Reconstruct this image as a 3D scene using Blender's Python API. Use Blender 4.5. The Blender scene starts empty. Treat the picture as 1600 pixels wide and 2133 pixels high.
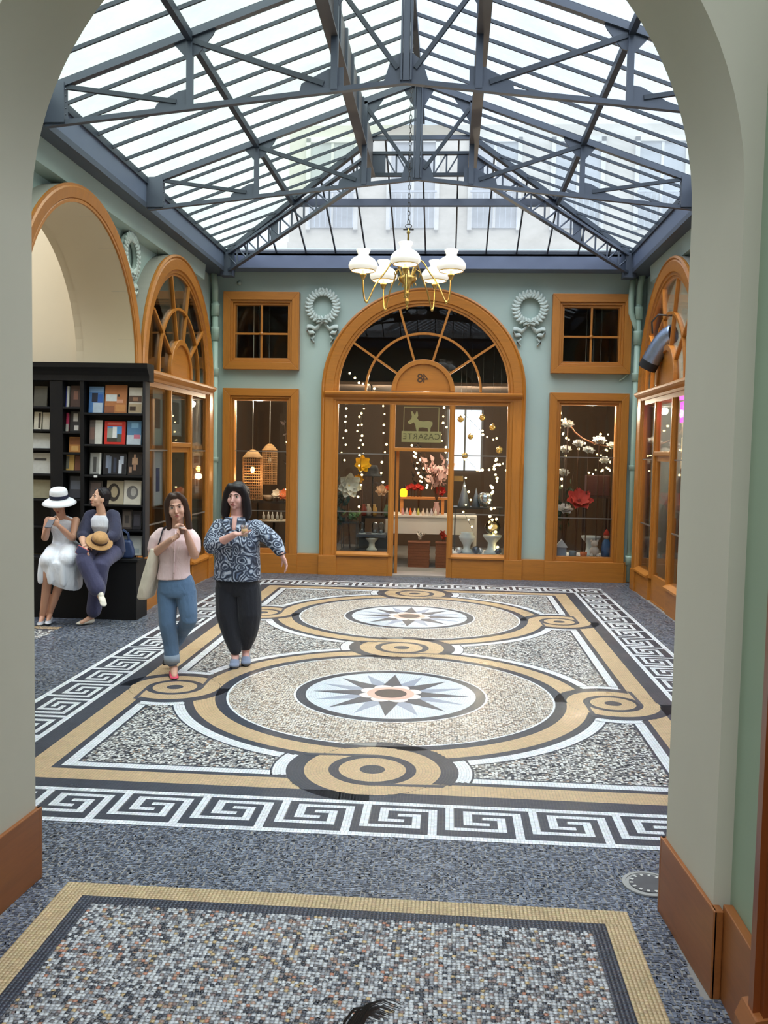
import bpy, bmesh, math, random
import numpy as np
from mathutils import Vector, Matrix

SC = bpy.context.scene
COL = SC.collection
RND = random.Random(7)
PI = math.pi

# ------------------------------------------------------------------ camera
def make_camera():
    f_px, yaw, pitch, roll = 1879.83, 0.0703, -0.0661, 0.019
    sy, cy = math.sin(yaw), math.cos(yaw)
    w = Vector((-sy * math.cos(pitch), cy * math.cos(pitch), math.sin(pitch)))
    r0 = Vector((cy, sy, 0)); u0 = r0.cross(w)
    r = math.cos(roll) * r0 + math.sin(roll) * u0
    u = -math.sin(roll) * r0 + math.cos(roll) * u0
    cd = bpy.data.cameras.new('camera'); co = bpy.data.objects.new('camera', cd); COL.objects.link(co)
    m = Matrix((r, u, -w)).transposed().to_4x4(); m.translation = Vector((0.4077, 0, 1.88))
    co.matrix_world = m
    cd.sensor_fit = 'HORIZONTAL'; cd.sensor_width = 36; cd.lens = 36 * f_px / 1600
    cd.clip_start = 0.05; cd.clip_end = 200
    SC.camera = co
make_camera()

# ------------------------------------------------------------------ sky, sun, exposure
SC.view_settings.view_transform = 'Standard'
SC.view_settings.look = 'None'
SC.view_settings.gamma = 1.0
SC.view_settings.use_curve_mapping = False
SC.view_settings.exposure = 1.13
world = bpy.data.worlds.new('overcast_sky'); SC.world = world
world.use_nodes = True
bg = world.node_tree.nodes['Background']
bg.inputs[0].default_value = (0.80, 0.90, 1.0, 1)      # even overcast sky
bg.inputs[1].default_value = 0.53
sun_d = bpy.data.lights.new('sun', 'SUN'); sun_d.energy = 5.2; sun_d.angle = math.radians(95); sun_d.color = (0.92, 0.965, 1.0)
sun_o = bpy.data.objects.new('sun', sun_d); COL.objects.link(sun_o)
sun_o.location = (0, 6, 30); sun_o.rotation_euler = (math.radians(13), math.radians(4), 0)

cy_ = SC.cycles            # light paths kept short so the glass roof stays affordable
cy_.max_bounces = 6; cy_.diffuse_bounces = 3; cy_.glossy_bounces = 3; cy_.transmission_bounces = 3; cy_.transparent_max_bounces = 14
cy_.caustics_reflective = False; cy_.caustics_refractive = False
cy_.use_adaptive_sampling = True; cy_.adaptive_threshold = 0.04

# ------------------------------------------------------------------ materials
MATS = {}
def srgb(r, g, b):
    def c(v):
        v /= 255.0
        return v / 12.92 if v <= 0.04045 else ((v + 0.055) / 1.055) ** 2.4
    return (c(r), c(g), c(b))
def _new(name):
    m = bpy.data.materials.new(name); m.use_nodes = True
    nt = m.node_tree; b = nt.nodes['Principled BSDF']
    return m, nt, b
def _mixcol(nt, fac, a, b):
    n = nt.nodes.new('ShaderNodeMix'); n.data_type = 'RGBA'
    for i, v in ((0, fac), (6, a), (7, b)):
        if isinstance(v, (int, float)): n.inputs[i].default_value = v
        elif isinstance(v, tuple): n.inputs[i].default_value = (*v[:3], 1)
        else: nt.links.new(v, n.inputs[i])
    return n.outputs[2]
def _ramp(nt, fac, stops, interp='LINEAR'):
    n = nt.nodes.new('ShaderNodeValToRGB'); n.color_ramp.interpolation = interp
    e = n.color_ramp.elements
    while len(e) < len(stops): e.new(0.5)
    for i, (p, c) in enumerate(stops):
        e[i].position = p; e[i].color = (*c[:3], 1)
    nt.links.new(fac, n.inputs[0]); return n.outputs[0]
def _coord(nt, kind='Object', scale=(1, 1, 1), rot=(0, 0, 0)):
    t = nt.nodes.new('ShaderNodeTexCoord'); mp = nt.nodes.new('ShaderNodeMapping')
    mp.inputs['Scale'].default_value = scale; mp.inputs['Rotation'].default_value = rot
    nt.links.new(t.outputs[kind], mp.inputs[0]); return mp.outputs[0]
def _noise(nt, vec, scale, detail=3, rough=0.5, dist=0.0):
    n = nt.nodes.new('ShaderNodeTexNoise'); n.inputs['Scale'].default_value = scale
    n.inputs['Detail'].default_value = detail; n.inputs['Roughness'].default_value = rough
    n.inputs['Distortion'].default_value = dist
    if vec is not None: nt.links.new(vec, n.inputs['Vector'])
    return n.outputs['Fac']
def _bump(nt, b, h, strength=0.2, dist=0.01):
    n = nt.nodes.new('ShaderNodeBump'); n.inputs['Strength'].default_value = strength
    n.inputs['Distance'].default_value = dist
    nt.links.new(h, n.inputs['Height']); nt.links.new(n.outputs[0], b.inputs['Normal'])

def M(name, rgb=(200, 200, 200), rough=0.6, var=0.12, scale=6.0, metal=0.0, bump=0.0, spec=0.5, coat=0.0, stretch=(1, 1, 1), emit=None, estr=0.0, sheen=0.0, sss=0.0):
    """plain procedural material: colour with a soft noise variation"""
    if name in MATS: return MATS[name]
    m, nt, b = _new(name)
    c = srgb(*rgb)
    vec = _coord(nt, 'Object', stretch)
    f = _noise(nt, vec, scale, 4, 0.55)
    lo = tuple(x * (1 - var) for x in c); hi = tuple(min(1, x * (1 + var)) for x in c)
    nt.links.new(_mixcol(nt, f, lo, hi), b.inputs['Base Color'])
    b.inputs['Roughness'].default_value = rough; b.inputs['Metallic'].default_value = metal
    b.inputs['Specular IOR Level'].default_value = spec; b.inputs['Coat Weight'].default_value = coat
    if sheen: b.inputs['Sheen Weight'].default_value = sheen
    if bump: _bump(nt, b, _noise(nt, vec, scale * 6, 3), bump, 0.01)
    if emit is not None:
        b.inputs['Emission Color'].default_value = (*srgb(*emit), 1); b.inputs['Emission Strength'].default_value = estr
    MATS[name] = m; return m

def wood(name, rgb, axis='z', rough=0.42):
    if name in MATS: return MATS[name]
    m, nt, b = _new(name)
    st = {'z': (9, 9, 0.7), 'x': (0.7, 9, 9), 'y': (9, 0.7, 9)}[axis]
    vec = _coord(nt, 'Object', st)
    f = _noise(nt, vec, 3.0, 6, 0.62, 0.8)
    f2 = _noise(nt, _coord(nt, 'Object', tuple(s * 6 for s in st)), 3.0, 3, 0.6)
    c = srgb(*rgb)
    a = _ramp(nt, f, [(0.28, tuple(x * 0.68 for x in c)), (0.5, c), (0.75, tuple(min(1, x * 1.22) for x in c))])
    nt.links.new(_mixcol(nt, f2, a, tuple(x * 0.86 for x in c)), b.inputs['Base Color'])
    b.inputs['Roughness'].default_value = rough; b.inputs['Coat Weight'].default_value = 0.15; b.inputs['Coat Roughness'].default_value = 0.3
    _bump(nt, b, f2, 0.06, 0.004)
    MATS[name] = m; return m

def glass(name, tint=(1, 1, 1), refl=1.0, rough=0.0):
    """thin window glass: see-through with a Fresnel reflection"""
    if name in MATS: return MATS[name]
    m = bpy.data.materials.new(name); m.use_nodes = True; nt = m.node_tree; nt.nodes.clear()
    out = nt.nodes.new('ShaderNodeOutputMaterial'); mix = nt.nodes.new('ShaderNodeMixShader')
    t = nt.nodes.new('ShaderNodeBsdfTransparent'); g = nt.nodes.new('ShaderNodeBsdfGlossy')
    t.inputs[0].default_value = (*tint, 1); g.inputs['Roughness'].default_value = rough
    fr = nt.nodes.new('ShaderNodeFresnel'); fr.inputs[0].default_value = 1.45
    mul = nt.nodes.new('ShaderNodeMath'); mul.operation = 'MULTIPLY'; mul.inputs[1].default_value = refl
    nt.links.new(fr.outputs[0], mul.inputs[0]); nt.links.new(mul.outputs[0], mix.inputs[0])
    nt.links.new(t.outputs[0], mix.inputs[1]); nt.links.new(g.outputs[0], mix.inputs[2]); nt.links.new(mix.outputs[0], out.inputs[0])
    MATS[name] = m; return m

def frosted(name, tint, transl=0.35):
    """wired, slightly milky roof glass: part clear, part scattering"""
    if name in MATS: return MATS[name]
    m = bpy.data.materials.new(name); m.use_nodes = True; nt = m.node_tree; nt.nodes.clear()
    out = nt.nodes.new('ShaderNodeOutputMaterial'); mix = nt.nodes.new('ShaderNodeMixShader')
    t = nt.nodes.new('ShaderNodeBsdfTransparent'); d = nt.nodes.new('ShaderNodeBsdfTranslucent')
    c = srgb(*tint); vec = _coord(nt, 'Object')
    f = _noise(nt, vec, 1.6, 7, 0.68)
    col = _mixcol(nt, _ramp(nt, f, [(0.3, (0, 0, 0)), (0.62, (1, 1, 1))]), tuple(x * 0.82 for x in c), c)
    nt.links.new(col, t.inputs[0]); nt.links.new(col, d.inputs[0])
    mix.inputs[0].default_value = transl
    nt.links.new(t.outputs[0], mix.inputs[1]); nt.links.new(d.outputs[0], mix.inputs[2]); nt.links.new(mix.outputs[0], out.inputs[0])
    MATS[name] = m; return m

def emitter(name, rgb, strength):
    if name in MATS: return MATS[name]
    m = bpy.data.materials.new(name); m.use_nodes = True; nt = m.node_tree; nt.nodes.clear()
    out = nt.nodes.new('ShaderNodeOutputMaterial'); e = nt.nodes.new('ShaderNodeEmission')
    e.inputs[0].default_value = (*srgb(*rgb), 1); e.inputs[1].default_value = strength
    nt.links.new(e.outputs[0], out.inputs[0]); MATS[name] = m; return m

def attr_mat(name, rough=0.45, bump=0.0):
    """material that takes each tessera's own stone colour"""
    if name in MATS: return MATS[name]
    m, nt, b = _new(name)
    a = nt.nodes.new('ShaderNodeAttribute'); a.attribute_name = 'stone'
    f = _noise(nt, _coord(nt, 'Object'), 9.0, 4, 0.6)
    mul = nt.nodes.new('ShaderNodeMix'); mul.data_type = 'RGBA'; mul.blend_type = 'MULTIPLY'; mul.inputs[0].default_value = 1
    nt.links.new(a.outputs['Color'], mul.inputs[6]); nt.links.new(_ramp(nt, f, [(0.25, (0.86, 0.86, 0.86)), (0.75, (1, 1, 1))]), mul.inputs[7])
    nt.links.new(mul.outputs[2], b.inputs['Base Color'])
    f2 = _noise(nt, _coord(nt, 'Object'), 2.0, 3, 0.5)
    nt.links.new(_ramp(nt, f2, [(0.3, (rough - .1,) * 3), (0.7, (rough + .12,) * 3)]), b.inputs['Roughness'])
    b.inputs['Specular IOR Level'].default_value = 0.5
    MATS[name] = m; return m

# ------------------------------------------------------------------ object helpers
def put(o, parent=None, label=None, cat=None, group=None, kind=None):
    COL.objects.link(o)
    if parent is not None: o.parent = parent
    return tag(o, label, cat, group, kind)
def tag(o, label=None, cat=None, group=None, kind=None):
    for k, v in (('label', label), ('category', cat), ('group', group), ('kind', kind)):
        if v: o[k] = v
    return o
def empty(name, loc=(0, 0, 0), rz=0.0, parent=None, **kw):
    o = bpy.data.objects.new(name, None); o.empty_display_size = 0.1
    o.location = loc; o.rotation_euler = (0, 0, rz)
    return put(o, parent, **kw)
def copy_tree(o, parent=None):
    c = o.copy(); COL.objects.link(c); c.parent = parent
    for ch in list(o.children): copy_tree(ch, c)
    return c

class MB:
    """collects simple shapes and links them as ONE mesh object"""
    def __init__(s): s.v = []; s.f = []; s.sm = []
    def add(s, vs, fs, smooth=False):
        n = len(s.v); s.v.extend([tuple(p) for p in vs]); s.f.extend([tuple(i + n for i in f) for f in fs]); s.sm.extend([smooth] * len(fs)); return s
    def box(s, x0, x1, y0, y1, z0, z1):
        vs = [(x, y, z) for x in (x0, x1) for y in (y0, y1) for z in (z0, z1)]
        return s.add(vs, [(0, 1, 3, 2), (4, 6, 7, 5), (0, 4, 5, 1), (2, 3, 7, 6), (0, 2, 6, 4), (1, 5, 7, 3)])
    def bar(s, p0, p1, w, h, up=(0, 0, 1)):
        """rectangular bar from p0 to p1, w across, h along up"""
        p0, p1 = Vector(p0), Vector(p1); d = (p1 - p0).normalized(); u = Vector(up)
        x = d.cross(u)
        if x.length < 1e-6: x = d.cross(Vector((0, 1, 0)))
        x.normalize(); u = x.cross(d)
        vs = [p + x * (a * w / 2) + u * (b * h / 2) for p in (p0, p1) for a, b in ((-1, -1), (1, -1), (1, 1), (-1, 1))]
        return s.add(vs, [(3, 2, 1, 0), (4, 5, 6, 7), (0, 1, 5, 4), (1, 2, 6, 5), (2, 3, 7, 6), (3, 0, 4, 7)])
    def tube(s, pts, r, n=8, caps=True, smooth=True, flat=1.0):
        pts = [Vector(p) for p in pts]; k = len(pts)
        rs = r if isinstance(r, (list, tuple)) else [r] * k
        ring = []; prev = None
        for i in range(k):
            d = (pts[min(i + 1, k - 1)] - pts[max(i - 1, 0)])
            d = d.normalized() if d.length > 1e-9 else Vector((0, 0, 1))
            if prev is None:
                a = Vector((0, 0, 1)) if abs(d.z) < 0.9 else Vector((1, 0, 0))
                x = d.cross(a).normalized()
            else:
                x = (prev - d * prev.dot(d)); x = x.normalized() if x.length > 1e-6 else d.orthogonal().normalized()
            prev = x; y = d.cross(x)
            ring.append([pts[i] + (x * math.cos(2 * PI * j / n) + y * math.sin(2 * PI * j / n) * flat) * rs[i] for j in range(n)])
        vs = [p for q in ring for p in q]
        fs = [(i * n + j, i * n + (j + 1) % n, (i + 1) * n + (j + 1) % n, (i + 1) * n + j) for i in range(k - 1) for j in range(n)]
        if caps: fs += [tuple(range(n - 1, -1, -1)), tuple((k - 1) * n + j for j in range(n))]
        return s.add(vs, fs, smooth)
    def lathe(s, prof, n=20, c=(0, 0, 0), smooth=True, sx=1.0, sy=1.0, caps=True):
        vs = []; fs = []; k = len(prof)
        for r, z in prof:
            vs += [(c[0] + r * sx * math.cos(2 * PI * j / n), c[1] + r * sy * math.sin(2 * PI * j / n), c[2] + z) for j in range(n)]
        for i in range(k - 1):
            fs += [(i * n + j, i * n + (j + 1) % n, (i + 1) * n + (j + 1) % n, (i + 1) * n + j) for j in range(n)]
        if caps and prof[0][0] > 1e-4: fs.append(tuple(range(n - 1, -1, -1)))
        if caps and prof[-1][0] > 1e-4: fs.append(tuple((k - 1) * n + j for j in range(n)))
        return s.add(vs, fs, smooth)
    def ball(s, c, r, n=10, m=7, sx=1, sy=1, sz=1):
        prof = [(max(1e-5, r * math.sin(PI * i / m)), -r * math.cos(PI * i / m) * sz) for i in range(m + 1)]
        return s.lathe(prof, n, c, True, sx, sy)
    def prism(s, pts, fn, d0, d1, smooth=False):
        """polygon pts (a,b) extruded from depth d0 to d1; fn(a,b,d) gives the 3-D point"""
        n = len(pts)
        vs = [fn(a, b, d0) for a, b in pts] + [fn(a, b, d1) for a, b in pts]
        fs = [tuple(range(n - 1, -1, -1)), tuple(range(n, 2 * n))] + [(i, (i + 1) % n, n + (i + 1) % n, n + i) for i in range(n)]
        return s.add(vs, fs, smooth)
    def sweep(s, path, prof, closed=False):
        """path: list of (point, normal_in_plane, depth_dir); prof: closed list of (offset along normal, depth)"""
        m = len(prof); vs = []
        for p, nrm, dd in path:
            for a, b in prof: vs.append(Vector(p) + Vector(nrm) * a + Vector(dd) * b)
        k = len(path); fs = []
        for i in range(k - 1 + (1 if closed else 0)):
            i2 = (i + 1) % k
            fs += [(i * m + j, i * m + (j + 1) % m, i2 * m + (j + 1) % m, i2 * m + j) for j in range(m)]
        if not closed: fs += [tuple(range(m - 1, -1, -1)), tuple((k - 1) * m + j for j in range(m))]
        return s.add(vs, fs)
    def xf(s, mat):
        s.v = [tuple(mat @ Vector(p)) for p in s.v]; return s
    def mesh(s, name, mat):
        me = bpy.data.meshes.new(name); me.from_pydata([tuple(p) for p in s.v], [], s.f)
        bm = bmesh.new(); bm.from_mesh(me); bmesh.ops.recalc_face_normals(bm, faces=bm.faces); bm.to_mesh(me); bm.free()
        me.polygons.foreach_set('use_smooth', s.sm)
        if mat is not None: me.materials.append(mat)
        me.update(); return me
    def build(s, name, mat, parent=None, loc=(0, 0, 0), **kw):
        o = bpy.data.objects.new(name, s.mesh(name, mat)); o.location = loc
        return put(o, parent, **kw)
def inst(name, me, parent, loc=(0, 0, 0), rot=(0, 0, 0), sc=(1, 1, 1), **kw):
    o = bpy.data.objects.new(name, me); o.location = loc; o.rotation_euler = rot; o.scale = sc
    return put(o, parent, **kw)
def bevel(o, w=0.004, seg=2):
    m = o.modifiers.new('bevel', 'BEVEL'); m.width = w; m.segments = seg; m.limit_method = 'ANGLE'; return o
def quads_obj(name, q, cols, mat, parent, thick=0.0, **kw):
    """q: (N,4,3) float array of stone tops, cols: (N,3) linear stone colours"""
    N = len(q)
    if N == 0: return None
    me = bpy.data.meshes.new(name)
    if thick > 0:
        low = q.copy(); low[:, :, 2] -= thick
        V = np.concatenate([q, low], 1).reshape(-1, 3)
        b = np.arange(N)[:, None] * 8
        F = np.stack([b + np.array([[0, 1, 2, 3]])] + [b + np.array([[i, 4 + i, 4 + (i + 1) % 4, (i + 1) % 4]]) for i in range(4)], 1).reshape(-1, 4)
        C = np.repeat(cols, 5, 0)
    else:
        V = q.reshape(-1, 3); F = np.arange(N * 4).reshape(N, 4); C = cols
    nf = len(F)
    me.vertices.add(len(V)); me.vertices.foreach_set('co', V.astype(np.float32).ravel())
    me.loops.add(nf * 4); me.loops.foreach_set('vertex_index', F.astype(np.int32).ravel())
    me.polygons.add(nf); me.polygons.foreach_set('loop_start', np.arange(0, nf * 4, 4, dtype=np.int32))
    me.update(calc_edges=True)
    at = me.attributes.new('stone', 'FLOAT_COLOR', 'FACE')
    at.data.foreach_set('color', np.concatenate([C, np.ones((nf, 1))], 1).astype(np.float32).ravel())
    me.materials.append(mat)
    o = bpy.data.objects.new(name, me)
    return put(o, parent, **kw)
# ------------------------------------------------------------------ setting: walls
HB = 13.70          # back wall face
FB = 13.58          # face of the joinery on the back wall
WX = 3.25           # side wall faces
FX = 3.045          # face of the joinery on the side walls
ZW = 4.62           # wall head under the gutters
GREEN = M('pale_green_paint', (170, 187, 178), 0.62, 0.05, 1.5, bump=0.03)
TAN = M('tan_limewash', (198, 191, 172), 0.8, 0.08, 1.3, bump=0.06)
BEIGE = M('warm_beige_limewash', (214, 197, 166), 0.8, 0.08, 1.1, bump=0.06)
OAK = wood('oak_upright', (180, 112, 36), 'z')
OAKX = wood('oak_along_x', (180, 112, 36), 'x')
OAKY = wood('oak_along_y', (180, 112, 36), 'y')
OAKB = wood('oak_baseboard', (152, 90, 42), 'y')
PANE = glass('shop_window_glass', (0.95, 0.96, 0.95), 0.6)
THIN = M('thin_glazing_joint', (120, 112, 104), 0.4, 0.05, metal=0.3)

def strip_wall(openings, a0, a1, ztop, fn, d0, d1):
    """solid wall between a0..a1 with rectangular and round-headed openings"""
    mb = MB(); br = {a0, a1}
    for o in openings:
        if o[0] == 'r': br |= {o[1], o[2]}
        else:
            c, h = o[1], o[2]
            br |= {c - h * math.cos(PI * i / 32) for i in range(33)}
    br = sorted(b for b in br if a0 - 1e-6 <= b <= a1 + 1e-6)
    for x0, x1 in zip(br[:-1], br[1:]):
        if x1 - x0 < 1e-6: continue
        xm = (x0 + x1) / 2; cuts = []
        for o in openings:
            if o[0] == 'r' and o[1] < xm < o[2]: cuts.append(((o[3], o[3]), (o[4], o[4])))
            elif o[0] == 'a' and abs(xm - o[1]) < o[2]:
                hh = lambda x: o[3] + math.sqrt(max(0, o[2] ** 2 - (x - o[1]) ** 2))
                cuts.append(((0, 0), (hh(x0), hh(x1))))
        cuts.sort(); lo = (0, 0)
        for b, t in cuts:
            if b[0] > lo[0] + 1e-6: mb.prism([(x0, lo[0]), (x1, lo[1]), (x1, b[1]), (x0, b[0])], fn, d0, d1)
            lo = t
        if lo[0] < ztop: mb.prism([(x0, lo[0]), (x1, lo[1]), (x1, ztop), (x0, ztop)], fn, d0, d1)
    return mb

strip_wall([('a', 0, 1.40, 2.80), ('r', -2.92, -1.98, 0.1, 2.7), ('r', 1.98, 2.92, 0.1, 2.7), ('r', -2.92, -1.98, 3.2, 4.14), ('r', 1.98, 2.92, 3.2, 4.14)],
           -WX - 0.3, WX + 0.3, ZW + 0.3, lambda a, b, d: (a, HB + d, b), 0, 0.3).build('wall_back', GREEN, kind='structure', label='pale green back wall with arched shopfront and square windows')
strip_wall([('a', 11.56, 1.40, 2.80), ('a', 8.50, 1.40, 2.80)], 3.69, HB, ZW, lambda a, b, d: (-WX - d, a, b), 0, 0.4).build('wall_left', GREEN, kind='structure', label='pale green side wall with arched passage and arched shopfront')
strip_wall([('a', 11.52, 1.40, 2.80), ('a', 8.46, 1.40, 2.80)], 3.69, HB, ZW, lambda a, b, d: (WX + d, a, b), 0, 0.4).build('wall_right', GREEN, kind='structure', label='pale green side wall with arched shopfronts')

# the near wall with the arch the camera looks through (splayed opening)
def near_arch():
    hf, sf, yf = 1.337, 2.83, 3.69
    hn, sn, yn = 1.372, 2.73, 3.15
    L, Z = 3.65, 5.0
    def prof(h, s):
        p = [(-h, 0), (-h, s * 0.5)]
        p += [(-h * math.cos(PI * i / 48), s + h * math.sin(PI * i / 48)) for i in range(49)]
        return p + [(h, s * 0.5), (h, 0)]
    A, B = prof(hf, sf), prof(hn, sn); n = len(A)
    mb = MB()
    mb.add([(x, yf, z) for x, z in A] + [(x, yn, z) for x, z in B], [(i, i + 1, n + i + 1, n + i) for i in range(n - 1)], False)
    for P, y in ((A, yf), (B, yn)):
        Q = []
        for i, (x, z) in enumerate(P):
            if i < 2: Q.append((-L, z))
            elif i >= n - 2: Q.append((L, z))
            else: Q.append((x, Z))
        vs = [(x, y, z) for x, z in P] + [(x, y, z) for x, z in Q] + [(-L, y, Z), (L, y, Z)]
        fs = [(i, i + 1, n + i + 1, n + i) for i in range(n - 1) if i not in (1, n - 3)]
        fs += [(1, 2, n + 2, 2 * n, n + 1), (n - 3, n - 2, n + n - 2, 2 * n + 1, n + n - 3)]
        mb.add(vs, fs)
    mb.box(-L, -L + 0.01, yn, yf, 0, Z); mb.box(L - 0.01, L, yn, yf, 0, Z)
    o = mb.build('wall_front', TAN, kind='structure', label='tan plastered arch framing the view into the hall')
    # smooth only the soffit
    me = o.data
    for p in me.polygons:
        p.use_smooth = abs(p.normal.y) < 0.5 and p.center.z > 2.6 and abs(p.center.x) < 1.45
    return o
near_arch()
for s, nm in ((-1, 'left'), (1, 'right')):
    b = MB()
    b.prism([(s * 1.34, 3.715), (s * 1.375, 3.10), (s * 1.36, 3.10), (s * 1.317, 3.715)], lambda a, c, d: (a, c, d), 0, 0.318)
    b.prism([(s * 1.36, 3.10), (s * 1.395, 3.10), (s * 1.395, 3.15), (s * 1.36, 3.15)], lambda a, c, d: (a, c, d), 0, 0.318)
    b.prism([(s * 1.317, 3.715), (s * 1.317, 3.69), (s * 2.0, 3.69), (s * 2.0, 3.715)], lambda a, c, d: (a, c, d), 0, 0.318)
    bevel(b.build('baseboard_%s' % nm, OAKB, kind='structure', label='polished oak baseboard at the foot of the near arch'), 0.005)
    # corridor the camera stands in
    w = MB(); w.box(s * 1.43, s * 1.75, -4.0, 3.15, 0, 5.0)
    w.build('wall_corridor_%s' % nm, M('corridor_green', (150, 166, 140), 0.65, 0.05, 1.5), kind='structure', label='green wall of the near corridor')
    k = MB(); k.box(s * 1.395, s * 1.43, 2.70, 3.12, 0, 0.335)
    bevel(k.build('baseboard_corridor_%s' % nm, OAKB, kind='structure', label='oak baseboard along the near corridor wall'), 0.004)
    # shop door casing beside the camera
    r = empty('door_%d' % (5 if s < 0 else 6), (s * 1.43, 2.0, 0), kind='structure', label='dark oak door casing in the near corridor')
    DK = wood('dark_oak', (128, 62, 22), 'z', 0.35)
    for y0, y1, dp in ((0.60, 0.70, 0.07), (-0.75, -0.65, 0.07)):
        c = MB(); c.box(-s * dp, 0, y0, y1, 0.0, 3.6); c.box(-s * (dp + 0.02), 0, y0 + 0.03, y1 - 0.03, 0.0, 3.6)
        c.build('casing_post', DK, r)
        pb = MB(); pb.prism([(0, 0), (-s * 0.115, 0), (-s * 0.115, 0.20), (-s * 0.095, 0.25), (0, 0.27)], lambda a, b_, d: (a, d, b_), y0 - 0.012, y1 + 0.012)
        pb.build('plinth_block', OAKB, r)
    c = MB(); c.box(-s * 0.07, 0, -0.75, 0.70, 3.6, 3.72); c.build('casing_head', DK, r)
    c = MB(); c.box(-s * 0.035, -s * 0.005, -0.65, 0.60, 0.0, 0.9); c.build('lower_panel', DK, r)
    c = MB(); c.box(-s * 0.02, -s * 0.012, -0.65, 0.60, 0.9, 3.6); c.build('pane', M('dim_door_glass', (60, 58, 50), 0.1, 0.05), r)
c = MB(); c.box(-1.75, 1.75, -4.2, -4.0, 0, 5.0); c.build('wall_corridor_end', MATS['corridor_green'], kind='structure', label='green end wall of the near corridor')

# side passage behind the bookcase (barrel vault)
def passage():
    c, s = 8.50, 2.80
    mb = MB()
    segs = [(-3.08, 1.35), (-3.66, 1.35)]
    pr = []
    for x, r in segs:
        pr.append([(x, c - r, 0)] + [(x, c - r * math.cos(PI * i / 32), s + r * math.sin(PI * i / 32)) for i in range(33)] + [(x, c + r, 0)])
    n = len(pr[0])
    mb.add(pr[0] + pr[1], [(i, i + 1, n + i + 1, n + i) for i in range(n - 1)], True)
    mb.build('wall_passage', BEIGE, kind='structure', label='beige plaster soffit of the side passage arch')
    strip_wall([('a', c, 1.365, s)], c - 1.7, c + 1.7, 5.0, lambda a, b, d: (-3.75 + d, a, b), 0, 0.09).build('wall_passage_inner', BEIGE, kind='structure', label='beige wall over the passage arch')
    e = MB(); e.box(-9.1, -9.0, 6.8, 10.2, 0, 5.0); e.box(-9.0, -3.75, 6.75, 6.85, 0, 5.0); e.box(-9.0, -3.75, 9.97, 10.04, 0, 5.0); e.build('wall_passage_end', BEIGE, kind='structure', label='beige walls of the side passage beyond the arch')
    g = MB(); g.bar((-9, c, 5.6), (-3.7, c, 5.6), 0.08, 0.1); g = g.build('ceiling_passage', M('slate_grey_paint', (72, 78, 91), 0.45, 0.08, 3.0), kind='structure', label='glazed roof of the side passage')
    for k in range(8):
        for sg in (-1, 1):
            m = MB(); x0 = -9 + 0.66 * k; m.add([(x0, c + sg * 1.6, 5.0), (x0 + 0.64, c + sg * 1.6, 5.0), (x0 + 0.64, c, 5.6), (x0, c, 5.6)], [(0, 1, 2, 3)]); m.build('pane', frosted('frosted_glass_pale', (236, 240, 246), 0.12), g)
    # oak architrave round the passage mouth
    path = [((-WX, c - 1.346, 0), (0, -1, 0), (1, 0, 0)), ((-WX, c - 1.346, s), (0, -1, 0), (1, 0, 0))]
    path += [((-WX, c - 1.346 * math.cos(a), s + 1.346 * math.sin(a)), (0, -math.cos(a), math.sin(a)), (1, 0, 0)) for a in [PI * i / 40 for i in range(1, 40)]]
    path += [((-WX, c + 1.346, s), (0, 1, 0), (1, 0, 0)), ((-WX, c + 1.346, 0), (0, 1, 0), (1, 0, 0))]
    t = MB(); t.sweep(path, [(0, 0.172), (0, 0.192), (0.025, 0.192), (0.035, 0.185), (0.04, 0.195), (0.13, 0.205), (0.145, 0.192), (0.165, 0.192), (0.165, 0.172)])
    g = MB(); g.sweep(path, [(0.005, -0.01), (0.005, 0.172), (0.158, 0.172), (0.158, -0.01)]); g.build('trim_11', M('grey_painted_reveal', (150, 146, 136), 0.7, 0.06, 2.0), kind='structure', label='grey painted return of the passage arch')
    t.build('trim_1', OAK, kind='structure', label='oak architrave round the side passage arch')
passage()

# rooms behind the shopfronts (dark shop interiors)
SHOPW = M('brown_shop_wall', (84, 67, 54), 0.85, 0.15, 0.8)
SHOPF = M('shop_floor_boards', (120, 96, 76), 0.6, 0.1, 2.0)
def room(name, x0, x1, y0, y1, z1, label, mat=None, skip=()):
    m = mat or SHOPW; t = 0.05
    b = MB()
    if 'x0' not in skip: b.box(x0 - t, x0, y0, y1, 0, z1)
    if 'x1' not in skip: b.box(x1, x1 + t, y0, y1, 0, z1)
    if 'y0' not in skip: b.box(x0, x1, y0 - t, y0, 0, z1)
    if 'y1' not in skip: b.box(x0, x1, y1, y1 + t, 0, z1)
    b.box(x0, x1, y0, y1, z1, z1 + t)
    b.build(name, m, kind='structure', label=label)
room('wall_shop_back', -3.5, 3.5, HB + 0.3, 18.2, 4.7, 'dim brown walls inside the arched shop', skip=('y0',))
b = MB(); b.box(-3.5, 3.5, 14.45, 18.2, 2.95, 3.0); b.build('ceiling_light_block', SHOPW, kind='structure', label='added slab keeping light from the upper windows of the arched shop')  # slab added to keep the space behind fanlight and upper windows dark
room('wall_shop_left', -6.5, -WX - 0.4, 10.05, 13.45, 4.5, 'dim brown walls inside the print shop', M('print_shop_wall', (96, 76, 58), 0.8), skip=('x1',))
room('wall_shop_right', WX + 0.4, 6.5, 10.0, 13.45, 4.5, 'grey-beige walls inside the gift shop', M('gift_shop_wall', (190, 182, 170), 0.8), skip=('x0',))

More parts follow.
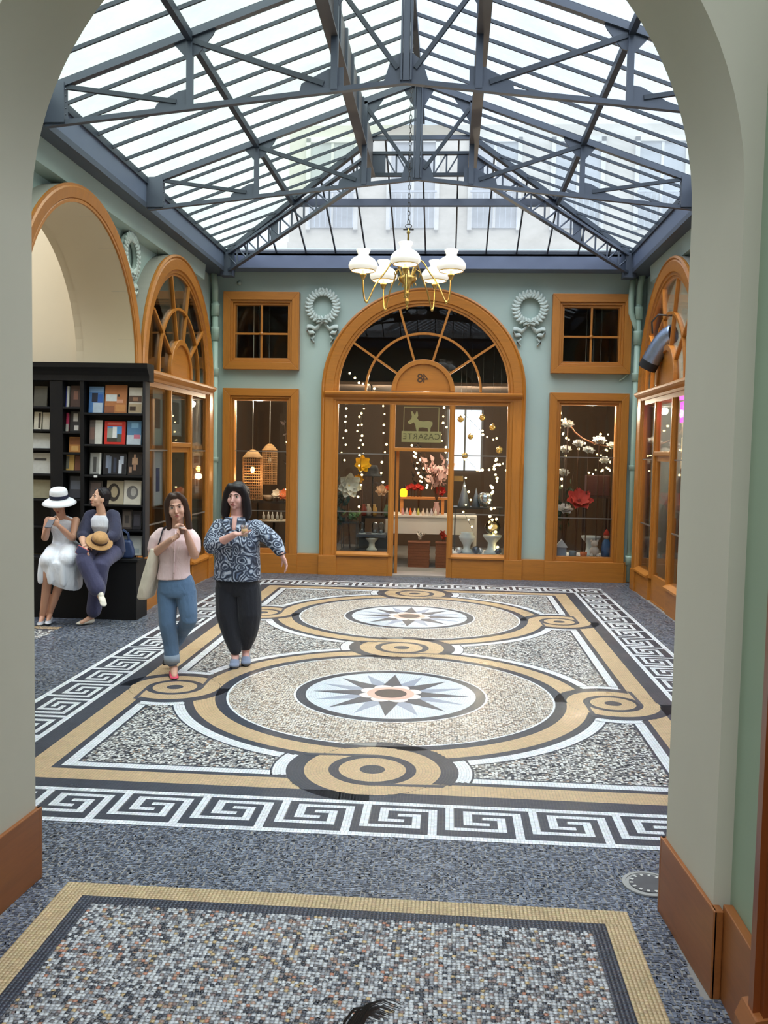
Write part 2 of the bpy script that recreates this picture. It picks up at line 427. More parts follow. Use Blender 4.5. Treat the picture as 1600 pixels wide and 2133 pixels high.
# ------------------------------------------------------------------ joinery
def loc_unit(r, side, a):
    """place a joinery unit on the back / left / right wall"""
    if side == 'back': r.location = (a, HB, 0)
    elif side == 'left': r.location = (-WX, a, 0); r.rotation_euler = (0, 0, PI / 2)
    else: r.location = (WX, a, 0); r.rotation_euler = (0, 0, -PI / 2)
XZ = lambda a, b, d: (a, d, b)
def sector(r0, r1, t0, t1, zc, n=10):
    return [(r1 * math.cos(t0 + (t1 - t0) * i / n), zc + r1 * math.sin(t0 + (t1 - t0) * i / n)) for i in range(n + 1)] + \
           [(r0 * math.cos(t1 + (t0 - t1) * i / n), zc + r0 * math.sin(t1 + (t0 - t1) * i / n)) for i in range(n + 1)]
def text_mesh(txt, size, mat, depth=0.002, mirror=False, spacing=1.0):
    cu = bpy.data.curves.new('t', 'FONT'); cu.body = txt; cu.size = size; cu.extrude = depth; cu.align_x = 'CENTER'; cu.align_y = 'CENTER'; cu.space_character = spacing
    to = bpy.data.objects.new('t', cu); COL.objects.link(to)
    dg = bpy.context.evaluated_depsgraph_get(); me = bpy.data.meshes.new_from_object(to.evaluated_get(dg))
    bpy.data.objects.remove(to); bpy.data.curves.remove(cu)
    for v in me.vertices:
        x, y, z = v.co; v.co = ((-x if mirror else x), -z, y)
    if mirror: me.flip_normals()
    me.materials.clear(); me.materials.append(mat); me.update(); return me

def arched_front(name, side, a, depth, label, door='closed', number=None):
    """oak shopfront: round-headed frame, fanlight, cornice, two side lights, door"""
    r = empty(name, kind='structure', label=label); loc_unit(r, side, a)
    d = -depth; S = 2.80; RI = 1.27; RO = 1.53; W = RO - RI
    prof = [(0, d + 0.09), (0, d + 0.045), (0.03, d + 0.045), (0.035, d + 0.03), (0.07, d + 0.028), (0.08, d + 0.010), (0.20, d), (0.215, d + 0.012), (0.235, d - 0.004), (W, d + 0.01), (W, d + 0.035), (W - 0.02, d + 0.09)]
    rev = [(W - 0.03, d + 0.034), (W - 0.004, d + 0.034), (W - 0.004, 0.02), (W - 0.03, 0.02)]
    RVM = M('grey_painted_reveal', (150, 146, 136), 0.7, 0.06, 2.0)
    X3 = lambda x, z: (x, 0, z)
    pa = [(X3(-RI * math.cos(t), S + RI * math.sin(t)), (-math.cos(t), 0, math.sin(t)), (0, 1, 0)) for t in [PI * i / 48 for i in range(49)]]
    MB().sweep(pa, prof).build('arch_trim', OAKX, r); MB().sweep(pa, rev).build('arch_return', RVM, r)
    for s in (-1, 1):
        pj = [(X3(s * RI, z), (s, 0, 0), (0, 1, 0)) for z in (0.0, S)]
        MB().sweep(pj, prof).build('jamb', OAK, r); MB().sweep(pj, rev).build('jamb_return', RVM, r)
        b = MB(); b.box(s * (RI - 0.005), s * (RO + 0.012), d - 0.012, 0, 0, 0.30); bevel(b.build('jamb_plinth', OAKX, r), 0.004)
    # cornice over the door lights
    cp = [(0.05, 2.66), (d + 0.02, 2.66), (d + 0.005, 2.69), (d - 0.03, 2.715), (d - 0.055, 2.74), (d - 0.06, 2.765), (d - 0.02, 2.785), (0.05, 2.80)]
    c = MB(); c.prism(cp, lambda y, z, x: (x, y, z), -1.475, 1.475); c.build('cornice', OAKX, r)
    c = MB(); c.box(-RI, RI, d + 0.05, 0.05, 2.60, 2.66); c.build('head_rail', OAKX, r)
    # fanlight bars
    yb0, yb1 = d + 0.03, d + 0.07
    R0, RM = 0.455, 0.86
    angs = [math.radians(t) for t in (0, 34, 73, 107, 146, 180)]
    for t in angs[1:-1]:
        b = MB(); b.bar((R0 * math.cos(t), (yb0 + yb1) / 2, S + R0 * math.sin(t)), (1.275 * math.cos(t), (yb0 + yb1) / 2, S + 1.275 * math.sin(t)), 0.032, 0.045, (0, 1, 0)); b.build('fan_bar', OAK, r)
    b = MB(); b.prism(sector(RM - 0.016, RM + 0.016, 0, PI, S, 36), XZ, yb0 - 0.003, yb1 + 0.003); b.build('fan_arc', OAK, r)
    b = MB(); b.prism([(0.0, S)] + [(0.41 * math.cos(PI * i / 24), S + 0.41 * math.sin(PI * i / 24)) for i in range(25)], XZ, d + 0.035, d + 0.075); b.build('lunette_panel', OAKX, r)
    b = MB(); b.prism(sector(0.405, 0.475, 0, PI, S, 30), XZ, d + 0.008, d + 0.08); bevel(b.build('lunette_rim', OAKX, r), 0.006)
    yg = d + 0.055
    for t0, t1 in zip(angs[:-1], angs[1:]):
        for ra, rb in ((0.47, RM), (RM, 1.28)):
            g = MB(); g.prism(sector(ra, rb, t0, t1, S, 8), XZ, yg, yg + 0.006); g.build('pane', PANE, r)
    # uprights, lights, plinth panels
    for s in (-1, 1):
        b = MB(); b.box(s * 0.405, s * 0.49, d + 0.025, d + 0.085, 0 if door == 'open' else 0.30, 2.60); b.box(s * 0.425, s * 0.47, d + 0.012, d + 0.05, 0.30, 2.60); bevel(b.build('mullion', OAK, r), 0.004)
        b = MB(); b.box(s * 0.49, s * RI, d + 0.01, d + 0.12, 0, 0.30); bevel(b.build('base_panel', OAKX, r), 0.004)
        b = MB(); b.prism([(d - 0.025, 0.30), (d + 0.13, 0.30), (d + 0.13, 0.365), (d + 0.05, 0.36), (d - 0.025, 0.325)], lambda y, z, x: (x, y, z), min(s * 0.47, s * RI), max(s * 0.47, s * RI)); b.build('sill', OAKX, r)
        for z0, z1 in ((0.355, 0.965), (0.975, 1.845), (1.855, 2.61)):
            g = MB(); g.box(s * 0.485, s * 1.275, yg, yg + 0.006, z0, z1); g.build('pane', PANE, r)
        for z in (0.97, 1.85):
            g = MB(); g.box(s * 0.485, s * 1.275, yg - 0.004, yg + 0.010, z - 0.008, z + 0.008); g.build('glazing_joint', THIN, r)
    b = MB(); b.box(-0.41, 0.41, d + 0.012, d + 0.085, 1.90, 1.955); bevel(b.build('transom', OAKX, r), 0.006)
    g = MB(); g.box(-0.41, 0.41, yg, yg + 0.006, 1.95, 2.61); g.build('pane', PANE, r)
    def leaf(par):
        for s in (0, 1):
            b = MB(); x = 0.0 if s == 0 else 0.74; b.box(x, x + 0.07, -0.022, 0.022, 0.02, 1.90); b.build('stile', OAK, par)
        for z0, z1 in ((0.02, 0.36), (1.83, 1.90)):
            b = MB(); b.box(0.07, 0.74, -0.02, 0.02, z0, z1); b.build('rail', OAKX, par)
        g = MB(); g.box(0.065, 0.745, -0.003, 0.003, 0.35, 1.84); g.build('pane', PANE, par)
    if door == 'open':
        q = empty('door_leaf', (-0.365, d + 0.15, 0), math.radians(93), parent=r); leaf(q)
        b = MB(); b.box(-0.405, 0.405, d - 0.02, 0.35, 0.0, 0.03); b.build('threshold', M('worn_stone', (150, 140, 132), 0.5), r)
    else:
        q = empty('door_leaf', (-0.405, d + 0.06, 0), 0, parent=r); leaf(q)
        b = MB(); b.box(-0.405, 0.405, d + 0.03, d + 0.12, 0.0, 0.02); b.build('threshold', OAKX, r)
    if number:
        me = text_mesh(number, 0.19, M('faded_black_paint', (70, 44, 20), 0.7), 0.001, mirror=True, spacing=0.8)
        inst('door_number', me, r, (-0.01, d + 0.033, S + 0.19))
    return r
arched_front('door_1', 'back', 0, HB - FB, 'arched oak shopfront with open door and fanlight in the back wall', 'open', '48')
arched_front('door_2', 'left', 11.56, WX - FX, 'arched oak shopfront of the print shop beside the bookcase')
arched_front('door_3', 'right', 11.52, WX - FX, 'arched oak shopfront with a silver hose in its fanlight')
arched_front('door_4', 'right', 8.46, WX - FX, 'arched oak shopfront on the right wall nearer the arch')

def framed_window(name, x, z0, z1, gz0, gz1, label, muntins):
    r = empty(name, (x, HB, 0), kind='structure', label=label)
    d = FB - HB; wo, wi = 0.578, 0.402
    path_o = [(-wo, z0), (wo, z0), (wo, z1), (-wo, z1)]; path_i = [(-wi, gz0), (wi, gz0), (wi, gz1), (-wi, gz1)]
    def side(i, o0, i0, y0, y1, mat, nm):
        j = (i + 1) % 4
        m = MB(); m.prism([o0[i], o0[j], i0[j], i0[i]], XZ, y0, y1); bevel(m.build(nm, mat, r), 0.004)
    mid = [(a + (c - a) * 0.62, b + (e - b) * 0.62) for (a, b), (c, e) in zip(path_o, path_i)]
    mid2 = [(a + (c - a) * 0.82, b + (e - b) * 0.82) for (a, b), (c, e) in zip(path_o, path_i)]
    for i in range(4):
        mt = OAKX if i % 2 == 0 else OAK
        side(i, path_o, mid, d, 0.05, mt, 'frame_board')
        side(i, mid, mid2, d + 0.025, 0.05, mt, 'frame_fillet')
        side(i, mid2, path_i, d + 0.05, 0.05, mt, 'sash')
    yg = d + 0.075
    if muntins:
        b = MB(); b.box(-0.014, 0.014, d + 0.055, d + 0.10, gz0, gz1); b.build('muntin', OAK, r)
        zm = (gz0 + gz1) / 2 - 0.03
        b = MB(); b.box(-wi, wi, d + 0.055, d + 0.10, zm - 0.014, zm + 0.014); b.lathe([(0.03, -0.02), (0.03, 0.02)], 10, (0, 0, 0)); b.v[-20:] = [(p[0], d + 0.06 + p[2], zm + p[1]) for p in b.v[-20:]]; b.build('muntin', OAKX, r)
        for x0, x1 in ((-wi, 0), (0, wi)):
            for a, b_ in ((gz0, zm), (zm, gz1)):
                g = MB(); g.box(x0, x1, yg, yg + 0.005, a, b_); g.build('pane', PANE, r)
    else:
        zz = [gz0, 0.95, 1.86, gz1]
        for a, b_ in zip(zz[:-1], zz[1:]):
            g = MB(); g.box(-wi, wi, yg, yg + 0.005, a + 0.003, b_ - 0.003); g.build('pane', PANE, r)
        for z in zz[1:3]:
            g = MB(); g.box(-wi, wi, yg - 0.003, yg + 0.009, z - 0.007, z + 0.007); g.build('glazing_joint', THIN, r)
        b = MB(); b.box(-wo - 0.01, wo + 0.01, d - 0.012, 0.0, 0, 0.30); bevel(b.build('base_panel', OAKX, r), 0.004)
    return r
framed_window('window_1', -2.462, 3.095, 4.255, 3.27, 4.06, 'square four-pane oak window above the lantern display, left of the arch', True)
framed_window('window_2', 2.462, 3.095, 4.255, 3.27, 4.06, 'square four-pane oak window above the snowy display, right of the arch', True)
framed_window('window_3', -2.462, 0.0, 2.81, 0.37, 2.63, 'tall oak display window with wicker lanterns', False)
framed_window('window_4', 2.462, 0.0, 2.81, 0.37, 2.63, 'tall oak display window with white flowers and a red poppy', False)
for i, (x0, x1) in enumerate(((-3.25, -3.05), (-1.88, -1.535), (1.535, 1.88), (3.05, 3.25))):
    b = MB(); b.box(x0, x1, FB + 0.015, HB, 0, 0.31); bevel(b.build('baseboard_back' if i == 0 else 'baseboard_back.%03d' % i, OAKX, kind='structure', label='oak skirting between the frames on the back wall'), 0.003)
for s, nm in ((-1, 'left_wall'), (1, 'right_wall')):
    for i, (y0, y1) in enumerate(((13.09, 13.68), (3.72, 6.9))):
        b = MB(); b.box(s * (WX - 0.06), s * WX, y0, y1, 0, 0.31); b.build('baseboard_%s' % nm + ('' if i == 0 else '.001'), OAKY, kind='structure', label='oak skirting along the side wall')
# ------------------------------------------------------------------ mosaic floor, built of single stones
rng = np.random.default_rng(11)
STONE = attr_mat('marble_tesserae', 0.36)
def lin(*c): return np.array(srgb(*c))
DARK = lin(64, 69, 80); WHITE = lin(224, 226, 229); GOLD = lin(198, 170, 134); GREY = lin(128, 134, 146)
grout = M('mosaic_grout', (136, 132, 126), 0.8, 0.15, 3.0)
fl = MB(); fl.box(-3.7, 3.7, 2.0, 18.2, -0.06, 0); fl.box(-1.75, 1.75, -4.0, 2.0, -0.06, 0); fl.box(-9.0, -3.7, 6.8, 10.2, -0.06, 0); fl.box(3.7, 6.6, 9.9, 13.6, -0.06, 0.0); fl.box(-6.6, -3.7, 10.2, 13.6, -0.06, 0.0)
FLOOR = fl.build('floor', grout, kind='structure', label='mosaic floor of small marble stones with star medallions')
ZT = 0.004
Y0, Y1, HW = 4.29, 12.89, 2.605
S_C = [(0, 6.91), (0, 10.27)]
CIRC = [(0, 5.22, 1.0, 0), (0, 8.59, 1.0, 0), (0, 11.96, 1.0, PI)] + [(s * 1.70, y, 0.86, PI / 2) for s in (-1, 1) for y in (6.87, 10.23)]
def dR(x, y): return np.minimum(np.minimum(HW - np.abs(x), y - Y0), Y1 - y)
def rS(x, y): return np.minimum(np.hypot(x - 0, y - S_C[0][1]), np.hypot(x - 0, y - S_C[1][1]))
def rC(x, y):
    r = np.full(np.shape(x), 9.0); a = np.zeros(np.shape(x))
    for cx, cy, s, rot in CIRC:
        q = np.hypot(x - cx, y - cy) / s; t = np.degrees(np.arctan2(y - cy, x - cx) - rot) % 360
        a = np.where(q < r, t, a); r = np.minimum(r, q)
    return r, a
def arcs(t): return ((t > 335) | (t < 92)) | ((t > 155) & (t < 272))
def cvar(n, base, v=0.10, hue=0.02):
    return np.clip(base[None] * (1 + rng.normal(0, v, (n, 1))) * (1 + rng.normal(0, hue, (n, 3))), 0.005, 1)
def jitter(q, j): 
    q[:, :, :2] += rng.normal(0, j, q[:, :, :2].shape); return q
def shrink(q, g):
    c = q.mean(1, keepdims=True); e = np.linalg.norm(q - c, axis=2, keepdims=True); return c + (q - c) * np.maximum(0.2, 1 - g / np.maximum(e, 1e-6))
def stones_rect(x0, x1, y0, y1, sx, sy, z=ZT, g=0.0009, stag=True):
    ny = max(1, int(round((y1 - y0) / sy))); hy = (y1 - y0) / ny; out = []
    nx = max(1, int(round((x1 - x0) / sx))); hx = (x1 - x0) / nx
    I, J = np.meshgrid(np.arange(nx), np.arange(ny), indexing='ij'); I = I.ravel(); J = J.ravel()
    a = x0 + I * hx; b = y0 + J * hy
    q = np.stack([np.stack([a, b], 1), np.stack([a + hx, b], 1), np.stack([a + hx, b + hy], 1), np.stack([a, b + hy], 1)], 1)
    q = np.concatenate([q, np.full(q.shape[:2] + (1,), z)], 2); return shrink(q, g)
def stones_ring(c, r0, r1, t0=0, t1=2 * PI, s=0.018, z=ZT, g=0.0009):
    nr = max(1, int(round((r1 - r0) / s))); hr = (r1 - r0) / nr; Q = []
    for k in range(nr):
        a, b = r0 + k * hr, r0 + (k + 1) * hr; n = max(6, int(abs(t1 - t0) * (a + b) / 2 / s))
        t = np.linspace(t0, t1, n + 1) + (0.5 * k * (t1 - t0) / n if abs(t1 - t0) > 6 else 0); u, v = t[:-1], t[1:]
        f = lambda r, w: np.stack([c[0] + r * np.cos(w), c[1] + r * np.sin(w)], 1)
        Q.append(np.stack([f(a, u), f(b, u), f(b, v), f(a, v)], 1))
    q = np.concatenate(Q); q = q[:, ::-1]
    q = np.concatenate([q, np.full(q.shape[:2] + (1,), z)], 2); return shrink(q, g)
def stones_field(x0, x1, y0, y1, s, z=ZT - 0.0006, jit=0.16, rot=0.35, g=0.0012):
    q = stones_rect(x0, x1, y0, y1, s, s, z, 0)
    c = q.mean(1, keepdims=True); n = len(q)
    # neighbouring stones lean the same way: slow swirl of the courses
    ph = np.sin(c[:, 0, 0] * 9 + 2 * np.sin(c[:, 0, 1] * 6)) * rot + rng.normal(0, rot * .4, n)
    d = q - c; ca, sa = np.cos(ph)[:, None], np.sin(ph)[:, None]
    e = d.copy(); e[:, :, 0] = d[:, :, 0] * ca - d[:, :, 1] * sa; e[:, :, 1] = d[:, :, 0] * sa + d[:, :, 1] * ca
    e[:, :, :2] *= rng.uniform(0.84, 1.06, (n, 1, 2))
    q = c + e; q[:, :, :2] += rng.normal(0, s * jit, (n, 1, 2)); return shrink(q, g)
def ctr(q): c = q.mean(1); return c[:, 0], c[:, 1]
def terrazzo_cols(n, kind, x=None, y=None):
    if kind == 'corner':
        pal = np.array([srgb(*c) for c in ((214, 214, 212), (228, 226, 220), (186, 182, 178), (70, 74, 84), (56, 60, 70), (104, 104, 110), (150, 146, 144), (178, 152, 134))]); p = [.22, .17, .15, .14, .09, .09, .09, .05]
    elif kind == 'big':
        pal = np.array([srgb(*c) for c in ((226, 214, 200), (214, 200, 184), (232, 224, 214), (170, 148, 130), (188, 166, 146), (140, 124, 114), (206, 196, 190))]); p = [.24, .2, .18, .1, .13, .05, .10]
    elif kind == 'panel':
        pal = np.array([srgb(*c) for c in ((204, 206, 206), (186, 188, 190), (150, 152, 156), (62, 66, 74), (84, 88, 96), (118, 116, 118), (168, 138, 120), (196, 170, 126), (188, 132, 108), (140, 122, 118))]); p = [.25, .17, .13, .11, .09, .09, .05, .04, .02, .05]
    else:
        pal = np.array([srgb(*c) for c in ((98, 105, 119), (114, 121, 135), (80, 87, 101), (134, 141, 153), (62, 67, 79))]); p = [.3, .26, .22, .12, .10]
    i = rng.choice(len(pal), n, p=p); return np.clip(pal[i] * (1 + rng.normal(0, .05, (n, 1))), 0.01, 1)
def floor_part(name, q, cols, thick=0.0, **kw): return quads_obj(name, q, cols, STONE, FLOOR, thick, **kw)

# --- straight bands of the border rectangle
def rect_band(name, d0, d1, base, pred=None, s=0.018, v=0.09):
    Q = []
    for x0, x1, y0, y1 in ((-HW + d0, HW - d0, Y0 + d0, Y0 + d1), (-HW + d0, HW - d0, Y1 - d1, Y1 - d0), (-HW + d0, -HW + d1, Y0 + d1, Y1 - d1), (HW - d1, HW - d0, Y0 + d1, Y1 - d1)):
        hor = (x1 - x0) > (y1 - y0)
        w = d1 - d0; k = w / max(1, round(w / s))
        Q.append(stones_rect(x0, x1, y0, y1, s if hor else k, k if hor else s))
    for part in Q:
        q = part
        if pred is not None:
            x, y = ctr(q); q = q[pred(x, y)]
        floor_part(name, q, cvar(len(q), base, v))
def free_gold(x, y):
    r, t = rC(x, y); return (r > 0.405) & ~((r < 0.51) & arcs(t))
rect_band('border_line', 0.0, 0.045, WHITE)
rect_band('border_line', 0.398, 0.44, WHITE)
rect_band('dark_band', 0.44, 0.57, DARK, lambda x, y: rC(x, y)[0] > 0.405)
rect_band('gold_band', 0.57, 0.73, GOLD, free_gold, v=0.05)
rect_band('dark_band', 0.73, 0.775, DARK, lambda x, y: rC(x, y)[0] > 0.51)
rect_band('white_band', 0.775, 0.845, WHITE, lambda x, y: rC(x, y)[0] > 0.595, v=0.05)
rect_band('dark_band', 0.845, 0.862, DARK, lambda x, y: rC(x, y)[0] > 0.60)
# --- Greek key: dark ground and one white meander per repeat
U, V = 0.4342, 0.353
def key_rects(u=U):
    k = u / 0.434; r = 0.0353
    row = lambda i: (0.398 - (i) * r, 0.398 - (i - 1) * r)      # row 1 is next to the inner line
    A, Cc, Dd, B = (0.0, .043), (.092, .138), (.265, .308), (.347, .392)
    out = [(A, (row(8)[0], 0.398)), ((0.043, .265), row(8)), (Dd, (row(8)[0], row(4)[1])), ((.19, .265), row(4)),
           (B, (0.045, row(2)[1])), ((.138, .347), row(2)), (Cc, (row(6)[0], row(2)[1])), ((.138, .225), row(6))]
    return [((a * k, b * k), c) for (a, b), c in out]
def key_quads(u, neg=False):
    Q = []
    for (a, b), (c, d) in key_rects(u): Q.append(stones_rect(a, b, c, d, 0.0175, 0.0175))
    return np.concatenate(Q)
def dark_quads(u):
    q = stones_rect(0, u, 0.045, 0.398, 0.0155, 0.0175, ZT - 0.0004)
    x, y = ctr(q); keep = np.ones(len(q), bool)
    for (a, b), (c, d) in key_rects(u): keep &= ~((x > a + .003) & (x < b - .003) & (y > c + .003) & (y < d - .003))
    return q[keep]
def key_side(n, length, org, rot):
    u = length / n; mw = md = None
    for i in range(n):
        for kind in ('w', 'd'):
            if kind == 'w':
                if mw is None:
                    q = key_quads(u); o = floor_part('key_meander', q, cvar(len(q), WHITE, .06)); mw = o.data
                else: o = bpy.data.objects.new('key_meander', mw); put(o, FLOOR)
            else:
                if md is None:
                    q = dark_quads(u); o = floor_part('key_ground', q, cvar(len(q), DARK, .12)); md = o.data
                else: o = bpy.data.objects.new('key_ground', md); put(o, FLOOR)
            c, s = math.cos(rot), math.sin(rot)
            o.location = (org[0] + c * u * i, org[1] + s * u * i, 0); o.rotation_euler = (0, 0, rot)
key_side(12, 2 * HW, (-HW, Y0), 0)
key_side(12, 2 * HW, (HW, Y1), PI)
key_side(18, Y1 - Y0 - 0.88, (HW, Y0 + 0.44), PI / 2)
key_side(18, Y1 - Y0 - 0.88, (-HW, Y1 - 0.44), -PI / 2)
# --- two great rings with star medallions
for c in S_C:
    def band(name, r0, r1, base, pred=None, v=0.08, s=0.019):
        q = stones_ring(c, r0, r1, s=s); x, y = ctr(q)
        if pred is not None: q = q[pred(x, y)]
        floor_part(name, q, cvar(len(q), base, v))
    band('white_ring', 1.245, 1.262, WHITE, lambda x, y: rC(x, y)[0] > 0.51)
    band('dark_ring', 1.262, 1.345, DARK, lambda x, y: rC(x, y)[0] > 0.405)
    band('gold_ring', 1.345, 1.505, GOLD, free_gold, v=0.05)
    band('dark_ring', 1.505, 1.57, DARK, lambda x, y: rC(x, y)[0] > 0.51)
    band('white_ring', 1.57, 1.65, WHITE, lambda x, y: rC(x, y)[0] > 0.60, v=0.05)
    band('dark_ring', 1.65, 1.663, DARK, lambda x, y: rC(x, y)[0] > 0.60)
    q = stones_field(c[0] - 1.26, c[0] + 1.26, c[1] - 1.26, c[1] + 1.26, 0.0175); x, y = ctr(q)
    rr = np.hypot(x - c[0], y - c[1]); q = q[(rr < 1.25) & (rr > 0.74) & (rC(x, y)[0] > 0.5)]
    floor_part('terrazzo_disc', q, terrazzo_cols(len(q), 'big'), kind='stuff')
    band('white_ring', 0.735, 0.752, WHITE); band('dark_ring', 0.66, 0.735, DARK)
    band('medallion_ground', 0.12, 0.66, lin(206, 212, 220), v=0.04)
    zs = ZT + 0.0012
    DKM, GRM = M('dark_marble', (72, 74, 82), 0.4, 0.2, 30), M('grey_marble', (136, 143, 160), 0.4, 0.12, 30)
    for k in range(16):
        t = k * PI / 8; dark = k % 2 == 0
        tip, base, hw = (0.60, 0.15, 0.095) if dark else (0.60, 0.15, 0.085)
        m = MB(); P = lambda r, w: (c[0] + r * math.cos(t) - w * math.sin(t), c[1] + r * math.sin(t) + w * math.cos(t))
        z = zs + (0.0006 if dark else 0)
        pts = [P(base, -hw), P(tip, 0), P(base, hw)]
        m.prism(pts, lambda a, b, d: (a, b, d), 0.001, z); m.build('star_point', DKM if dark else GRM, FLOOR)
    for k in range(8):
        t = k * PI / 4 + PI / 8; m = MB(); m.prism([(c[0] + 0.178 * math.cos(t) + 0.074 * math.cos(a), c[1] + 0.178 * math.sin(t) + 0.074 * math.sin(a)) for a in [2 * PI * i / 14 for i in range(14)]], lambda a, b, d: (a, b, d), 0.001, zs + 0.0012)
        m.build('petal', M('cream_pink_marble', (226, 210, 200), 0.4, 0.06, 20), FLOOR)
    m = MB(); m.lathe([(0.185, 0.001), (0.185, zs + 0.0018)], 32, (c[0], c[1], 0), False); m.build('rose_ring', M('rose_marble', (206, 164, 150), 0.4, 0.08, 20), FLOOR)
    m = MB(); m.lathe([(0.125, 0.001), (0.125, zs + 0.0024)], 32, (c[0], c[1], 0), False); m.build('medallion_core', M('dark_brown_marble', (74, 66, 66), 0.4, 0.2, 30), FLOOR)
# --- linking circles of the guilloche
for cx, cy, s, rot in CIRC:
    c = (cx, cy)
    def cb(name, r0, r1, base, pred=None, v=0.08, sz=0.0175):
        q = stones_ring(c, r0 * s, r1 * s, s=sz)
        if pred is not None:
            x, y = ctr(q); q = q[pred(x, y)]
        if len(q): floor_part(name, q, cvar(len(q), base, v))
    cb('circle_core', 0.004, 0.075, DARK); cb('gold_disc', 0.075, 0.20, GOLD, v=0.05)
    cb('dark_circle', 0.20, 0.26, DARK); cb('gold_circle', 0.26, 0.405, GOLD, v=0.05)
    cb('dark_circle', 0.405, 0.51, DARK, lambda x, y: (dR(x, y) > 0.445) & arcs(rC(x, y)[1]) | ((rS(x, y) > 1.505) & (dR(x, y) > 0.73)))
    out = lambda x, y: (rS(x, y) > 1.57) & (dR(x, y) > 0.775)
    cb('white_circle', 0.51, 0.59, WHITE, out, v=0.05); cb('dark_circle', 0.59, 0.603, DARK, out)
    for k in (0, PI):       # short ties where the bands cross
        m = MB(); ca, sa = math.cos(rot + k), math.sin(rot + k)
        T = lambda a, b, d: (cx + s * (a * ca - b * sa), cy + s * (a * sa + b * ca), d)
        m.prism([(-0.44, 0.205), (-0.20, 0.222), (0.0, 0.222), (0.0, 0.258), (-0.20, 0.252), (-0.42, 0.245)], T, 0.001, ZT + 0.0008); m.build('dark_tie', DKM, FLOOR)
# --- speckled fields in the corners
for x0, x1 in ((-1.76, 0), (0, 1.76)):
    for y0, y1 in ((5.14, 6.91), (6.91, 8.59), (8.59, 10.27), (10.27, 12.04)):
        q = stones_field(x0, x1, y0, y1, 0.0185); x, y = ctr(q)
        q = q[(dR(x, y) > 0.855) & (rS(x, y) > 1.655) & (rC(x, y)[0] > 0.595)]
        floor_part('terrazzo_field', q, terrazzo_cols(len(q), 'corner'), kind='stuff')
# --- grey surround of the hall, foreground panel and side passage
q = np.concatenate([stones_field(-WX, WX, 3.69, 4.3, 0.0175), stones_field(-WX, -HW + .01, 4.29, 12.9, 0.021), stones_field(HW - .01, WX, 4.29, 12.9, 0.021), stones_field(-WX, WX, 12.88, HB, 0.022), stones_field(-1.40, 1.40, 2.3, 3.69, 0.0165)])
x, y = ctr(q)
q = q[(dR(x, y) < 0.004) & ~((np.abs(x) < 1.19) & (y < 3.68)) & ((np.abs(x) < 1.33) | (y > 3.72) | (y < 3.1)) & ((np.abs(x) < FX - 0.01) | (y < 5) | (y > 13.0) | ((x < 0) & (y > 7.2) & (y < 9.8)))]
floor_part('grey_surround', q, terrazzo_cols(len(q), 'grey'), kind='stuff')
PW = 1.188; PY = 3.68
for nm, d0, d1, base, v in (('gold_band', 0, 0.108, lin(198, 174, 134), .06), ('dark_band', 0.108, 0.172, DARK, .12)):
    for x0, x1, y0, y1 in ((-PW + d0, PW - d0, PY - d1, PY - d0), (-PW + d0, -PW + d1, 2.0, PY - d1), (PW - d1, PW - d0, 2.0, PY - d1)):
        hor = (x1 - x0) > (y1 - y0); k = (d1 - d0) / max(1, round((d1 - d0) / 0.0165))
        q = stones_rect(x0, x1, y0, y1, 0.0165 if hor else k, k if hor else 0.0165); floor_part(nm, q, cvar(len(q), base, v), 0.003)
q = stones_field(-PW + 0.172, PW - 0.172, 2.0, PY - 0.172, 0.0162, ZT, 0.10, 0.45); cols = terrazzo_cols(len(q), 'panel')
x, y = ctr(q); near = np.argsort(np.where((y > 2.88) & (np.abs(x - 0.1) < 0.9), y, 99))[:300]
msk = np.ones(len(q), bool); msk[near] = False
floor_part('panel_tesserae', q[msk], cols[msk], 0.003, kind='stuff')
for i in near: floor_part('tessera', q[i:i + 1], cols[i:i + 1], 0.003)
# passage carpet: gold and dark border with speckled field
q = stones_field(-6.0, -WX, 7.2, 9.84, 0.024); x, y = ctr(q)
ins = (y < 9.02) & (x < -3.55)
cols = terrazzo_cols(len(q), 'grey'); k2 = ins & (y < 8.86); cols[k2] = terrazzo_cols(int(k2.sum()), 'corner'); k3 = ins & (y >= 8.86) & (y < 8.91); cols[k3] = DARK; k4 = ins & (y >= 8.91); cols[k4] = GOLD
floor_part('passage_mosaic', q, cols, kind='stuff')
# round drain cover by the right jamb
dr = empty('drain_cover', (1.33, 3.93, 0.004), label='round cast drain cover set in the grey mosaic beside the right jamb', cat='drain cover')
IR = M('worn_iron', (92, 92, 94), 0.45, 0.25, 20, metal=0.5)
m = MB(); m.lathe([(0.115, 0), (0.115, 0.006), (0.10, 0.006), (0.10, 0.003)], 28, (0, 0, 0), False); m.build('outer_ring', M('pale_stone_ring', (150, 148, 144), 0.6), dr)
m = MB(); m.lathe([(0.085, 0), (0.085, 0.007), (0.06, 0.007)], 24, (0, 0, 0), False); m.build('plate', IR, dr)
for k in range(14):
    t = 2 * PI * k / 14; m = MB(); m.box(-0.008, 0.008, -0.006, 0.006, 0.003, 0.0085); o = m.build('stud', M('pale_stud', (190, 188, 182), 0.5), dr, (0.075 * math.cos(t), 0.075 * math.sin(t), 0)); o.rotation_euler = (0, 0, t)
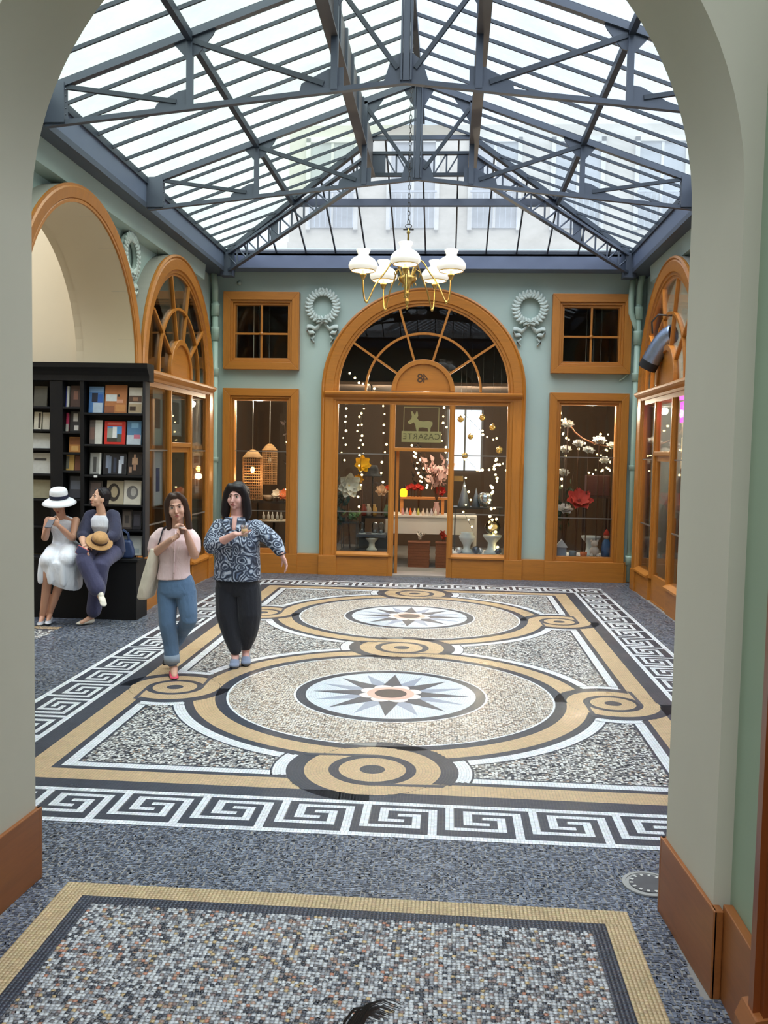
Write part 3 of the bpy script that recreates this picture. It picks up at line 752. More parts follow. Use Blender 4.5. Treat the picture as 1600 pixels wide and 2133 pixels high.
# ------------------------------------------------------------------ glazed roof
STEEL = M('slate_grey_paint', (72, 78, 91), 0.45, 0.08, 3.0, metal=0.0, spec=0.5)
STEELD = M('dark_slate_bar', (48, 55, 66), 0.5, 0.08, 3.0)
GIRD = M('brown_grey_girder', (92, 86, 86), 0.5, 0.2, 5.0)
EX, EZ, SL = 2.96, 4.80, 0.358
YB, YF = 13.40, 3.88
HYB, HYF = 11.04, 6.24        # where the hips meet the lantern strip
T1, T2 = 7.37, 9.91
zs_ = lambda x: EZ + SL * (EX - abs(x))                 # side slopes
CEIL = MB()
for s in (-1, 1):     # gutters double as the eaves
    CEIL.box(s * EX, s * (WX + 0.35), YF - 0.15, YB + 0.6, 4.50, 4.56)
ceil = CEIL.build('ceiling', STEEL, kind='structure', label='glazed hipped roof of frosted panes on grey iron bars')
def clip(poly, f):
    out = []
    for i in range(len(poly)):
        a, b = poly[i], poly[(i + 1) % len(poly)]; fa, fb = f(a), f(b)
        if fa >= 0: out.append(a)
        if (fa >= 0) != (fb >= 0):
            t = fa / (fa - fb); out.append((a[0] + (b[0] - a[0]) * t, a[1] + (b[1] - a[1]) * t))
    return out
lim_b = lambda p: abs(p[0]) - 0.6 - (p[1] - HYB)        # >=0 on the side slopes (back hip)
lim_f = lambda p: abs(p[0]) - 0.6 - (HYF - p[1])
GL = frosted('frosted_glass_greenish', (234, 243, 230), 0.12); GR = frosted('frosted_glass_bluish', (232, 240, 247), 0.12)
GH = frosted('frosted_glass_pale', (236, 240, 246), 0.12); GC = glass('clear_roof_glass', (0.93, 0.95, 0.97), 0.8)
step = (T2 - T1) / 7
ys = [T1 + step * k for k in range(-10, 18)]; ys = [YF] + [y for y in ys if YF + 0.1 < y < YB - 0.1] + [YB]
rows = [(EX, 1.75), (1.75, 0.6), (0.6, 0.0)]
for s in (-1, 1):
    for ya, yb in zip(ys[:-1], ys[1:]):
        for xo, xi in rows:
            poly = [(s * xo, ya), (s * xo, yb), (s * xi, yb), (s * xi, ya)]
            if xi >= 0.6: poly = clip(clip(poly, lim_b), lim_f)
            else: poly = [(x, min(max(y, HYF), HYB)) for x, y in poly]
            if len(poly) < 3 or abs(poly[0][1] - poly[1][1]) + abs(poly[1][0] - poly[2][0]) < 0.01: continue
            m = MB(); m.add([(x, y, zs_(x) + 0.02) for x, y in poly], [tuple(range(len(poly)))])
            if len({(round(x, 4), round(y, 4)) for x, y in poly}) < 3: continue
            m.build('pane', GL if s < 0 else GR, ceil)
    # glazing bars running up the slope
    for y in ys[1:-1]:
        xi = 0.0
        if y > HYB: xi = 0.6 + (y - HYB)
        if y < HYF: xi = 0.6 + (HYF - y)
        m = MB(); m.bar((s * EX, y, EZ), (s * xi, y, zs_(xi)), 0.018, 0.03); m.build('glazing_bar', STEELD, ceil)
    yp0, yp1 = HYF - (1.75 - 0.6), HYB + (1.75 - 0.6)
    m = MB(); m.bar((s * 1.75, yp0, zs_(1.75) - 0.05), (s * 1.75, yp1, zs_(1.75) - 0.05), 0.05, 0.07); m.build('purlin', STEELD, ceil)
    m = MB(); m.box(s * (EX - 0.02), s * (EX + 0.05), YF, YB, 4.76, 4.83); m.build('eaves_plate', STEELD, ceil)
    g = MB(); g.box(s * 0.585, s * 0.615, HYF, HYB, 5.19, 5.60); g.box(s * 0.55, s * 0.65, HYF, HYB, 5.17, 5.19)
    g.build('lantern_girder', GIRD, ceil)
    for k in range(5):      # stiffeners
        y = T1 + (T2 - T1) * (k + 0.5) / 5; h = MB(); h.box(s * 0.56, s * 0.60, y - 0.02, y + 0.02, 5.19, 5.58); h.build('girder_stiffener', STEEL, ceil)
    # hip rafters and the lattice girders under them
    for yh, ye in ((HYB, YB), (HYF, YF)):
        m = MB(); m.bar((s * 0.6, yh, zs_(0.6) - 0.02), (s * EX, ye, EZ - 0.02), 0.05, 0.07); m.build('hip_rafter', STEELD, ceil)
        P = lambda t, q: Vector((s * (0.6 + (EX - 0.63) * t), yh + (ye - yh) * 0.985 * t, (5.45 if q else 5.20) + ((4.75 if q else 4.50) - (5.45 if q else 5.20)) * t))
        L = empty('hip_lattice', parent=ceil)
        for q in (0, 1):
            m = MB(); m.bar(P(0, q), P(1, q), 0.06, 0.035); m.build('chord', STEEL, L)
        N = 12
        for k in range(N):
            t0, t1 = k / N, (k + 1) / N
            m = MB(); m.bar(P(t0, 0), P(t0, 1), 0.022, 0.022, (1, 0, 0)); m.build('lattice_post', STEEL, L)
            m = MB(); m.bar(P(t0, 0), P(t1, 1), 0.016, 0.016, (1, 0, 0)); m.build('lattice_brace', STEEL, L)
        for t0, t1 in ((0.0, 0.06), (0.60, 0.65), (0.94, 1.0)):
            m = MB(); a, b, c, d = P(t0, 0), P(t1, 0), P(t1, 1), P(t0, 1); off = Vector((0.008, 0.008 * s, 0))
            m.add([p + off for p in (a, b, c, d)] + [p - off for p in (a, b, c, d)], [(0, 1, 2, 3), (7, 6, 5, 4), (0, 4, 5, 1), (1, 5, 6, 2), (2, 6, 7, 3), (3, 7, 4, 0)]); m.build('lattice_plate', STEEL, L)
m = MB(); m.bar((0, HYF, 5.83), (0, HYB, 5.83), 0.06, 0.08); m.build('ridge_bar', STEELD, ceil)
for sgn, ye, yh in ((1, YB, HYB), (-1, YF, HYF)):
    zh = lambda y: EZ + SL * abs(ye - y)
    xs = [0.44 * k for k in range(-7, 8) if abs(0.44 * k) < EX - 0.05]; xs = [-EX] + xs + [EX]
    yp = ye - sgn * 1.21
    for x0, x1 in zip(xs[:-1], xs[1:]):
        for ya, yb in ((ye, yp), (yp, yh)):
            poly = [(x0, ya), (x1, ya), (x1, yb), (x0, yb)]
            for sx in (-1, 1): poly = clip(poly, lambda p: 0.6 + abs(p[1] - yh) - sx * p[0])
            if len(poly) < 3 or len({(round(x, 4), round(y, 4)) for x, y in poly}) < 3: continue
            m = MB(); m.add([(x, y, zh(y) + 0.02) for x, y in poly], [tuple(range(len(poly)))])
            m.build('pane', GH, ceil)
    for x in xs[1:-1]:
        yt = yh if abs(x) < 0.6 else yh + sgn * (abs(x) - 0.6)
        m = MB(); m.bar((x, ye, EZ), (x, yt, zh(yt)), 0.02, 0.03); m.build('glazing_bar', STEELD, ceil)
    xw = 0.6 + abs(yp - yh)
    m = MB(); m.bar((-xw, yp, zh(yp) - 0.05), (xw, yp, zh(yp) - 0.05), 0.08, 0.09); m.build('purlin', STEEL, ceil)
    m = MB(); m.box(-EX, EX, min(ye, ye + sgn * 0.05), max(ye, ye + sgn * 0.05), 4.75, 4.84); m.build('eaves_plate', STEELD, ceil)
    g = MB(); g.prism([(-0.6, 5.645), (0.6, 5.645), (0, 5.86)], XZ, yh - 0.003, yh + 0.003); g.build('pane', GC, ceil)
    m = MB(); m.bar((-0.6, yh, 5.63), (0.6, yh, 5.63), 0.05, 0.05); m.build('gable_rail', STEEL, ceil)
    L = empty('end_lattice', parent=ceil)
    for z in (5.20, 5.45):
        m = MB(); m.bar((-0.6, yh, z), (0.6, yh, z), 0.06, 0.035); m.build('chord', STEELD, L)
    for k in range(9):
        x = -0.6 + 1.2 * k / 8
        m = MB(); m.bar((x, yh, 5.2), (x, yh, 5.45), 0.02, 0.02, (1, 0, 0)); m.build('lattice_post', STEEL, L)
        if 1 <= k < 7:
            x2 = x + 0.15; a, b = ((5.45, 5.2) if k < 4 else (5.2, 5.45)); m = MB(); m.bar((x, yh, a), (x2, yh, b), 0.016, 0.016, (0, 1, 0)); m.build('lattice_brace', STEEL, L)
    for s in (-1, 1):
        m = MB(); m.box(s * 0.43, s * 0.60, yh - 0.02, yh - 0.005, 5.2, 5.45); m.build('lattice_plate', STEEL, L)
# gutters round the hall
GUT = M('gutter_blue_grey', (96, 105, 126), 0.4, 0.08, 1.5)
for i, s in enumerate((-1, 1)):
    m = MB(); m.prism([(s * EX, 4.56), (s * EX, 4.78), (s * (WX + 0.3), 4.95), (s * (WX + 0.3), 4.56)], lambda a, b, d: (a, d, b), YF - 0.2, YB + 0.3)
    m.build('trim_%d' % (2 + i), GUT, kind='structure', label='blue-grey iron gutter beam along the side wall')
    c = MB(); c.prism([(s * WX, 4.26), (s * 3.13, 4.29), (s * 3.11, 4.50), (s * WX, 4.50)], lambda a, b, d: (a, d, b), 3.72, 12.85)
    c.build('trim_%d' % (4 + i), GREEN, kind='structure', label='green cornice under the gutter of the side wall')
m = MB(); m.box(-EX, EX, YB, HB + 0.3, 4.57, 4.78); m.build('trim_6', GUT, kind='structure', label='blue-grey iron gutter beam along the back wall')
m = MB(); m.box(-EX, EX, 3.69, YF, 4.57, 4.78); m.build('trim_7', GUT, kind='structure', label='blue-grey iron gutter beam over the near arch')
m = MB(); m.box(-3.65, 3.65, 3.15, 3.75, 4.95, 5.02); m.build('trim_8', STEEL, kind='structure', label='iron coping over the near arch')

# trusses
def truss(y, label):
    r = empty('roof_truss', (0, y, 0), label=label, cat='roof truss', group='iron roof trusses of the hall')
    zt = lambda x: zs_(x) - 0.03
    zb = lambda x: 4.82 - (4.82 - 4.51) * abs(x) / 2.87
    def B(nm, x0, z0, x1, z1, w, h, mat=STEEL):
        m = MB(); m.bar((x0, 0, z0), (x1, 0, z1), w, h, (0, 0, 1) if abs(x1 - x0) > 0.01 else (1, 0, 0)); m.build(nm, mat, r)
    def plate(nm, pts):
        m = MB(); m.prism(pts, XZ, -0.007, 0.007); m.build(nm, STEEL, r)
    B('king_post', 0, zb(0), 0, 5.84, 0.07, 0.05)
    m = MB(); m.box(-0.045, -0.03, -0.045, 0.045, zb(0), 5.84); m.box(0.03, 0.045, -0.045, 0.045, zb(0), 5.84); m.build('king_post_angle', STEEL, r)
    plate('gusset_plate', [(-0.185, zb(0.185)), (0.185, zb(0.185)), (0.13, zb(0) + 0.15), (0.05, zb(0) + 0.22), (-0.05, zb(0) + 0.22), (-0.13, zb(0) + 0.15)])
    plate('gusset_plate', [(-0.17, 5.76), (0, 5.85), (0.17, 5.76), (0.06, 5.58), (-0.06, 5.58)])
    for k in range(6):
        m = MB(); m.ball((-0.035 + 0.07 * (k % 2), -0.012, zb(0) + 0.05 + 0.05 * (k // 2)), 0.008, 6, 4); m.build('rivet', STEEL, r)
    for s in (-1, 1):
        B('top_chord', s * 2.9, zt(2.9), 0, zt(0), 0.06, 0.055)
        B('bottom_chord', s * 2.95, zb(2.95), 0, zb(0), 0.05, 0.038)
        B('post', s * 1.75, zb(1.75), s * 1.75, zt(1.75), 0.045, 0.05)
        B('lantern_post', s * 0.575, zb(0.575), s * 0.575, zt(0.575), 0.06, 0.055)
        B('diagonal', s * 1.72, zt(1.75) - 0.05, s * 0.66, zb(0.66) + 0.06, 0.035, 0.04, STEELD)
        B('diagonal', s * 2.80, zt(2.80) - 0.02, s * 1.86, zb(1.86) + 0.06, 0.035, 0.035, STEELD)
        B('diagonal', s * 0.54, zt(0.54) - 0.09, s * 0.07, zb(0) + 0.10, 0.035, 0.035, STEELD)
        plate('gusset_plate', [(s * 0.50, zb(0.5)), (s * 0.86, zb(0.86)), (s * 0.84, zb(0.84) + 0.08), (s * 0.62, zb(0.6) + 0.17), (s * 0.50, zb(0.5) + 0.17)])
        plate('gusset_plate', [(s * 0.62, zt(0.62) - 0.30), (s * 0.36, zt(0.36) - 0.02), (s * 0.60, zt(0.6) + 0.02)])
        plate('gusset_plate', [(s * 1.73, zb(1.73)), (s * 2.05, zb(2.05)), (s * 2.02, zb(2.02) + 0.06), (s * 1.84, zb(1.84) + 0.14), (s * 1.73, zb(1.73) + 0.15)])
        plate('gusset_plate', [(s * 1.90, zt(1.90)), (s * 1.52, zt(1.52)), (s * 1.56, zt(1.56) - 0.07), (s * 1.68, zt(1.7) - 0.17), (s * 1.78, zt(1.78) - 0.17)])
        m = MB(); m.box(s * 2.78, s * 2.96, -0.04, 0.04, zb(2.85), zt(2.78)); m.build('bearing_box', STEEL, r)
        for k in range(5):
            m = MB(); m.ball((s * 2.76, -0.052, zb(2.8) + 0.05 + 0.05 * k), 0.007, 6, 4); m.build('rivet', STEEL, r)
truss(T1, 'iron roof truss nearest the camera, cut by the arch')
truss(T2, 'iron roof truss farther back, above the chandelier')
for s in (-1, 1):   # corner brackets at the hips
    m = MB(); m.box(s * 2.84, s * 3.02, 13.30, 13.48, 4.44, 4.78); m.build('trim_%d' % (9 if s < 0 else 10), STEEL, kind='structure', label='iron bracket box in the far corner under the gutter')
# corridor roof over the camera
cr = MB(); cr.bar((0, -4, 5.9), (0, 3.2, 5.9), 0.08, 0.1); cr = cr.build('ceiling_corridor', STEEL, kind='structure', label='glazed roof of the near corridor')
for s in (-1, 1):
    for k in range(12):
        y0, y1 = -4 + 0.6 * k, -3.4 + 0.6 * k
        m = MB(); m.add([(s * 1.6, y0, 5.0), (s * 1.6, y1, 5.0), (0, y1, 5.9), (0, y0, 5.9)], [(0, 1, 2, 3)]); m.build('pane' if y0 < 2.3 else 'light_block_board', GH if y0 < 2.3 else M('brown_light_block', (120, 104, 84), 0.8), cr)  # last bay: unseen boards added to cut roof light on the arch face
        m = MB(); m.bar((s * 1.6, y0, 4.98), (0, y0, 5.88), 0.03, 0.05); m.build('glazing_bar', STEELD, cr)
# stone house behind the hall, seen through the end of the roof
def house():
    r = empty('apartment_house', (0, 21.0, 0), label='cream stone apartment house beyond the far end of the glass roof', cat='building')
    m = MB(); m.box(-3.4, 6.0, 0, 0.5, 0, 9.3); m.build('facade', M('cream_limestone', (158, 152, 140), 0.8, 0.06, 0.5), r)
    WIN, FR = M('window_dark_glass', (132, 136, 140), 0.15, 0.1), M('white_window_frame', (170, 168, 162), 0.6)
    for zi, z in enumerate((4.6, 7.0)):
        for k in range(-2, 3):
            x = k * 1.85 + 1.3
            w = empty('window', (x, 0, z), parent=r)
            m = MB(); m.box(-0.5, 0.5, -0.03, 0.02, 0, 1.9); m.build('pane', WIN, w)
            m = MB(); m.box(-0.6, -0.5, -0.08, 0.02, -0.05, 2.0); m.box(0.5, 0.6, -0.08, 0.02, -0.05, 2.0); m.box(-0.6, 0.6, -0.08, 0.02, 1.9, 2.02); m.box(-0.03, 0.03, -0.06, 0.0, 0, 1.9); m.build('frame', FR, w)
            m = MB()
            for j in range(9): m.box(-0.5 + j * 0.125 - 0.008, -0.5 + j * 0.125 + 0.008, -0.2, -0.185, -0.02, 0.75)
            m.box(-0.55, 0.55, -0.21, -0.18, 0.75, 0.79); m.build('railing', M('pale_railing', (140, 146, 154), 0.6), w)
        m = MB(); m.box(-3.4, 6.0, -0.18, 0.05, z - 0.55, z - 0.35); m.build('string_course', MATS['cream_limestone'], r)
house()
# ------------------------------------------------------------------ chandelier
def chandelier(x, y):
    z = 3.43
    r = empty('chandelier', (x, y, z), label='brass chandelier with five white opal glass shades hanging over the mosaic', cat='chandelier')
    BR = M('polished_brass', (196, 160, 90), 0.28, 0.12, 10, metal=1.0)
    OP = MATS.get('opal') or None
    m_, nt, b = _new('opal_glass_shade'); MATS['opal_glass_shade'] = m_
    b.inputs['Base Color'].default_value = (0.86, 0.88, 0.9, 1); b.inputs['Roughness'].default_value = 0.18
    b.inputs['Emission Color'].default_value = (1.0, 0.86, 0.62, 1); b.inputs['Emission Strength'].default_value = 0.22
    stem = [(0.001, -0.20), (0.012, -0.19), (0.014, -0.17), (0.006, -0.155), (0.02, -0.14), (0.024, -0.12), (0.012, -0.10), (0.018, -0.07), (0.03, -0.055), (0.016, -0.035), (0.026, 0.0), (0.034, 0.03), (0.06, 0.05), (0.085, 0.075), (0.09, 0.10), (0.06, 0.115), (0.03, 0.125), (0.018, 0.17), (0.014, 0.30), (0.022, 0.32), (0.012, 0.36), (0.010, 0.50), (0.02, 0.52), (0.006, 0.54), (0.004, 0.56)]
    MB().lathe(stem, 16).build('stem', BR, r)
    m = MB(); m.bar((-0.05, 0, 0.545), (0.05, 0, 0.545), 0.008, 0.012); m.tube([(0.03 * math.cos(t), 0, 0.575 + 0.02 * math.sin(t)) for t in [2 * PI * i / 12 for i in range(13)]], 0.004, 6); m.build('hook', M('dark_iron', (70, 66, 62), 0.5, metal=0.6), r)
    # chain
    cm = MB()
    cm.tube([(0.011 * math.cos(t), 0, 0.024 * math.sin(t)) for t in [2 * PI * i / 12 for i in range(13)]], 0.0032, 5, False)
    lk = cm.mesh('chain_link', M('dark_iron'))
    n = int((5.80 - z - 0.60) / 0.04)
    for i in range(n): inst('chain_link', lk, r, (0, 0, 0.615 + i * 0.04), (0, 0, (i % 2) * PI / 2))
    shade = [(0.064, 0.140), (0.067, 0.134), (0.057, 0.112), (0.049, 0.094), (0.051, 0.082), (0.072, 0.070), (0.104, 0.050), (0.127, 0.022), (0.138, -0.008), (0.134, -0.030), (0.118, -0.048), (0.108, -0.055), (0.106, -0.052), (0.116, -0.045), (0.129, -0.029), (0.133, -0.008), (0.122, 0.020), (0.100, 0.046), (0.070, 0.065), (0.047, 0.079), (0.045, 0.094), (0.053, 0.112), (0.062, 0.134), (0.060, 0.139)]
    R = 0.43
    for k in range(5):
        t = -PI / 2 + 2 * PI * k / 5; q = empty('lamp_arm', (0, 0, 0), t, parent=r)
        pts = []
        for i in range(25):
            u = i / 24
            # out and up from the hub, down in a long swan neck, up into the burner
            px = 0.05 + (R - 0.05) * (0.5 - 0.5 * math.cos(PI * min(1, u * 1.06)))
            pz = 0.09 + 0.16 * math.exp(-((u - 0.28) / 0.15) ** 2) - 0.24 * math.exp(-((u - 0.76) / 0.17) ** 2) + 0.06 * max(0, u - 0.85) / 0.15
            pts.append((px, 0, pz))
        pts[-1] = (R, 0, 0.085)
        MB().tube(pts, 0.0075, 8).build('arm', BR, q)
        m = MB(); m.lathe([(0.004, 0.05), (0.016, 0.055), (0.02, 0.075), (0.03, 0.09), (0.032, 0.105), (0.016, 0.115), (0.014, 0.135), (0.012, 0.14)], 12, (R, 0, 0)); m.build('burner', BR, q)
        m = MB(); m.ball(tuple(min(pts, key=lambda p: p[2])), 0.015, 8, 6); m.build('arm_ball', BR, q)
        MB().tube([(R * 0.2, 0, 0.02), (R * 0.12, 0, 0.10), (R * 0.2, 0, 0.17), (R * 0.3, 0, 0.14), (R * 0.26, 0, 0.09)], 0.006, 6).build('scroll', BR, q)
        MB().lathe(shade + shade[:1], 28, (R, 0, 0.19), caps=False).build('shade', MATS['opal_glass_shade'], q)
        MB().lathe([(0.110, -0.050), (0.115, -0.054), (0.115, -0.060), (0.108, -0.060), (0.108, -0.050), (0.110, -0.050)], 28, (R, 0, 0.19), caps=False).build('rim', BR, q)
        m = MB(); m.ball((R, 0, 0.205), 0.026, 12, 8, sz=1.3); m.build('bulb', emitter('warm_bulb', (255, 226, 170), 14), q)
        ld = bpy.data.lights.new('lamp_glow', 'POINT'); ld.energy = 1.6; ld.color = (1, 0.76, 0.48); ld.shadow_soft_size = 0.01
        lo = bpy.data.objects.new('lamp_glow', ld); lo.location = (R, 0, 0.155); put(lo, q)
chandelier(-0.02, 8.64)

# ------------------------------------------------------------------ plaster wreaths
PLAST = M('pale_grey_green_plaster', (188, 198, 190), 0.6, 0.1, 8)
def wreath(loc, rz, label):
    r = empty('plaster_wreath', loc, rz, label=label, cat='wreath', group='plaster wreaths on the green walls')
    m = MB(); R = 0.208
    m.tube([(R * math.cos(t), -0.012, R * math.sin(t)) for t in [2 * PI * i / 40 for i in range(41)]], 0.042, 8, False, True, 1.0); m.build('ring', PLAST, r)
    lf = MB(); lf.ball((0, -0.008, 0), 0.04, 7, 6, sx=0.52, sy=0.42, sz=1.1)
    me = lf.mesh('leaf', PLAST)
    rr = random.Random(5)
    for k in range(26):
        t = 2 * PI * k / 26 + 0.1
        for j, (dr, an) in enumerate(((-0.024, 0.5), (0.026, -0.5))):
            q = R + dr; side = 1 if math.cos(t) > 0 else -1
            inst('leaf', me, r, (q * math.cos(t), -0.038, q * math.sin(t)), (0, -(t - PI / 2) + (0 if side > 0 else PI) + side * an + PI / 2 * 0, 0), (1.1, 1.0, 1.0))
    for s in (-1, 1):
        b = MB(); b.tube([(s * 0.0, -0.06, -0.21), (s * 0.05, -0.06, -0.19), (s * 0.09, -0.055, -0.205), (s * 0.07, -0.05, -0.24), (0, -0.06, -0.225)], 0.016, 6, True, True, 0.6); b.build('bow_loop', PLAST, r)
        pts = [(s * 0.02, -0.03, -0.24), (s * 0.06, -0.025, -0.30), (s * 0.11, -0.03, -0.34), (s * 0.18, -0.03, -0.30), (s * 0.23, -0.028, -0.30), (s * 0.245, -0.025, -0.35), (s * 0.20, -0.025, -0.40), (s * 0.14, -0.03, -0.385), (s * 0.11, -0.025, -0.42), (s * 0.13, -0.022, -0.46), (s * 0.18, -0.018, -0.50), (s * 0.12, -0.015, -0.545)]
        w = MB(); n = len(pts)
        vs = []
        for i, p in enumerate(pts):
            wd = 0.034 * (1 - 0.4 * i / n); yy = 0.016 * math.sin(i * 1.4)
            vs += [(p[0], p[1] - yy, p[2] + wd), (p[0], p[1] + yy, p[2] - wd), (p[0], p[1] + yy + 0.02, p[2] - wd), (p[0], p[1] - yy + 0.02, p[2] + wd)]
        fs = [(4 * i + j, 4 * i + (j + 1) % 4, 4 * i + 4 + (j + 1) % 4, 4 * i + 4 + j) for i in range(n - 1) for j in range(4)]
        w.add(vs, fs, True); w.build('ribbon', PLAST, r)
wreath((-1.535, HB - 0.03, 4.055), 0, 'pale plaster wreath with ribbons between the left square window and the arch')
wreath((1.555, HB - 0.03, 4.045), 0, 'pale plaster wreath with ribbons between the arch and the right square window')
wreath((-WX + 0.03, 10.03, 4.02), PI / 2, 'pale plaster wreath seen edge-on between the passage arch and the print shop')

# ------------------------------------------------------------------ rain pipes
PIPE = M('green_painted_pipe', (168, 188, 170), 0.4, 0.06, 5)
def pipe(label, x, y, extra):
    r = empty('drainpipe', (x, y, 0), label=label, cat='pipe', group='green drainpipes in the far corners')
    MB().tube([(0, 0, 0.02), (0, 0, 4.15)], 0.045, 14).build('shaft', PIPE, r)
    for z, h in ((0.34, 0.07), (1.72, 0.035), (3.05, 0.06), (3.62, 0.10), (3.98, 0.09)):
        MB().lathe([(0.045, -h), (0.06, -h), (0.062, h * 0.6), (0.066, h), (0.045, h)], 14, (0, 0, z)).build('collar', PIPE, r)
    if extra:
        MB().tube([(0, 0, 4.10), (0.0, -0.02, 4.35), (0.02, -0.1, 4.52)], 0.045, 12).build('head', PIPE, r)
        MB().tube([(0.0, 0, 3.72), (-0.05, 0, 3.82), (-0.11, -0.02, 3.98), (-0.12, -0.03, 4.2), (-0.11, -0.06, 4.52)], 0.042, 12).build('branch', PIPE, r)
    else:
        MB().tube([(0, 0, 4.10), (0.0, -0.02, 4.30), (-0.01, -0.08, 4.52)], [0.045, 0.05, 0.05], 12).build('head', PIPE, r)
    return r
pipe('straight green drainpipe in the far corner beside the print shop', -3.165, 13.60, False)
pipe('forked green drainpipe in the far corner beside the right shopfront', 3.13, 13.60, True)
m = MB(); m.tube([(3.02, 13.66, 4.2), (3.055, 13.66, 4.0), (3.06, 13.66, 3.3), (3.05, 13.65, 3.15), (2.97, 13.66, 3.05), (2.90, 13.68, 3.0)], 0.014, 8)
m.build('conduit', PIPE, label='thin green cable conduit curving past the right square window', cat='conduit')
m = MB(); m.lathe([(0.035, 0), (0.035, 0.02), (0.02, 0.03), (0.02, 0.045)], 12); m.xf(Matrix.Rotation(PI / 2, 4, 'X')); m.build('wall_boss', GREEN, None, (-2.82, HB, 4.40), label='small round green wall boss above the left square window', cat='wall fitting')

# ------------------------------------------------------------------ silver hose in the right fanlight
h = empty('air_duct', (3.04, 11.66, 3.30), label='silver flexible air duct poking out of the right fanlight', cat='duct')
SIL = M('foil_duct', (150, 162, 186), 0.28, 0.25, 14, metal=0.85, bump=0.25)
pts = []; rad = []
for i in range(25):
    u = i / 24; pts.append((0.12 - 0.22 * u, -0.08 + 0.22 * u, 0.12 + 0.03 * math.sin(u * PI) - 0.33 * u ** 1.3)); rad.append(0.115 + 0.006 * (i % 2))
MB().tube(pts, rad, 18, False).build('hose', SIL, h)
d = (Vector(pts[-1]) - Vector(pts[-3])).normalized(); e = Vector(pts[-1])
m = MB(); m.tube([e - d * 0.02, e + d * 0.09], 0.118, 18, False); m.tube([e + d * 0.09, e - d * 0.05], 0.10, 18, False); m.build('collar', M('black_rubber', (24, 22, 24), 0.6), h)
m = MB(); m.tube([e - d * 0.02, e - d * 0.01], 0.10, 18, True); m.build('flap', M('black_rubber'), h)
MB().tube([(0.1, -0.1, 0.34), (-0.06, -0.02, 0.36), (-0.12, 0.05, 0.28), (-0.10, 0.08, 0.14)], 0.012, 6).build('hanger_wire', M('dark_iron'), h)
# ------------------------------------------------------------------ black bookcase in the mouth of the side passage
BLK = M('black_lacquer', (13, 12, 14), 0.6, 0.2, 4.0, spec=0.3)
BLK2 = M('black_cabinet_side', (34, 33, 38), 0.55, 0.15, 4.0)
def bookcase():
    r = empty('bookcase', (-2.91, 9.85, 0), label='tall black bookcase full of art books with a bench-like base', cat='bookcase')
    def bx(nm, x0, x1, y0, y1, z0, z1, mat=BLK):
        m = MB(); m.box(x0 + 2.91, x1 + 2.91, y0 - 9.85, y1 - 9.85, z0, z1); return bevel(m.build(nm, mat, r), 0.004)
    bx('base_box', -4.95, -2.94, 9.505, 9.85, 0, 0.64); bx('bench_top', -4.97, -2.92, 9.485, 9.70, 0.64, 0.67)
    bx('end_panel', -2.94, -2.91, 9.70, 9.845, 0.67, 2.70, BLK2); bx('end_panel', -4.95, -4.92, 9.70, 9.845, 0.67, 2.70)
    bx('back_panel', -4.92, -2.94, 9.835, 9.848, 0.67, 2.70)
    for x0, x1 in ((-3.645, -3.60), (-3.985, -3.84), (-4.50, -4.46)): bx('divider', x0, x1, 9.70, 9.835, 0.67, 2.60)
    m = MB(); m.prism([(9.85, 2.60), (9.69, 2.60), (9.69, 2.66), (9.66, 2.70), (9.62, 2.74), (9.615, 2.79), (9.85, 2.79)], lambda y, z, x: (x + 2.91, y - 9.85, z), -4.97, -2.865); m.build('cornice', BLK, r)
    cols = [(-3.60, -2.94, (0.96, 1.235, 1.56, 1.895, 2.24)), (-3.84, -3.645, (0.98, 1.29, 1.60, 1.80, 2.03, 2.30)), (-4.46, -3.985, (0.98, 1.28, 1.56, 1.84, 2.05, 2.30)), (-4.92, -4.50, (0.98, 1.40, 1.84, 2.25))]
    for x0, x1, zs in cols:
        for z in zs:
            bx('shelf', x0, x1, 9.71, 9.835, z - 0.012, z)
            bx('shelf_lip', x0, x1, 9.70, 9.712, z - 0.012, z + 0.012)
    bx('shelf_tag', -3.49, -3.45, 9.697, 9.70, 1.542, 1.566, M('white_card', (225, 225, 222)))
bookcase()
def cover(rgb): return M('cover_%d_%d_%d' % rgb, rgb, 0.45, 0.16, 26)
def book(x0, x1, z0, z1, rgb, label, prints=(), ovals=(), y=9.775, th=0.025, tilt=0.12, cat='book', yaw=0.0):
    """a book leaning face-out on a shelf; prints are patches of the cover picture"""
    w, h = x1 - x0, z1 - z0
    r = empty('book', ((x0 + x1) / 2, y, z0), yaw, label=label, cat=cat, group='art books shown face-out in the black bookcase')
    r.rotation_euler = (-tilt, 0, yaw)
    m = MB(); m.box(-w / 2, w / 2, -th / 2, -th / 2 + 0.003, 0, h); m.box(-w / 2, w / 2, th / 2 - 0.003, th / 2, 0, h); m.box(-w / 2, -w / 2 + 0.003, -th / 2, th / 2, 0, h); m.build('cover', cover(rgb), r)
    m = MB(); m.box(-w / 2 + 0.003, w / 2 - 0.004, -th / 2 + 0.003, th / 2 - 0.003, 0.003, h - 0.003); m.build('pages', M('book_pages', (214, 206, 188), 0.8), r)
    for i, (u0, u1, v0, v1, c) in enumerate(prints):
        m = MB(); m.box(-w / 2 + u0 * w, -w / 2 + u1 * w, -th / 2 - 0.0006 - 0.0003 * i, -th / 2, v0 * h, v1 * h); m.build('cover_print', cover(c), r)
    for i, (u, v, a, b, c) in enumerate(ovals):
        m = MB(); m.prism([(-w / 2 + u * w + a * w * math.cos(t), v * h + b * h * math.sin(t)) for t in [2 * PI * k / 20 for k in range(20)]], XZ, -th / 2 - 0.002 - 0.0003 * i, -th / 2); m.build('cover_print', cover(c), r)
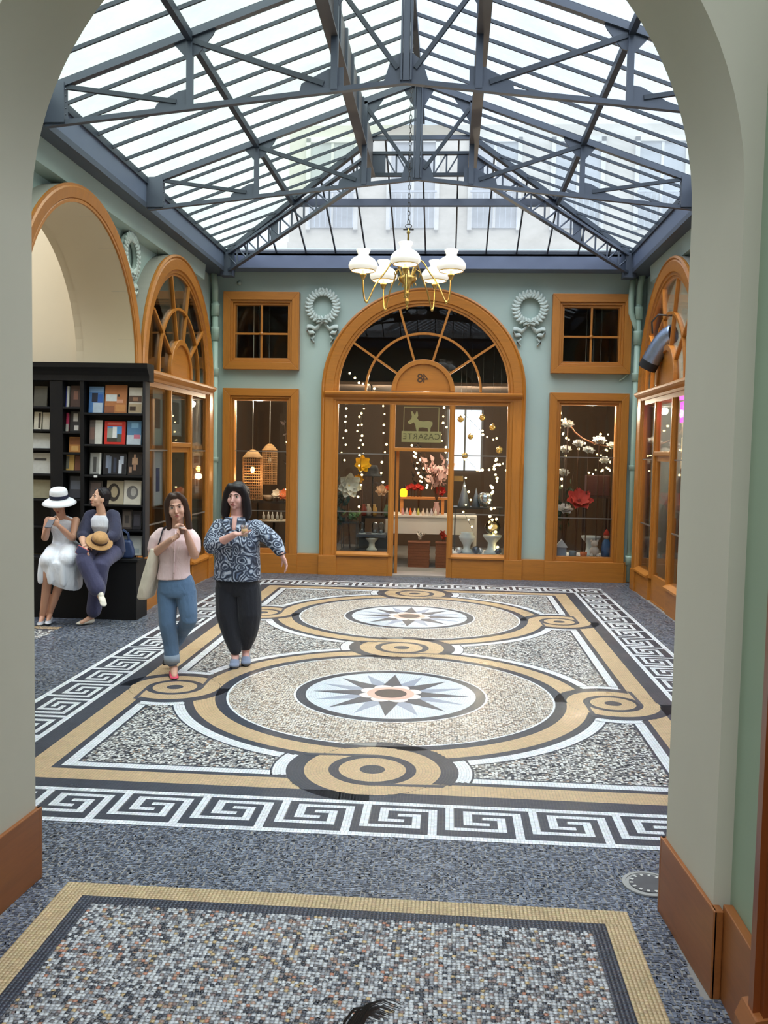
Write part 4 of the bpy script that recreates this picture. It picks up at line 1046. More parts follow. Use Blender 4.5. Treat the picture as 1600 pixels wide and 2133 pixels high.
book(-3.575, -3.41, 2.255, 2.545, (70, 120, 180), 'blue art book with a white figure on its cover, top shelf', [(0, 1, .78, 1, (110, 150, 196)), (.2, .6, .4, .75, (22, 30, 52)), (.3, .95, 0, .38, (176, 192, 206)), (.62, .95, .38, .7, (40, 92, 170))])
book(-3.395, -3.15, 2.255, 2.565, (176, 112, 66), 'orange-brown art book with a white shape on its cover, top shelf', [(.05, .55, .42, .66, (206, 212, 212)), (.0, .45, .0, .25, (140, 84, 54)), (.5, .97, .05, .3, (194, 134, 78)), (.55, .85, .36, .48, (206, 150, 120)), (.58, .68, .58, .66, (40, 34, 32))])
book(-3.125, -2.975, 2.255, 2.54, (206, 200, 188), 'narrow white art book with two brown photographs, right end of top shelf', [(.02, .98, .42, .68, (84, 62, 50)), (.02, .98, .02, .38, (170, 150, 122)), (.1, .55, .1, .26, (60, 42, 32)), (.3, .7, .48, .62, (150, 110, 84))])
book(-3.57, -3.425, 1.91, 2.175, (92, 84, 82), 'grey book with a white right half, second shelf', [(.45, 1, 0, 1, (206, 204, 196)), (.05, .4, .2, .7, (120, 92, 84))])
book(-3.40, -3.165, 1.91, 2.165, (204, 44, 34), 'bright red book with a city photograph on its cover', [(.14, .84, .84, .95, (220, 110, 96)), (.14, .84, .10, .78, (84, 150, 205)), (.14, .45, .10, .72, (150, 156, 146)), (.4, .6, .18, .76, (226, 226, 222)), (.14, .84, .10, .28, (60, 58, 48)), (.62, .84, .10, .45, (80, 84, 74))])
book(-3.145, -2.985, 1.91, 2.175, (86, 128, 164), 'pale blue book with a pink diagonal on its cover', [(0, 1, 0, .4, (186, 196, 206)), (.5, .95, .25, .42, (196, 110, 130)), (.3, .8, .7, .92, (130, 176, 208))])
book(-3.565, -3.44, 1.575, 1.815, (120, 122, 120), 'grey book with a figure drawing on its cover, third shelf', [(.05, .95, .05, .95, (150, 150, 146)), (.3, .6, .1, .8, (70, 70, 70)), (.85, 1, 0, 1, (206, 206, 202))])
book(-3.415, -3.155, 1.575, 1.81, (26, 28, 36), 'black book with three pale standing figures, third shelf', [(.12, .3, .3, .9, (120, 130, 150)), (.24, .36, .05, .85, (110, 120, 138)), (.46, .58, .1, .8, (52, 60, 80)), (.68, .82, .05, .7, (196, 202, 212)), (.74, .9, .5, .88, (176, 184, 198))])
book(-3.135, -2.975, 1.575, 1.83, (34, 26, 26), 'dark book with a dancer on its cover, third shelf', [(.3, .7, .45, .75, (176, 140, 110)), (.4, .6, .2, .5, (150, 114, 92)), (.1, .3, .1, .35, (150, 120, 100)), (.42, .54, .75, .9, (190, 150, 124))])
book(-3.375, -3.185, 1.247, 1.51, (178, 166, 140), 'cream book with a dark bust engraving, fourth shelf', [], [(.42, .5, .36, .38, (52, 46, 42)), (.46, .52, .2, .24, (168, 152, 122))])
book(-3.18, -2.985, 1.247, 1.515, (212, 204, 188), 'pale book with a round portrait engraving, fourth shelf', [], [(.5, .5, .34, .28, (112, 108, 106)), (.56, .52, .16, .18, (176, 170, 162))])
book(-3.575, -3.43, 1.247, 1.505, (60, 54, 54), 'dark photo book behind the seated woman, fourth shelf', [(.1, .9, .3, .9, (104, 90, 86))])
book(-3.20, -3.09, 0.972, 1.19, (62, 52, 48), 'dark brown book with a grey photograph, fifth shelf', [(.1, .9, .1, .9, (110, 98, 88)), (.3, .7, .3, .7, (70, 62, 58))])
book(-3.08, -2.98, 0.972, 1.18, (40, 38, 42), 'small charcoal book at the right end of the fifth shelf', [(.15, .85, .2, .8, (70, 66, 72))])
book(-3.21, -2.98, 0.682, 0.90, (206, 204, 196), 'white book standing behind the blue handbag on the bottom shelf', [(.1, .9, .1, .35, (170, 176, 176))], y=9.78)
book(-3.835, -3.80, 2.315, 2.545, (222, 220, 212), 'white-and-blue spine at the left of the narrow column, top shelf', [(0, .3, 0, 1, (60, 70, 150))])
book(-3.785, -3.66, 2.315, 2.55, (70, 48, 42), 'brown portrait book in the narrow column, top shelf', [(.3, .7, .35, .75, (124, 84, 68))])
book(-3.835, -3.805, 2.045, 2.25, (200, 60, 100), 'pink spine in the narrow column', [(0, 1, 0, .4, (190, 186, 180))])
book(-3.79, -3.665, 2.045, 2.265, (36, 36, 38), 'black-and-white photo book in the narrow column', [(.3, .7, .5, .9, (176, 172, 166)), (.4, .8, .05, .3, (196, 192, 186))])
book(-3.80, -3.665, 1.815, 1.985, (184, 126, 66), 'small orange book in the narrow column', [(.05, .95, .5, .95, (140, 86, 48)), (.2, .8, .1, .4, (206, 160, 96))])
book(-3.835, -3.745, 1.612, 1.785, (200, 164, 92), 'tan and blue book in the narrow column', [(0, .4, .1, .9, (120, 120, 110))])
book(-3.735, -3.66, 1.612, 1.78, (110, 66, 50), 'narrow reddish-brown book in the narrow column')
book(-3.80, -3.66, 1.305, 1.55, (52, 56, 66), 'dark grey magazine lying in the narrow column', [(.1, .9, .4, .8, (90, 96, 108))])
book(-4.10, -4.02, 2.062, 2.25, (190, 184, 168), 'upright cream book by the left stile, upper row'); book(-4.20, -4.115, 2.062, 2.255, (204, 198, 180), 'upright cream book farther left, upper row', [(.6, .9, .05, .95, (60, 52, 44))])
book(-4.22, -4.00, 1.852, 2.02, (200, 202, 198), 'plain pale grey book in the left column')
book(-4.24, -4.005, 1.572, 1.80, (196, 196, 190), 'pale book with dark lettering blocks in the left column', [(.15, .75, .62, .74, (70, 70, 72))])
book(-4.20, -4.05, 2.315, 2.54, (76, 74, 64), 'dim olive book on the top shelf of the left column'); book(-4.22, -4.02, 1.295, 1.50, (150, 144, 120), 'faded khaki book in the left column behind the white hat')
for i in range(7):
    x = -3.58 + i * 0.045 + RND.uniform(-.004, .004); h = RND.uniform(.17, .22); c = RND.choice([(38, 34, 34), (50, 44, 44), (60, 56, 52), (32, 36, 44)])
    m = MB(); m.box(0, 0.032, 0, 0.09, 0, h); bevel(m.build('book', cover(c), None, (x, 9.735, 0.96), label=('first', 'second', 'third', 'fourth', 'fifth', 'sixth', 'seventh')[i] + ' dark upright spine from the left on the fifth bookcase shelf', cat='book', group='dark book spines on the fifth shelf'), 0.003)
# blue handbag left on the bench
hb = empty('handbag', (-3.12, 9.60, 0.67), 0.15, label='navy blue leather handbag standing on the bookcase bench', cat='handbag')
NV = M('navy_leather', (46, 62, 98), 0.4, 0.15, 12, bump=0.05)
m = MB(); pr = [(-0.11, 0), (0.11, 0), (0.125, 0.05), (0.085, 0.20), (-0.085, 0.20), (-0.125, 0.05)]; m.prism(pr, XZ, -0.055, 0.055); bevel(m.build('body', NV, hb), 0.025, 4)
for y in (-0.03, 0.03):
    MB().tube([(-0.06, y, 0.19), (-0.05, y, 0.27), (0.0, y, 0.31), (0.05, y, 0.27), (0.06, y, 0.19)], 0.007, 8).build('handle', NV, hb)
# ------------------------------------------------------------------ things in the shops
def lamp_light(parent, loc, energy, col=(1, 0.78, 0.5), size=0.05):
    ld = bpy.data.lights.new('glow', 'POINT'); ld.energy = energy; ld.color = col; ld.shadow_soft_size = size
    o = bpy.data.objects.new('glow', ld); o.location = loc; return put(o, parent)
BULB = emitter('fairy_bulb', (255, 222, 150), 7.0); WIRE = M('dark_wire', (30, 28, 26), 0.6)
def fairy(label, pts, n, r=0.016, jit=0.03, seed=1):
    rr = random.Random(seed); o = empty('fairy_lights', pts[0], label=label, cat='fairy lights', group='strings of fairy lights in the shop')
    P0 = Vector(pts[0]); loc = [Vector(p) - P0 for p in pts]
    MB().tube(loc, 0.003, 5).build('wire', WIRE, o)
    bm_ = MB().ball((0, 0, 0), r, 8, 6).mesh('bulb', BULB)
    L = [(loc[i + 1] - loc[i]).length for i in range(len(loc) - 1)]; T = sum(L)
    for k in range(n):
        d = T * (k + 0.5) / n; i = 0
        while i < len(L) - 1 and d > L[i]: d -= L[i]; i += 1
        p = loc[i] + (loc[i + 1] - loc[i]) * (d / L[i])
        s = rr.uniform(0.7, 1.2)
        inst('bulb', bm_, o, (p.x + rr.uniform(-jit, jit), p.y + rr.uniform(-jit, jit), p.z + rr.uniform(-jit, jit) * 0.6), (0, 0, 0), (s, s, s))
    return o
fairy('string of fairy lights down the left edge of the central window', [(-1.21, 13.93, 2.72), (-1.19, 13.95, 2.2), (-1.24, 13.95, 1.7)], 9, seed=2)
fairy('string of fairy lights down the middle of the left door light', [(-0.92, 14.0, 2.70), (-0.95, 14.0, 1.9), (-0.97, 14.02, 0.95)], 11, seed=3)
fairy('string of fairy lights beside the door in the left door light', [(-0.60, 14.0, 2.68), (-0.58, 14.0, 2.0), (-0.63, 14.0, 1.35)], 9, seed=4)
fairy('fairy lights in the fanlight at the left', [(-1.2, 13.95, 3.1), (-1.0, 14.0, 2.95), (-0.7, 14.0, 2.86)], 6, seed=5)
fairy('dense cascade of fairy lights in the right door light', [(1.10, 14.0, 1.85), (1.14, 14.0, 1.5), (1.05, 14.0, 1.3), (1.13, 14.0, 1.0), (1.10, 13.98, 0.7), (1.17, 13.95, 0.45), (1.12, 13.92, 0.36)], 26, 0.021, 0.06, seed=6)
fairy('fairy lights hung across the top of the right door light', [(0.62, 14.05, 2.5), (0.85, 14.05, 2.28), (1.05, 14.0, 2.1), (1.2, 14.0, 2.15)], 9, seed=7)
fairy('fairy lights wound through the silver display in the right door light', [(0.62, 14.1, 1.55), (0.75, 14.0, 1.25), (0.68, 14.0, 0.95), (0.8, 13.95, 0.7)], 8, 0.018, 0.04, seed=8)
fairy('fairy lights round the dark tree seen through the open door', [(-0.22, 15.6, 2.0), (-0.12, 15.5, 1.75), (-0.05, 15.5, 1.55), (0.02, 15.4, 1.35), (0.12, 15.35, 1.28)], 16, 0.020, 0.07, seed=9)
fairy('fairy lights at the left of the snowy display window', [(2.12, 14.15, 2.6), (2.2, 14.2, 2.2), (2.15, 14.2, 1.8), (2.25, 14.2, 1.4)], 14, 0.017, 0.07, seed=10)
fairy('fairy lights at the right of the snowy display window', [(2.95, 14.2, 2.1), (2.75, 14.2, 1.95), (2.9, 14.2, 1.7), (2.6, 14.2, 1.62)], 18, 0.015, 0.06, seed=11)
fairy('fairy lights on the dark branches of the lantern window', [(-2.15, 14.4, 2.5), (-2.2, 14.45, 1.9), (-2.13, 14.4, 1.5), (-2.2, 14.4, 1.2)], 9, 0.014, 0.05, seed=12)
# downlights
SPOT = emitter('spot_face', (255, 240, 210), 9.0)
def downlight(x, y, z, label, en):
    o = empty('downlight', (x, y, z), label=label, cat='downlight', group='small downlights over the shop windows')
    MB().lathe([(0.045, 0), (0.05, 0.03), (0.05, 0.06), (0.02, 0.07)], 14).build('housing', M('white_enamel', (230, 228, 222), 0.4), o)
    MB().lathe([(0.038, -0.003), (0.038, 0.002)], 14).build('lens', SPOT, o); MB().tube([(0, 0, 0.065), (0, 0, max(0.08, (4.70 if y < 14.45 else 2.95) - z))], 0.012, 6).build('stem', WIRE, o)
    if en: lamp_light(o, (0, 0, -0.08), en, (1, 0.86, 0.66))
downlight(-2.57, 14.0, 2.66, 'left downlight above the wicker lanterns', 18); downlight(-2.44, 14.1, 2.67, 'right downlight above the wicker lanterns', 0)
for i, x in enumerate((2.45, 2.56, 2.67)): downlight(x, 14.0, 2.66, ('left', 'middle', 'right')[i] + ' of three downlights above the snowy display', 26 if i == 1 else 0)
downlight(0.9, 14.5, 2.75, 'downlight above the silver display', 34); downlight(-0.85, 14.5, 2.75, 'downlight above the flower display left of the door', 26); downlight(0.0, 15.6, 2.9, 'downlight above the counter seen through the door', 46)
# wicker lanterns
def wicker(name):
    m, nt, b = _new(name); MATS[name] = m
    w1 = nt.nodes.new('ShaderNodeTexWave'); w1.inputs['Scale'].default_value = 28; w1.bands_direction = 'Z'; nt.links.new(_coord(nt), w1.inputs[0])
    nt.links.new(_ramp(nt, w1.outputs[1], [(0.2, srgb(120, 84, 52)), (0.7, srgb(206, 160, 108))]), b.inputs['Base Color'])
    b.inputs['Roughness'].default_value = 0.7; b.inputs['Transmission Weight'].default_value = 0.0
    return m
WK = wicker('woven_wicker')
def lantern(x, y, z0, z1, r, label, lit):
    o = empty('wicker_lantern', (x, y, z0), label=label, cat='pendant lamp', group='wicker lanterns in the display window'); H = z1 - z0
    # open weave: hoops and uprights
    for k in range(16):
        z = 0.01 + (H * 0.84) * k / 15
        MB().tube([(r * math.cos(t), r * math.sin(t), z) for t in [2 * PI * i / 24 for i in range(25)]], 0.004, 4, False).build('hoop', WK, o)
    for k in range(28):
        t = 2 * PI * k / 28; MB().tube([(r * math.cos(t), r * math.sin(t), 0), (r * math.cos(t), r * math.sin(t), H * 0.85), (r * 0.55 * math.cos(t), r * 0.55 * math.sin(t), H * 0.95), (0.02 * math.cos(t), 0.02 * math.sin(t), H)], 0.0035, 4, False).build('rib', WK, o)
    MB().lathe([(r * 1.01, H * 0.84), (r * 0.98, H * 0.86), (r * 0.5, H * 0.97), (0.03, H)], 24).build('cap', WK, o)
    MB().tube([(0, 0, H), (0, 0, (4.70 if y < 14.45 else 2.95) - z0)], 0.005, 6).build('cord', M('white_cord', (200, 196, 188)), o)
    m = MB(); m.ball((0, 0, H * 0.60), 0.032, 10, 8, sz=1.5); m.build('bulb', emitter('edison_bulb', (255, 176, 84), 16.0) if lit else M('unlit_bulb', (200, 190, 170), 0.2), o)
    if lit: lamp_light(o, (0, 0, H * 0.45), 3.0, (1, 0.62, 0.3))
lantern(-2.67, 14.05, 1.09, 1.88, 0.155, 'lit tall wicker lantern with glowing bulb in the left display window', True)
lantern(-2.50, 14.55, 1.32, 1.98, 0.12, 'unlit smaller wicker lantern hanging behind the lit one', False)
# vessels, flowers, furniture
def vessel(name, prof, loc, mat, label, cat, group=None, n=18, sx=1.0):
    return MB().lathe(prof, n, (0, 0, 0), True, sx, sx).build(name, mat, None, loc, label=label, cat=cat, group=group)
def flower(loc, r, rgb, label, layers=3, stem=None, name='paper_flower', cup=0.5, core=(230, 200, 120), group=None, face=(0, -1, 0.6)):
    o = empty(name, loc, label=label, cat='flower', group=group)
    d = Vector(face).normalized(); q = d.to_track_quat('Z', 'Y').to_matrix().to_4x4()
    mt = M('petal_%d_%d_%d' % rgb, rgb, 0.75, 0.14, 14)
    for l in range(layers):
        k = 7; rad = r * (1 - 0.28 * l)
        pm = MB(); vs = []; fs = []
        for i in range(6):
            u = i / 5; wd = 0.42 * rad * math.sin(PI * min(1, 0.15 + u * 0.80)) ; z = rad * cup * (u ** 1.6) * (0.7 + 0.45 * l) + 0.02 * l
            for j in range(5):
                a = (j - 2) / 2; vs.append((a * wd, u * rad, z + 0.16 * rad * a * a + (0.03 * rad * math.sin(j * 2.6 + l) if i == 5 else 0)))
        fs = [(i * 5 + j, i * 5 + j + 1, (i + 1) * 5 + j + 1, (i + 1) * 5 + j) for i in range(5) for j in range(4)]
        pm.add(vs, fs, True); me = pm.mesh('petal', mt)
        for k_ in range(k):
            p = bpy.data.objects.new('petal', me); p.matrix_local = q @ Matrix.Rotation(2 * PI * (k_ + 0.5 * l) / k, 4, 'Z'); put(p, o)
    c = MB(); c.ball((0, 0, 0), r * 0.16, 10, 6); c.xf(Matrix.Translation(d * r * 0.12)); c.build('flower_centre', M('petal_core_%d' % core[0], core, 0.7), o)
    if stem: MB().tube([(0, 0, 0)] + [tuple(Vector(s) - Vector(loc)) for s in stem], 0.008 if r < 0.15 else 0.014, 6).build('stem', M('flower_stem', (92, 60, 40), 0.7), o)
    return o
W = (232, 230, 226)
wf = [(2.21, 14.0, 2.34, .10, 'at the top left of the snowy window'), (2.38, 14.02, 2.05, .095, 'left of the pair in the middle of the snowy window'), (2.53, 14.0, 1.95, .10, 'lower of the pair in the middle of the snowy window'), (2.2, 14.1, 1.96, .10, 'at the left edge beside the fairy lights'), (2.69, 14.0, 2.10, .115, 'at the end of the bent branch'), (2.90, 14.1, 2.02, .10, 'at the right edge of the snowy window'), (2.80, 14.12, 1.80, .09, 'below the right-hand fairy lights'), (2.18, 14.1, 1.60, .095, 'above the dark plant at the left'), (2.20, 14.0, 1.04, .13, 'largest and lowest at the left')]
for i, (x, y, z, r, t) in enumerate(wf):
    flower((x, y, z), r, W, 'white paper flower ' + t, 3, [(x, y, z - 0.3), (x, y, 0.345)], group='white paper flowers in the snowy window', face=(0.1 * (i % 3 - 1), -0.6, 0.9), cup=0.35)
flower((2.41, 13.95, 1.18), 0.21, (206, 74, 66), 'giant red paper poppy on a tall stem in the snowy window', 2, [(2.39, 13.96, 0.9), (2.38, 13.97, 0.36)], 'paper_poppy', 0.45, (150, 40, 34), face=(0.05, -0.75, 0.7))
flower((-1.15, 14.02, 1.36), 0.20, (226, 222, 206), 'huge white paper flower at the left of the central window', 3, [(-1.15, 14.1, 0.9), (-1.12, 14.15, 0.36)], face=(0.5, -1, -0.1))
flower((-0.97, 14.32, 1.68), 0.14, (238, 190, 30), 'bright yellow paper flower in the central window', 3, [(-0.95, 14.35, 1.1), (-0.98, 14.36, 0.9), (-0.97, 14.36, 0.36)], face=(0.4, -1, 0.2), core=(60, 50, 40))
flower((-1.0, 14.3, 1.47), 0.08, (226, 170, 40), 'small drooping yellow flower under the bright one', 2, [(-0.98, 14.34, 1.0), (-0.97, 14.36, 0.36)], face=(-0.2, -1, -0.5))
flower((-2.36, 14.5, 1.16), 0.09, (238, 226, 210), 'cream flower on the shelf of the lantern window', 2, [(-2.36, 14.5, 1.05)]); flower((-2.25, 14.5, 1.15), 0.10, (236, 134, 84), 'orange flower on the shelf of the lantern window', 2, [(-2.25, 14.5, 1.05)])
flower((-0.66, 14.62, 1.24), 0.11, (246, 206, 170), 'peach lamp flower beside the door', 3, [(-0.66, 14.65, 0.85)]); flower((-0.56, 14.6, 1.30), 0.05, (226, 84, 40), 'small orange-red flower beside the peach one', 2, [(-0.62, 14.65, 0.85)])
for i in range(5): flower((-0.27 + 0.055 * i, 15.42, 1.27 + 0.03 * (i % 2)), 0.055, (196, 54, 44), ('first', 'second', 'third', 'fourth', 'fifth')[i] + ' small red flower from the left on the wooden shelf', 2, [(-0.27 + 0.055 * i, 15.42, 1.13)], group='row of small red flowers on the wooden shelf')
flower((0.28, 15.42, 1.22), 0.10, (176, 34, 28), 'deep red flower at the right end of the wooden shelf', 2, [(0.28, 15.42, 1.13)])
def dried(loc, rgb, n, h, sp, label, seed, rl=0.02):
    o = empty('dried_bunch', loc, label=label, cat='plant'); rr = random.Random(seed)
    lm = MB(); lm.add([(-rl, 0, 0), (0, -rl * .5, rl * 2.4), (rl, 0, 0), (0, rl * .4, -rl)], [(0, 1, 2), (0, 2, 3)]); me = lm.mesh('leaf', M('dry_%d_%d_%d' % rgb, rgb, 0.8, 0.2, 20))
    for i in range(n):
        a, b = rr.uniform(0, 2 * PI), rr.uniform(0, 1) ** .6 * sp; tip = Vector((b * math.cos(a), b * math.sin(a) * .6, h * rr.uniform(.6, 1)))
        MB().tube([(0, 0, 0), tuple(tip * .5 + Vector((0, 0, h * .12))), tuple(tip)], 0.003, 4, False).build('stem', M('flower_stem'), o)
        for j in range(7):
            p = tip * rr.uniform(.45, 1) + Vector((rr.uniform(-.03, .03), rr.uniform(-.03, .03), rr.uniform(-.02, .04))); s = rr.uniform(.7, 1.5)
            inst('leaf', me, o, p, (rr.uniform(-1, 1), rr.uniform(-1, 1), rr.uniform(0, 6)), (s, s, s))
vessel('vase', [(0.04, 0), (0.06, 0.1), (0.035, 0.2), (0.045, 0.22)], (0.22, 15.2, 0.84), M('pink_glass_vase', (190, 150, 146), 0.15), 'small pink vase on the white counter', 'vase')
dried((0.22, 15.2, 1.05), (222, 184, 176), 18, 0.85, 0.32, 'bunch of dusty pink dried flowers above the counter', 1, 0.03)
dried((-1.30, 14.05, 0.40), (44, 70, 66), 10, 1.15, 0.14, 'dark green plant at the left edge of the central window', 2, 0.03)
dried((2.24, 14.22, 0.36), (52, 70, 54), 12, 1.3, 0.16, 'dark green plant at the left of the snowy window', 3, 0.03)
dried((-1.1, 14.12, 0.78), (110, 140, 90), 9, 0.14, 0.14, 'posy of green and pink leaves on the small table', 4)
dried((-2.16, 14.42, 0.9), (60, 44, 40), 9, 1.6, 0.12, 'tall dark branches at the right of the lantern window', 5); dried((-0.1, 15.75, 0.9), (28, 24, 26), 14, 1.2, 0.22, 'dark artificial tree seen through the open door', 6)
# counters and shelves
CW = M('counter_white', (214, 206, 194), 0.5, 0.04); OW = wood('honey_wood', (200, 130, 66), 'x')
def table(name, x0, x1, y0, y1, z, mat, label, cat, th=0.04, leg=0.04, solid=None, zb=0.0):
    o = empty(name, ((x0 + x1) / 2, (y0 + y1) / 2, 0), label=label, cat=cat); w, d = (x1 - x0) / 2, (y1 - y0) / 2
    m = MB(); m.box(-w, w, -d, d, z - th, z); m.build('top', mat, o)
    if solid: m = MB(); m.box(-w + 0.01, w - 0.01, -d + 0.02, -d + 0.05, solid, z - th); m.build('front', mat, o)
    for sx in (-1, 1):
        for sy in (-1, 1): m = MB(); m.box(sx * w - (leg if sx > 0 else 0), sx * w + (leg if sx < 0 else 0), sy * d - (leg if sy > 0 else 0), sy * d + (leg if sy < 0 else 0), zb, z - th); m.build('leg', mat, o)
    return o
table('sales_counter', -0.62, 0.9, 15.0, 15.8, 0.84, CW, 'white sales counter seen through the open door', 'counter', 0.03, 0.04, 0.53)
o = empty('counter_shelf', (0.0, 15.5, 0.84), label='honey-coloured wooden shelf standing on the white counter', cat='shelf')
m = MB(); m.box(-0.40, 0.42, -0.12, 0.14, 0.25, 0.285); m.build('board', OW, o)
for x in (-0.40, 0.30): m = MB(); m.box(x, x + 0.05, -0.1, 0.12, 0, 0.25); m.build('support', OW, o)
for i, (x, rgb) in enumerate(((-0.34, (214, 150, 150)), (-0.27, (206, 190, 180)), (-0.21, (240, 96, 30)), (-0.14, (214, 200, 190)), (-0.08, (196, 190, 96)), (0.0, (214, 190, 170)), (0.07, (206, 196, 186)), (0.14, (200, 190, 196)), (0.21, (222, 206, 190)))):
    vessel('bottle', [(0.022, 0), (0.024, 0.06), (0.012, 0.08), (0.010, 0.11), (0.014, 0.115)], (x, 15.08, 0.84), M('bottle_%d_%d_%d' % rgb, rgb, 0.2, 0.1), ('coral', 'pearl', 'glowing orange', 'ivory', 'lime', 'peach', 'grey', 'lilac', 'sand')[i] + ' little bottle on the front edge of the white counter', 'bottle', 'little bottles on the white counter', 12)
vessel('jar_lamp', [(0.05, 0), (0.062, 0.03), (0.062, 0.11), (0.045, 0.13), (0.03, 0.14)], (-0.35, 15.44, 1.126), emitter('amber_jar', (255, 180, 30), 1.6), 'glowing amber jar lamp at the left of the wooden shelf', 'lamp'); vessel('bottle', [(0.03, 0), (0.03, 0.12), (0.012, 0.16), (0.012, 0.2)], (-0.33, 15.58, 1.126), M('black_bottle', (24, 22, 24), 0.2), 'black bottle behind the amber jar lamp', 'bottle')
def basket(x, y, w, d, h, label):
    o = empty('wicker_basket', (x, y, 0), label=label, cat='basket', group='brown wicker baskets under the counter')
    for k in range(9): m = MB(); z = h * k / 9; m.box(-w - 0.006 * (k % 2), w + 0.006 * (k % 2), -d, d, z, z + h / 9.5); m.build('weave_row', M('brown_wicker', (122, 72, 44), 0.7, 0.25, 40), o)
    m = MB(); m.box(-w - .01, w + .01, -d - .01, d + .01, h, h + 0.015); m.build('rim', M('brown_wicker'), o)
basket(-0.05, 14.9, 0.175, 0.13, 0.40, 'brown wicker basket under the counter in the middle of the doorway'); basket(0.36, 14.92, 0.13, 0.13, 0.40, 'brown wicker basket under the counter at the right of the doorway')
dried((-0.02, 14.9, 0.42), (206, 200, 190), 4, 0.16, 0.06, 'pale paper roll tuft in the middle basket', 7); dried((0.34, 14.92, 0.42), (170, 60, 40), 4, 0.14, 0.06, 'red and cream tuft in the right basket', 8)
# window plinths
for x0, x1, mat, lab in ((-1.26, -0.50, M('dark_display_cloth', (52, 52, 56), 0.8), 'dark plinth on the floor of the central window left of the door'), (0.50, 1.26, M('snow_cloth', (222, 224, 228), 0.8), 'white cloth-covered plinth right of the door'), (2.07, 2.86, M('snow_cloth'), 'white snow-covered plinth in the right display window'), (-2.86, -2.07, M('dark_display_cloth'), 'dark plinth in the lantern window')):
    m = MB(); m.prism([(13.74, 0.12), (14.02, 0.12), (14.02, 0.0), (14.5, 0.0), (14.5, 0.345), (13.74, 0.345)], lambda y, z, x: (x, y, z), x0, x1); bevel(m.build('display_plinth', mat, label=lab, cat='plinth'), 0.008)
def pedestal(x, y, z, s, mat, label, cat='pedestal', grp=None):
    vessel('pedestal', [(0.085 * s, 0), (0.085 * s, 0.02 * s), (0.05 * s, 0.05 * s), (0.045 * s, 0.12 * s), (0.09 * s, 0.17 * s), (0.10 * s, 0.185 * s), (0.10 * s, 0.20 * s)], (x, y, z), mat, label, cat, grp)
IV = M('ivory_ceramic', (206, 202, 184), 0.4); WC = M('white_ceramic', (206, 214, 216), 0.3)
pedestal(-0.76, 14.0, 0.345, 1.0, IV, 'ivory pedestal bowl left of the door')
m = MB(); m.box(-1.0, -0.54, 13.9, 14.35, 0.56, 0.60); m.build('display_board', M('slate_board', (58, 62, 72), 0.5), label='slate shelf board under the glass domes', cat='shelf')
m = MB(); m.box(-1.0, -0.54, 14.3, 14.34, 0.345, 0.56); m.build('board_support', M('slate_board'), label='slate support under the glass domes', cat='support')
GLS = glass('thin_glassware', (0.9, 0.94, 0.96), 1.6)
for i, x in enumerate((-0.92, -0.72, -0.62)):
    o = empty('glass_dome', (x, 14.05, 0.60), label=('left', 'middle', 'right')[i] + ' glass dome on the slate shelf', cat='glass dome', group='glass domes on the slate shelf')
    MB().lathe([(0.045, 0.01), (0.045, 0.15), (0.035, 0.18), (0.0, 0.19)], 16).build('dome', GLS, o); MB().lathe([(0.055, 0), (0.055, 0.012)], 16).build('foot', WC, o); m = MB(); m.ball((0, 0, 0.04), 0.03, 10, 6); m.build('trinket', M('silver_trinket', (190, 196, 206), 0.2, metal=0.6), o)
table('plant_table', -1.24, -1.0, 13.98, 14.25, 0.78, M('dark_iron_table', (50, 52, 54), 0.5), 'small dark iron table under the posy', 'table', 0.02, 0.012, None, 0.345)
table('flower_console', -0.98, -0.5, 14.53, 14.88, 0.84, M('black_table', (34, 32, 34), 0.4), 'black table behind the glass domes', 'table', 0.03, 0.03)
o = empty('wide_hat', (-0.81, 14.55, 1.50), label='dark felt hat on a stand behind the yellow flower', cat='hat'); MB().lathe([(0.001, 0.17), (0.07, 0.165), (0.09, 0.1), (0.095, 0.03), (0.16, 0.0), (0.165, -0.01), (0.09, 0.01)], 20).build('crown', M('black_felt', (36, 36, 40), 0.9), o); MB().tube([(0, 0, 0.1), (0, 0, -0.66)], 0.01, 8).build('stand', M('dark_iron'), o)
# silver display right of the door
vessel('urn', [(0.09, 0), (0.10, 0.03), (0.05, 0.07), (0.06, 0.13), (0.12, 0.22), (0.125, 0.26), (0.09, 0.30), (0.10, 0.32)], (0.72, 14.0, 0.345), WC, 'white urn at the left of the silver display', 'urn')
pedestal(1.11, 14.0, 0.345, 1.45, WC, 'white pedestal under the golden glass globe')
o = MB().lathe([(0.001, 0), (0.05, 0.008), (0.095, 0.045), (0.125, 0.12), (0.095, 0.195), (0.05, 0.232), (0.001, 0.24)], 24).build('glass_globe', glass('golden_glass', (0.93, 0.86, 0.6), 1.8), None, (1.11, 14.0, 0.637), label='golden glass globe on the white pedestal', cat='globe'); lamp_light(o, (0, 0, 0.12), 0.6)
vessel('silver_bowl', [(0.03, 0), (0.03, 0.02), (0.10, 0.06), (0.12, 0.14), (0.10, 0.20), (0.06, 0.22)], (0.99, 14.12, 1.06), M('silver_glass', (190, 200, 212), 0.12, metal=0.8), 'silvery glass bowl on the mid shelf right of the door', 'bowl')
m = MB(); m.box(0.50, 1.26, 14.0, 14.35, 1.03, 1.055); m.build('glass_shelf', M('dark_shelf', (48, 44, 44), 0.4), label='dark shelf under the silver bowl', cat='shelf')
for x in (0.52, 1.22): m = MB(); m.box(x, x + 0.02, 14.31, 14.33, 0.345, 1.03); m.build('shelf_post', M('dark_shelf'), label='thin dark post carrying the silver shelf, ' + ('left' if x < 1 else 'right'), cat='post')
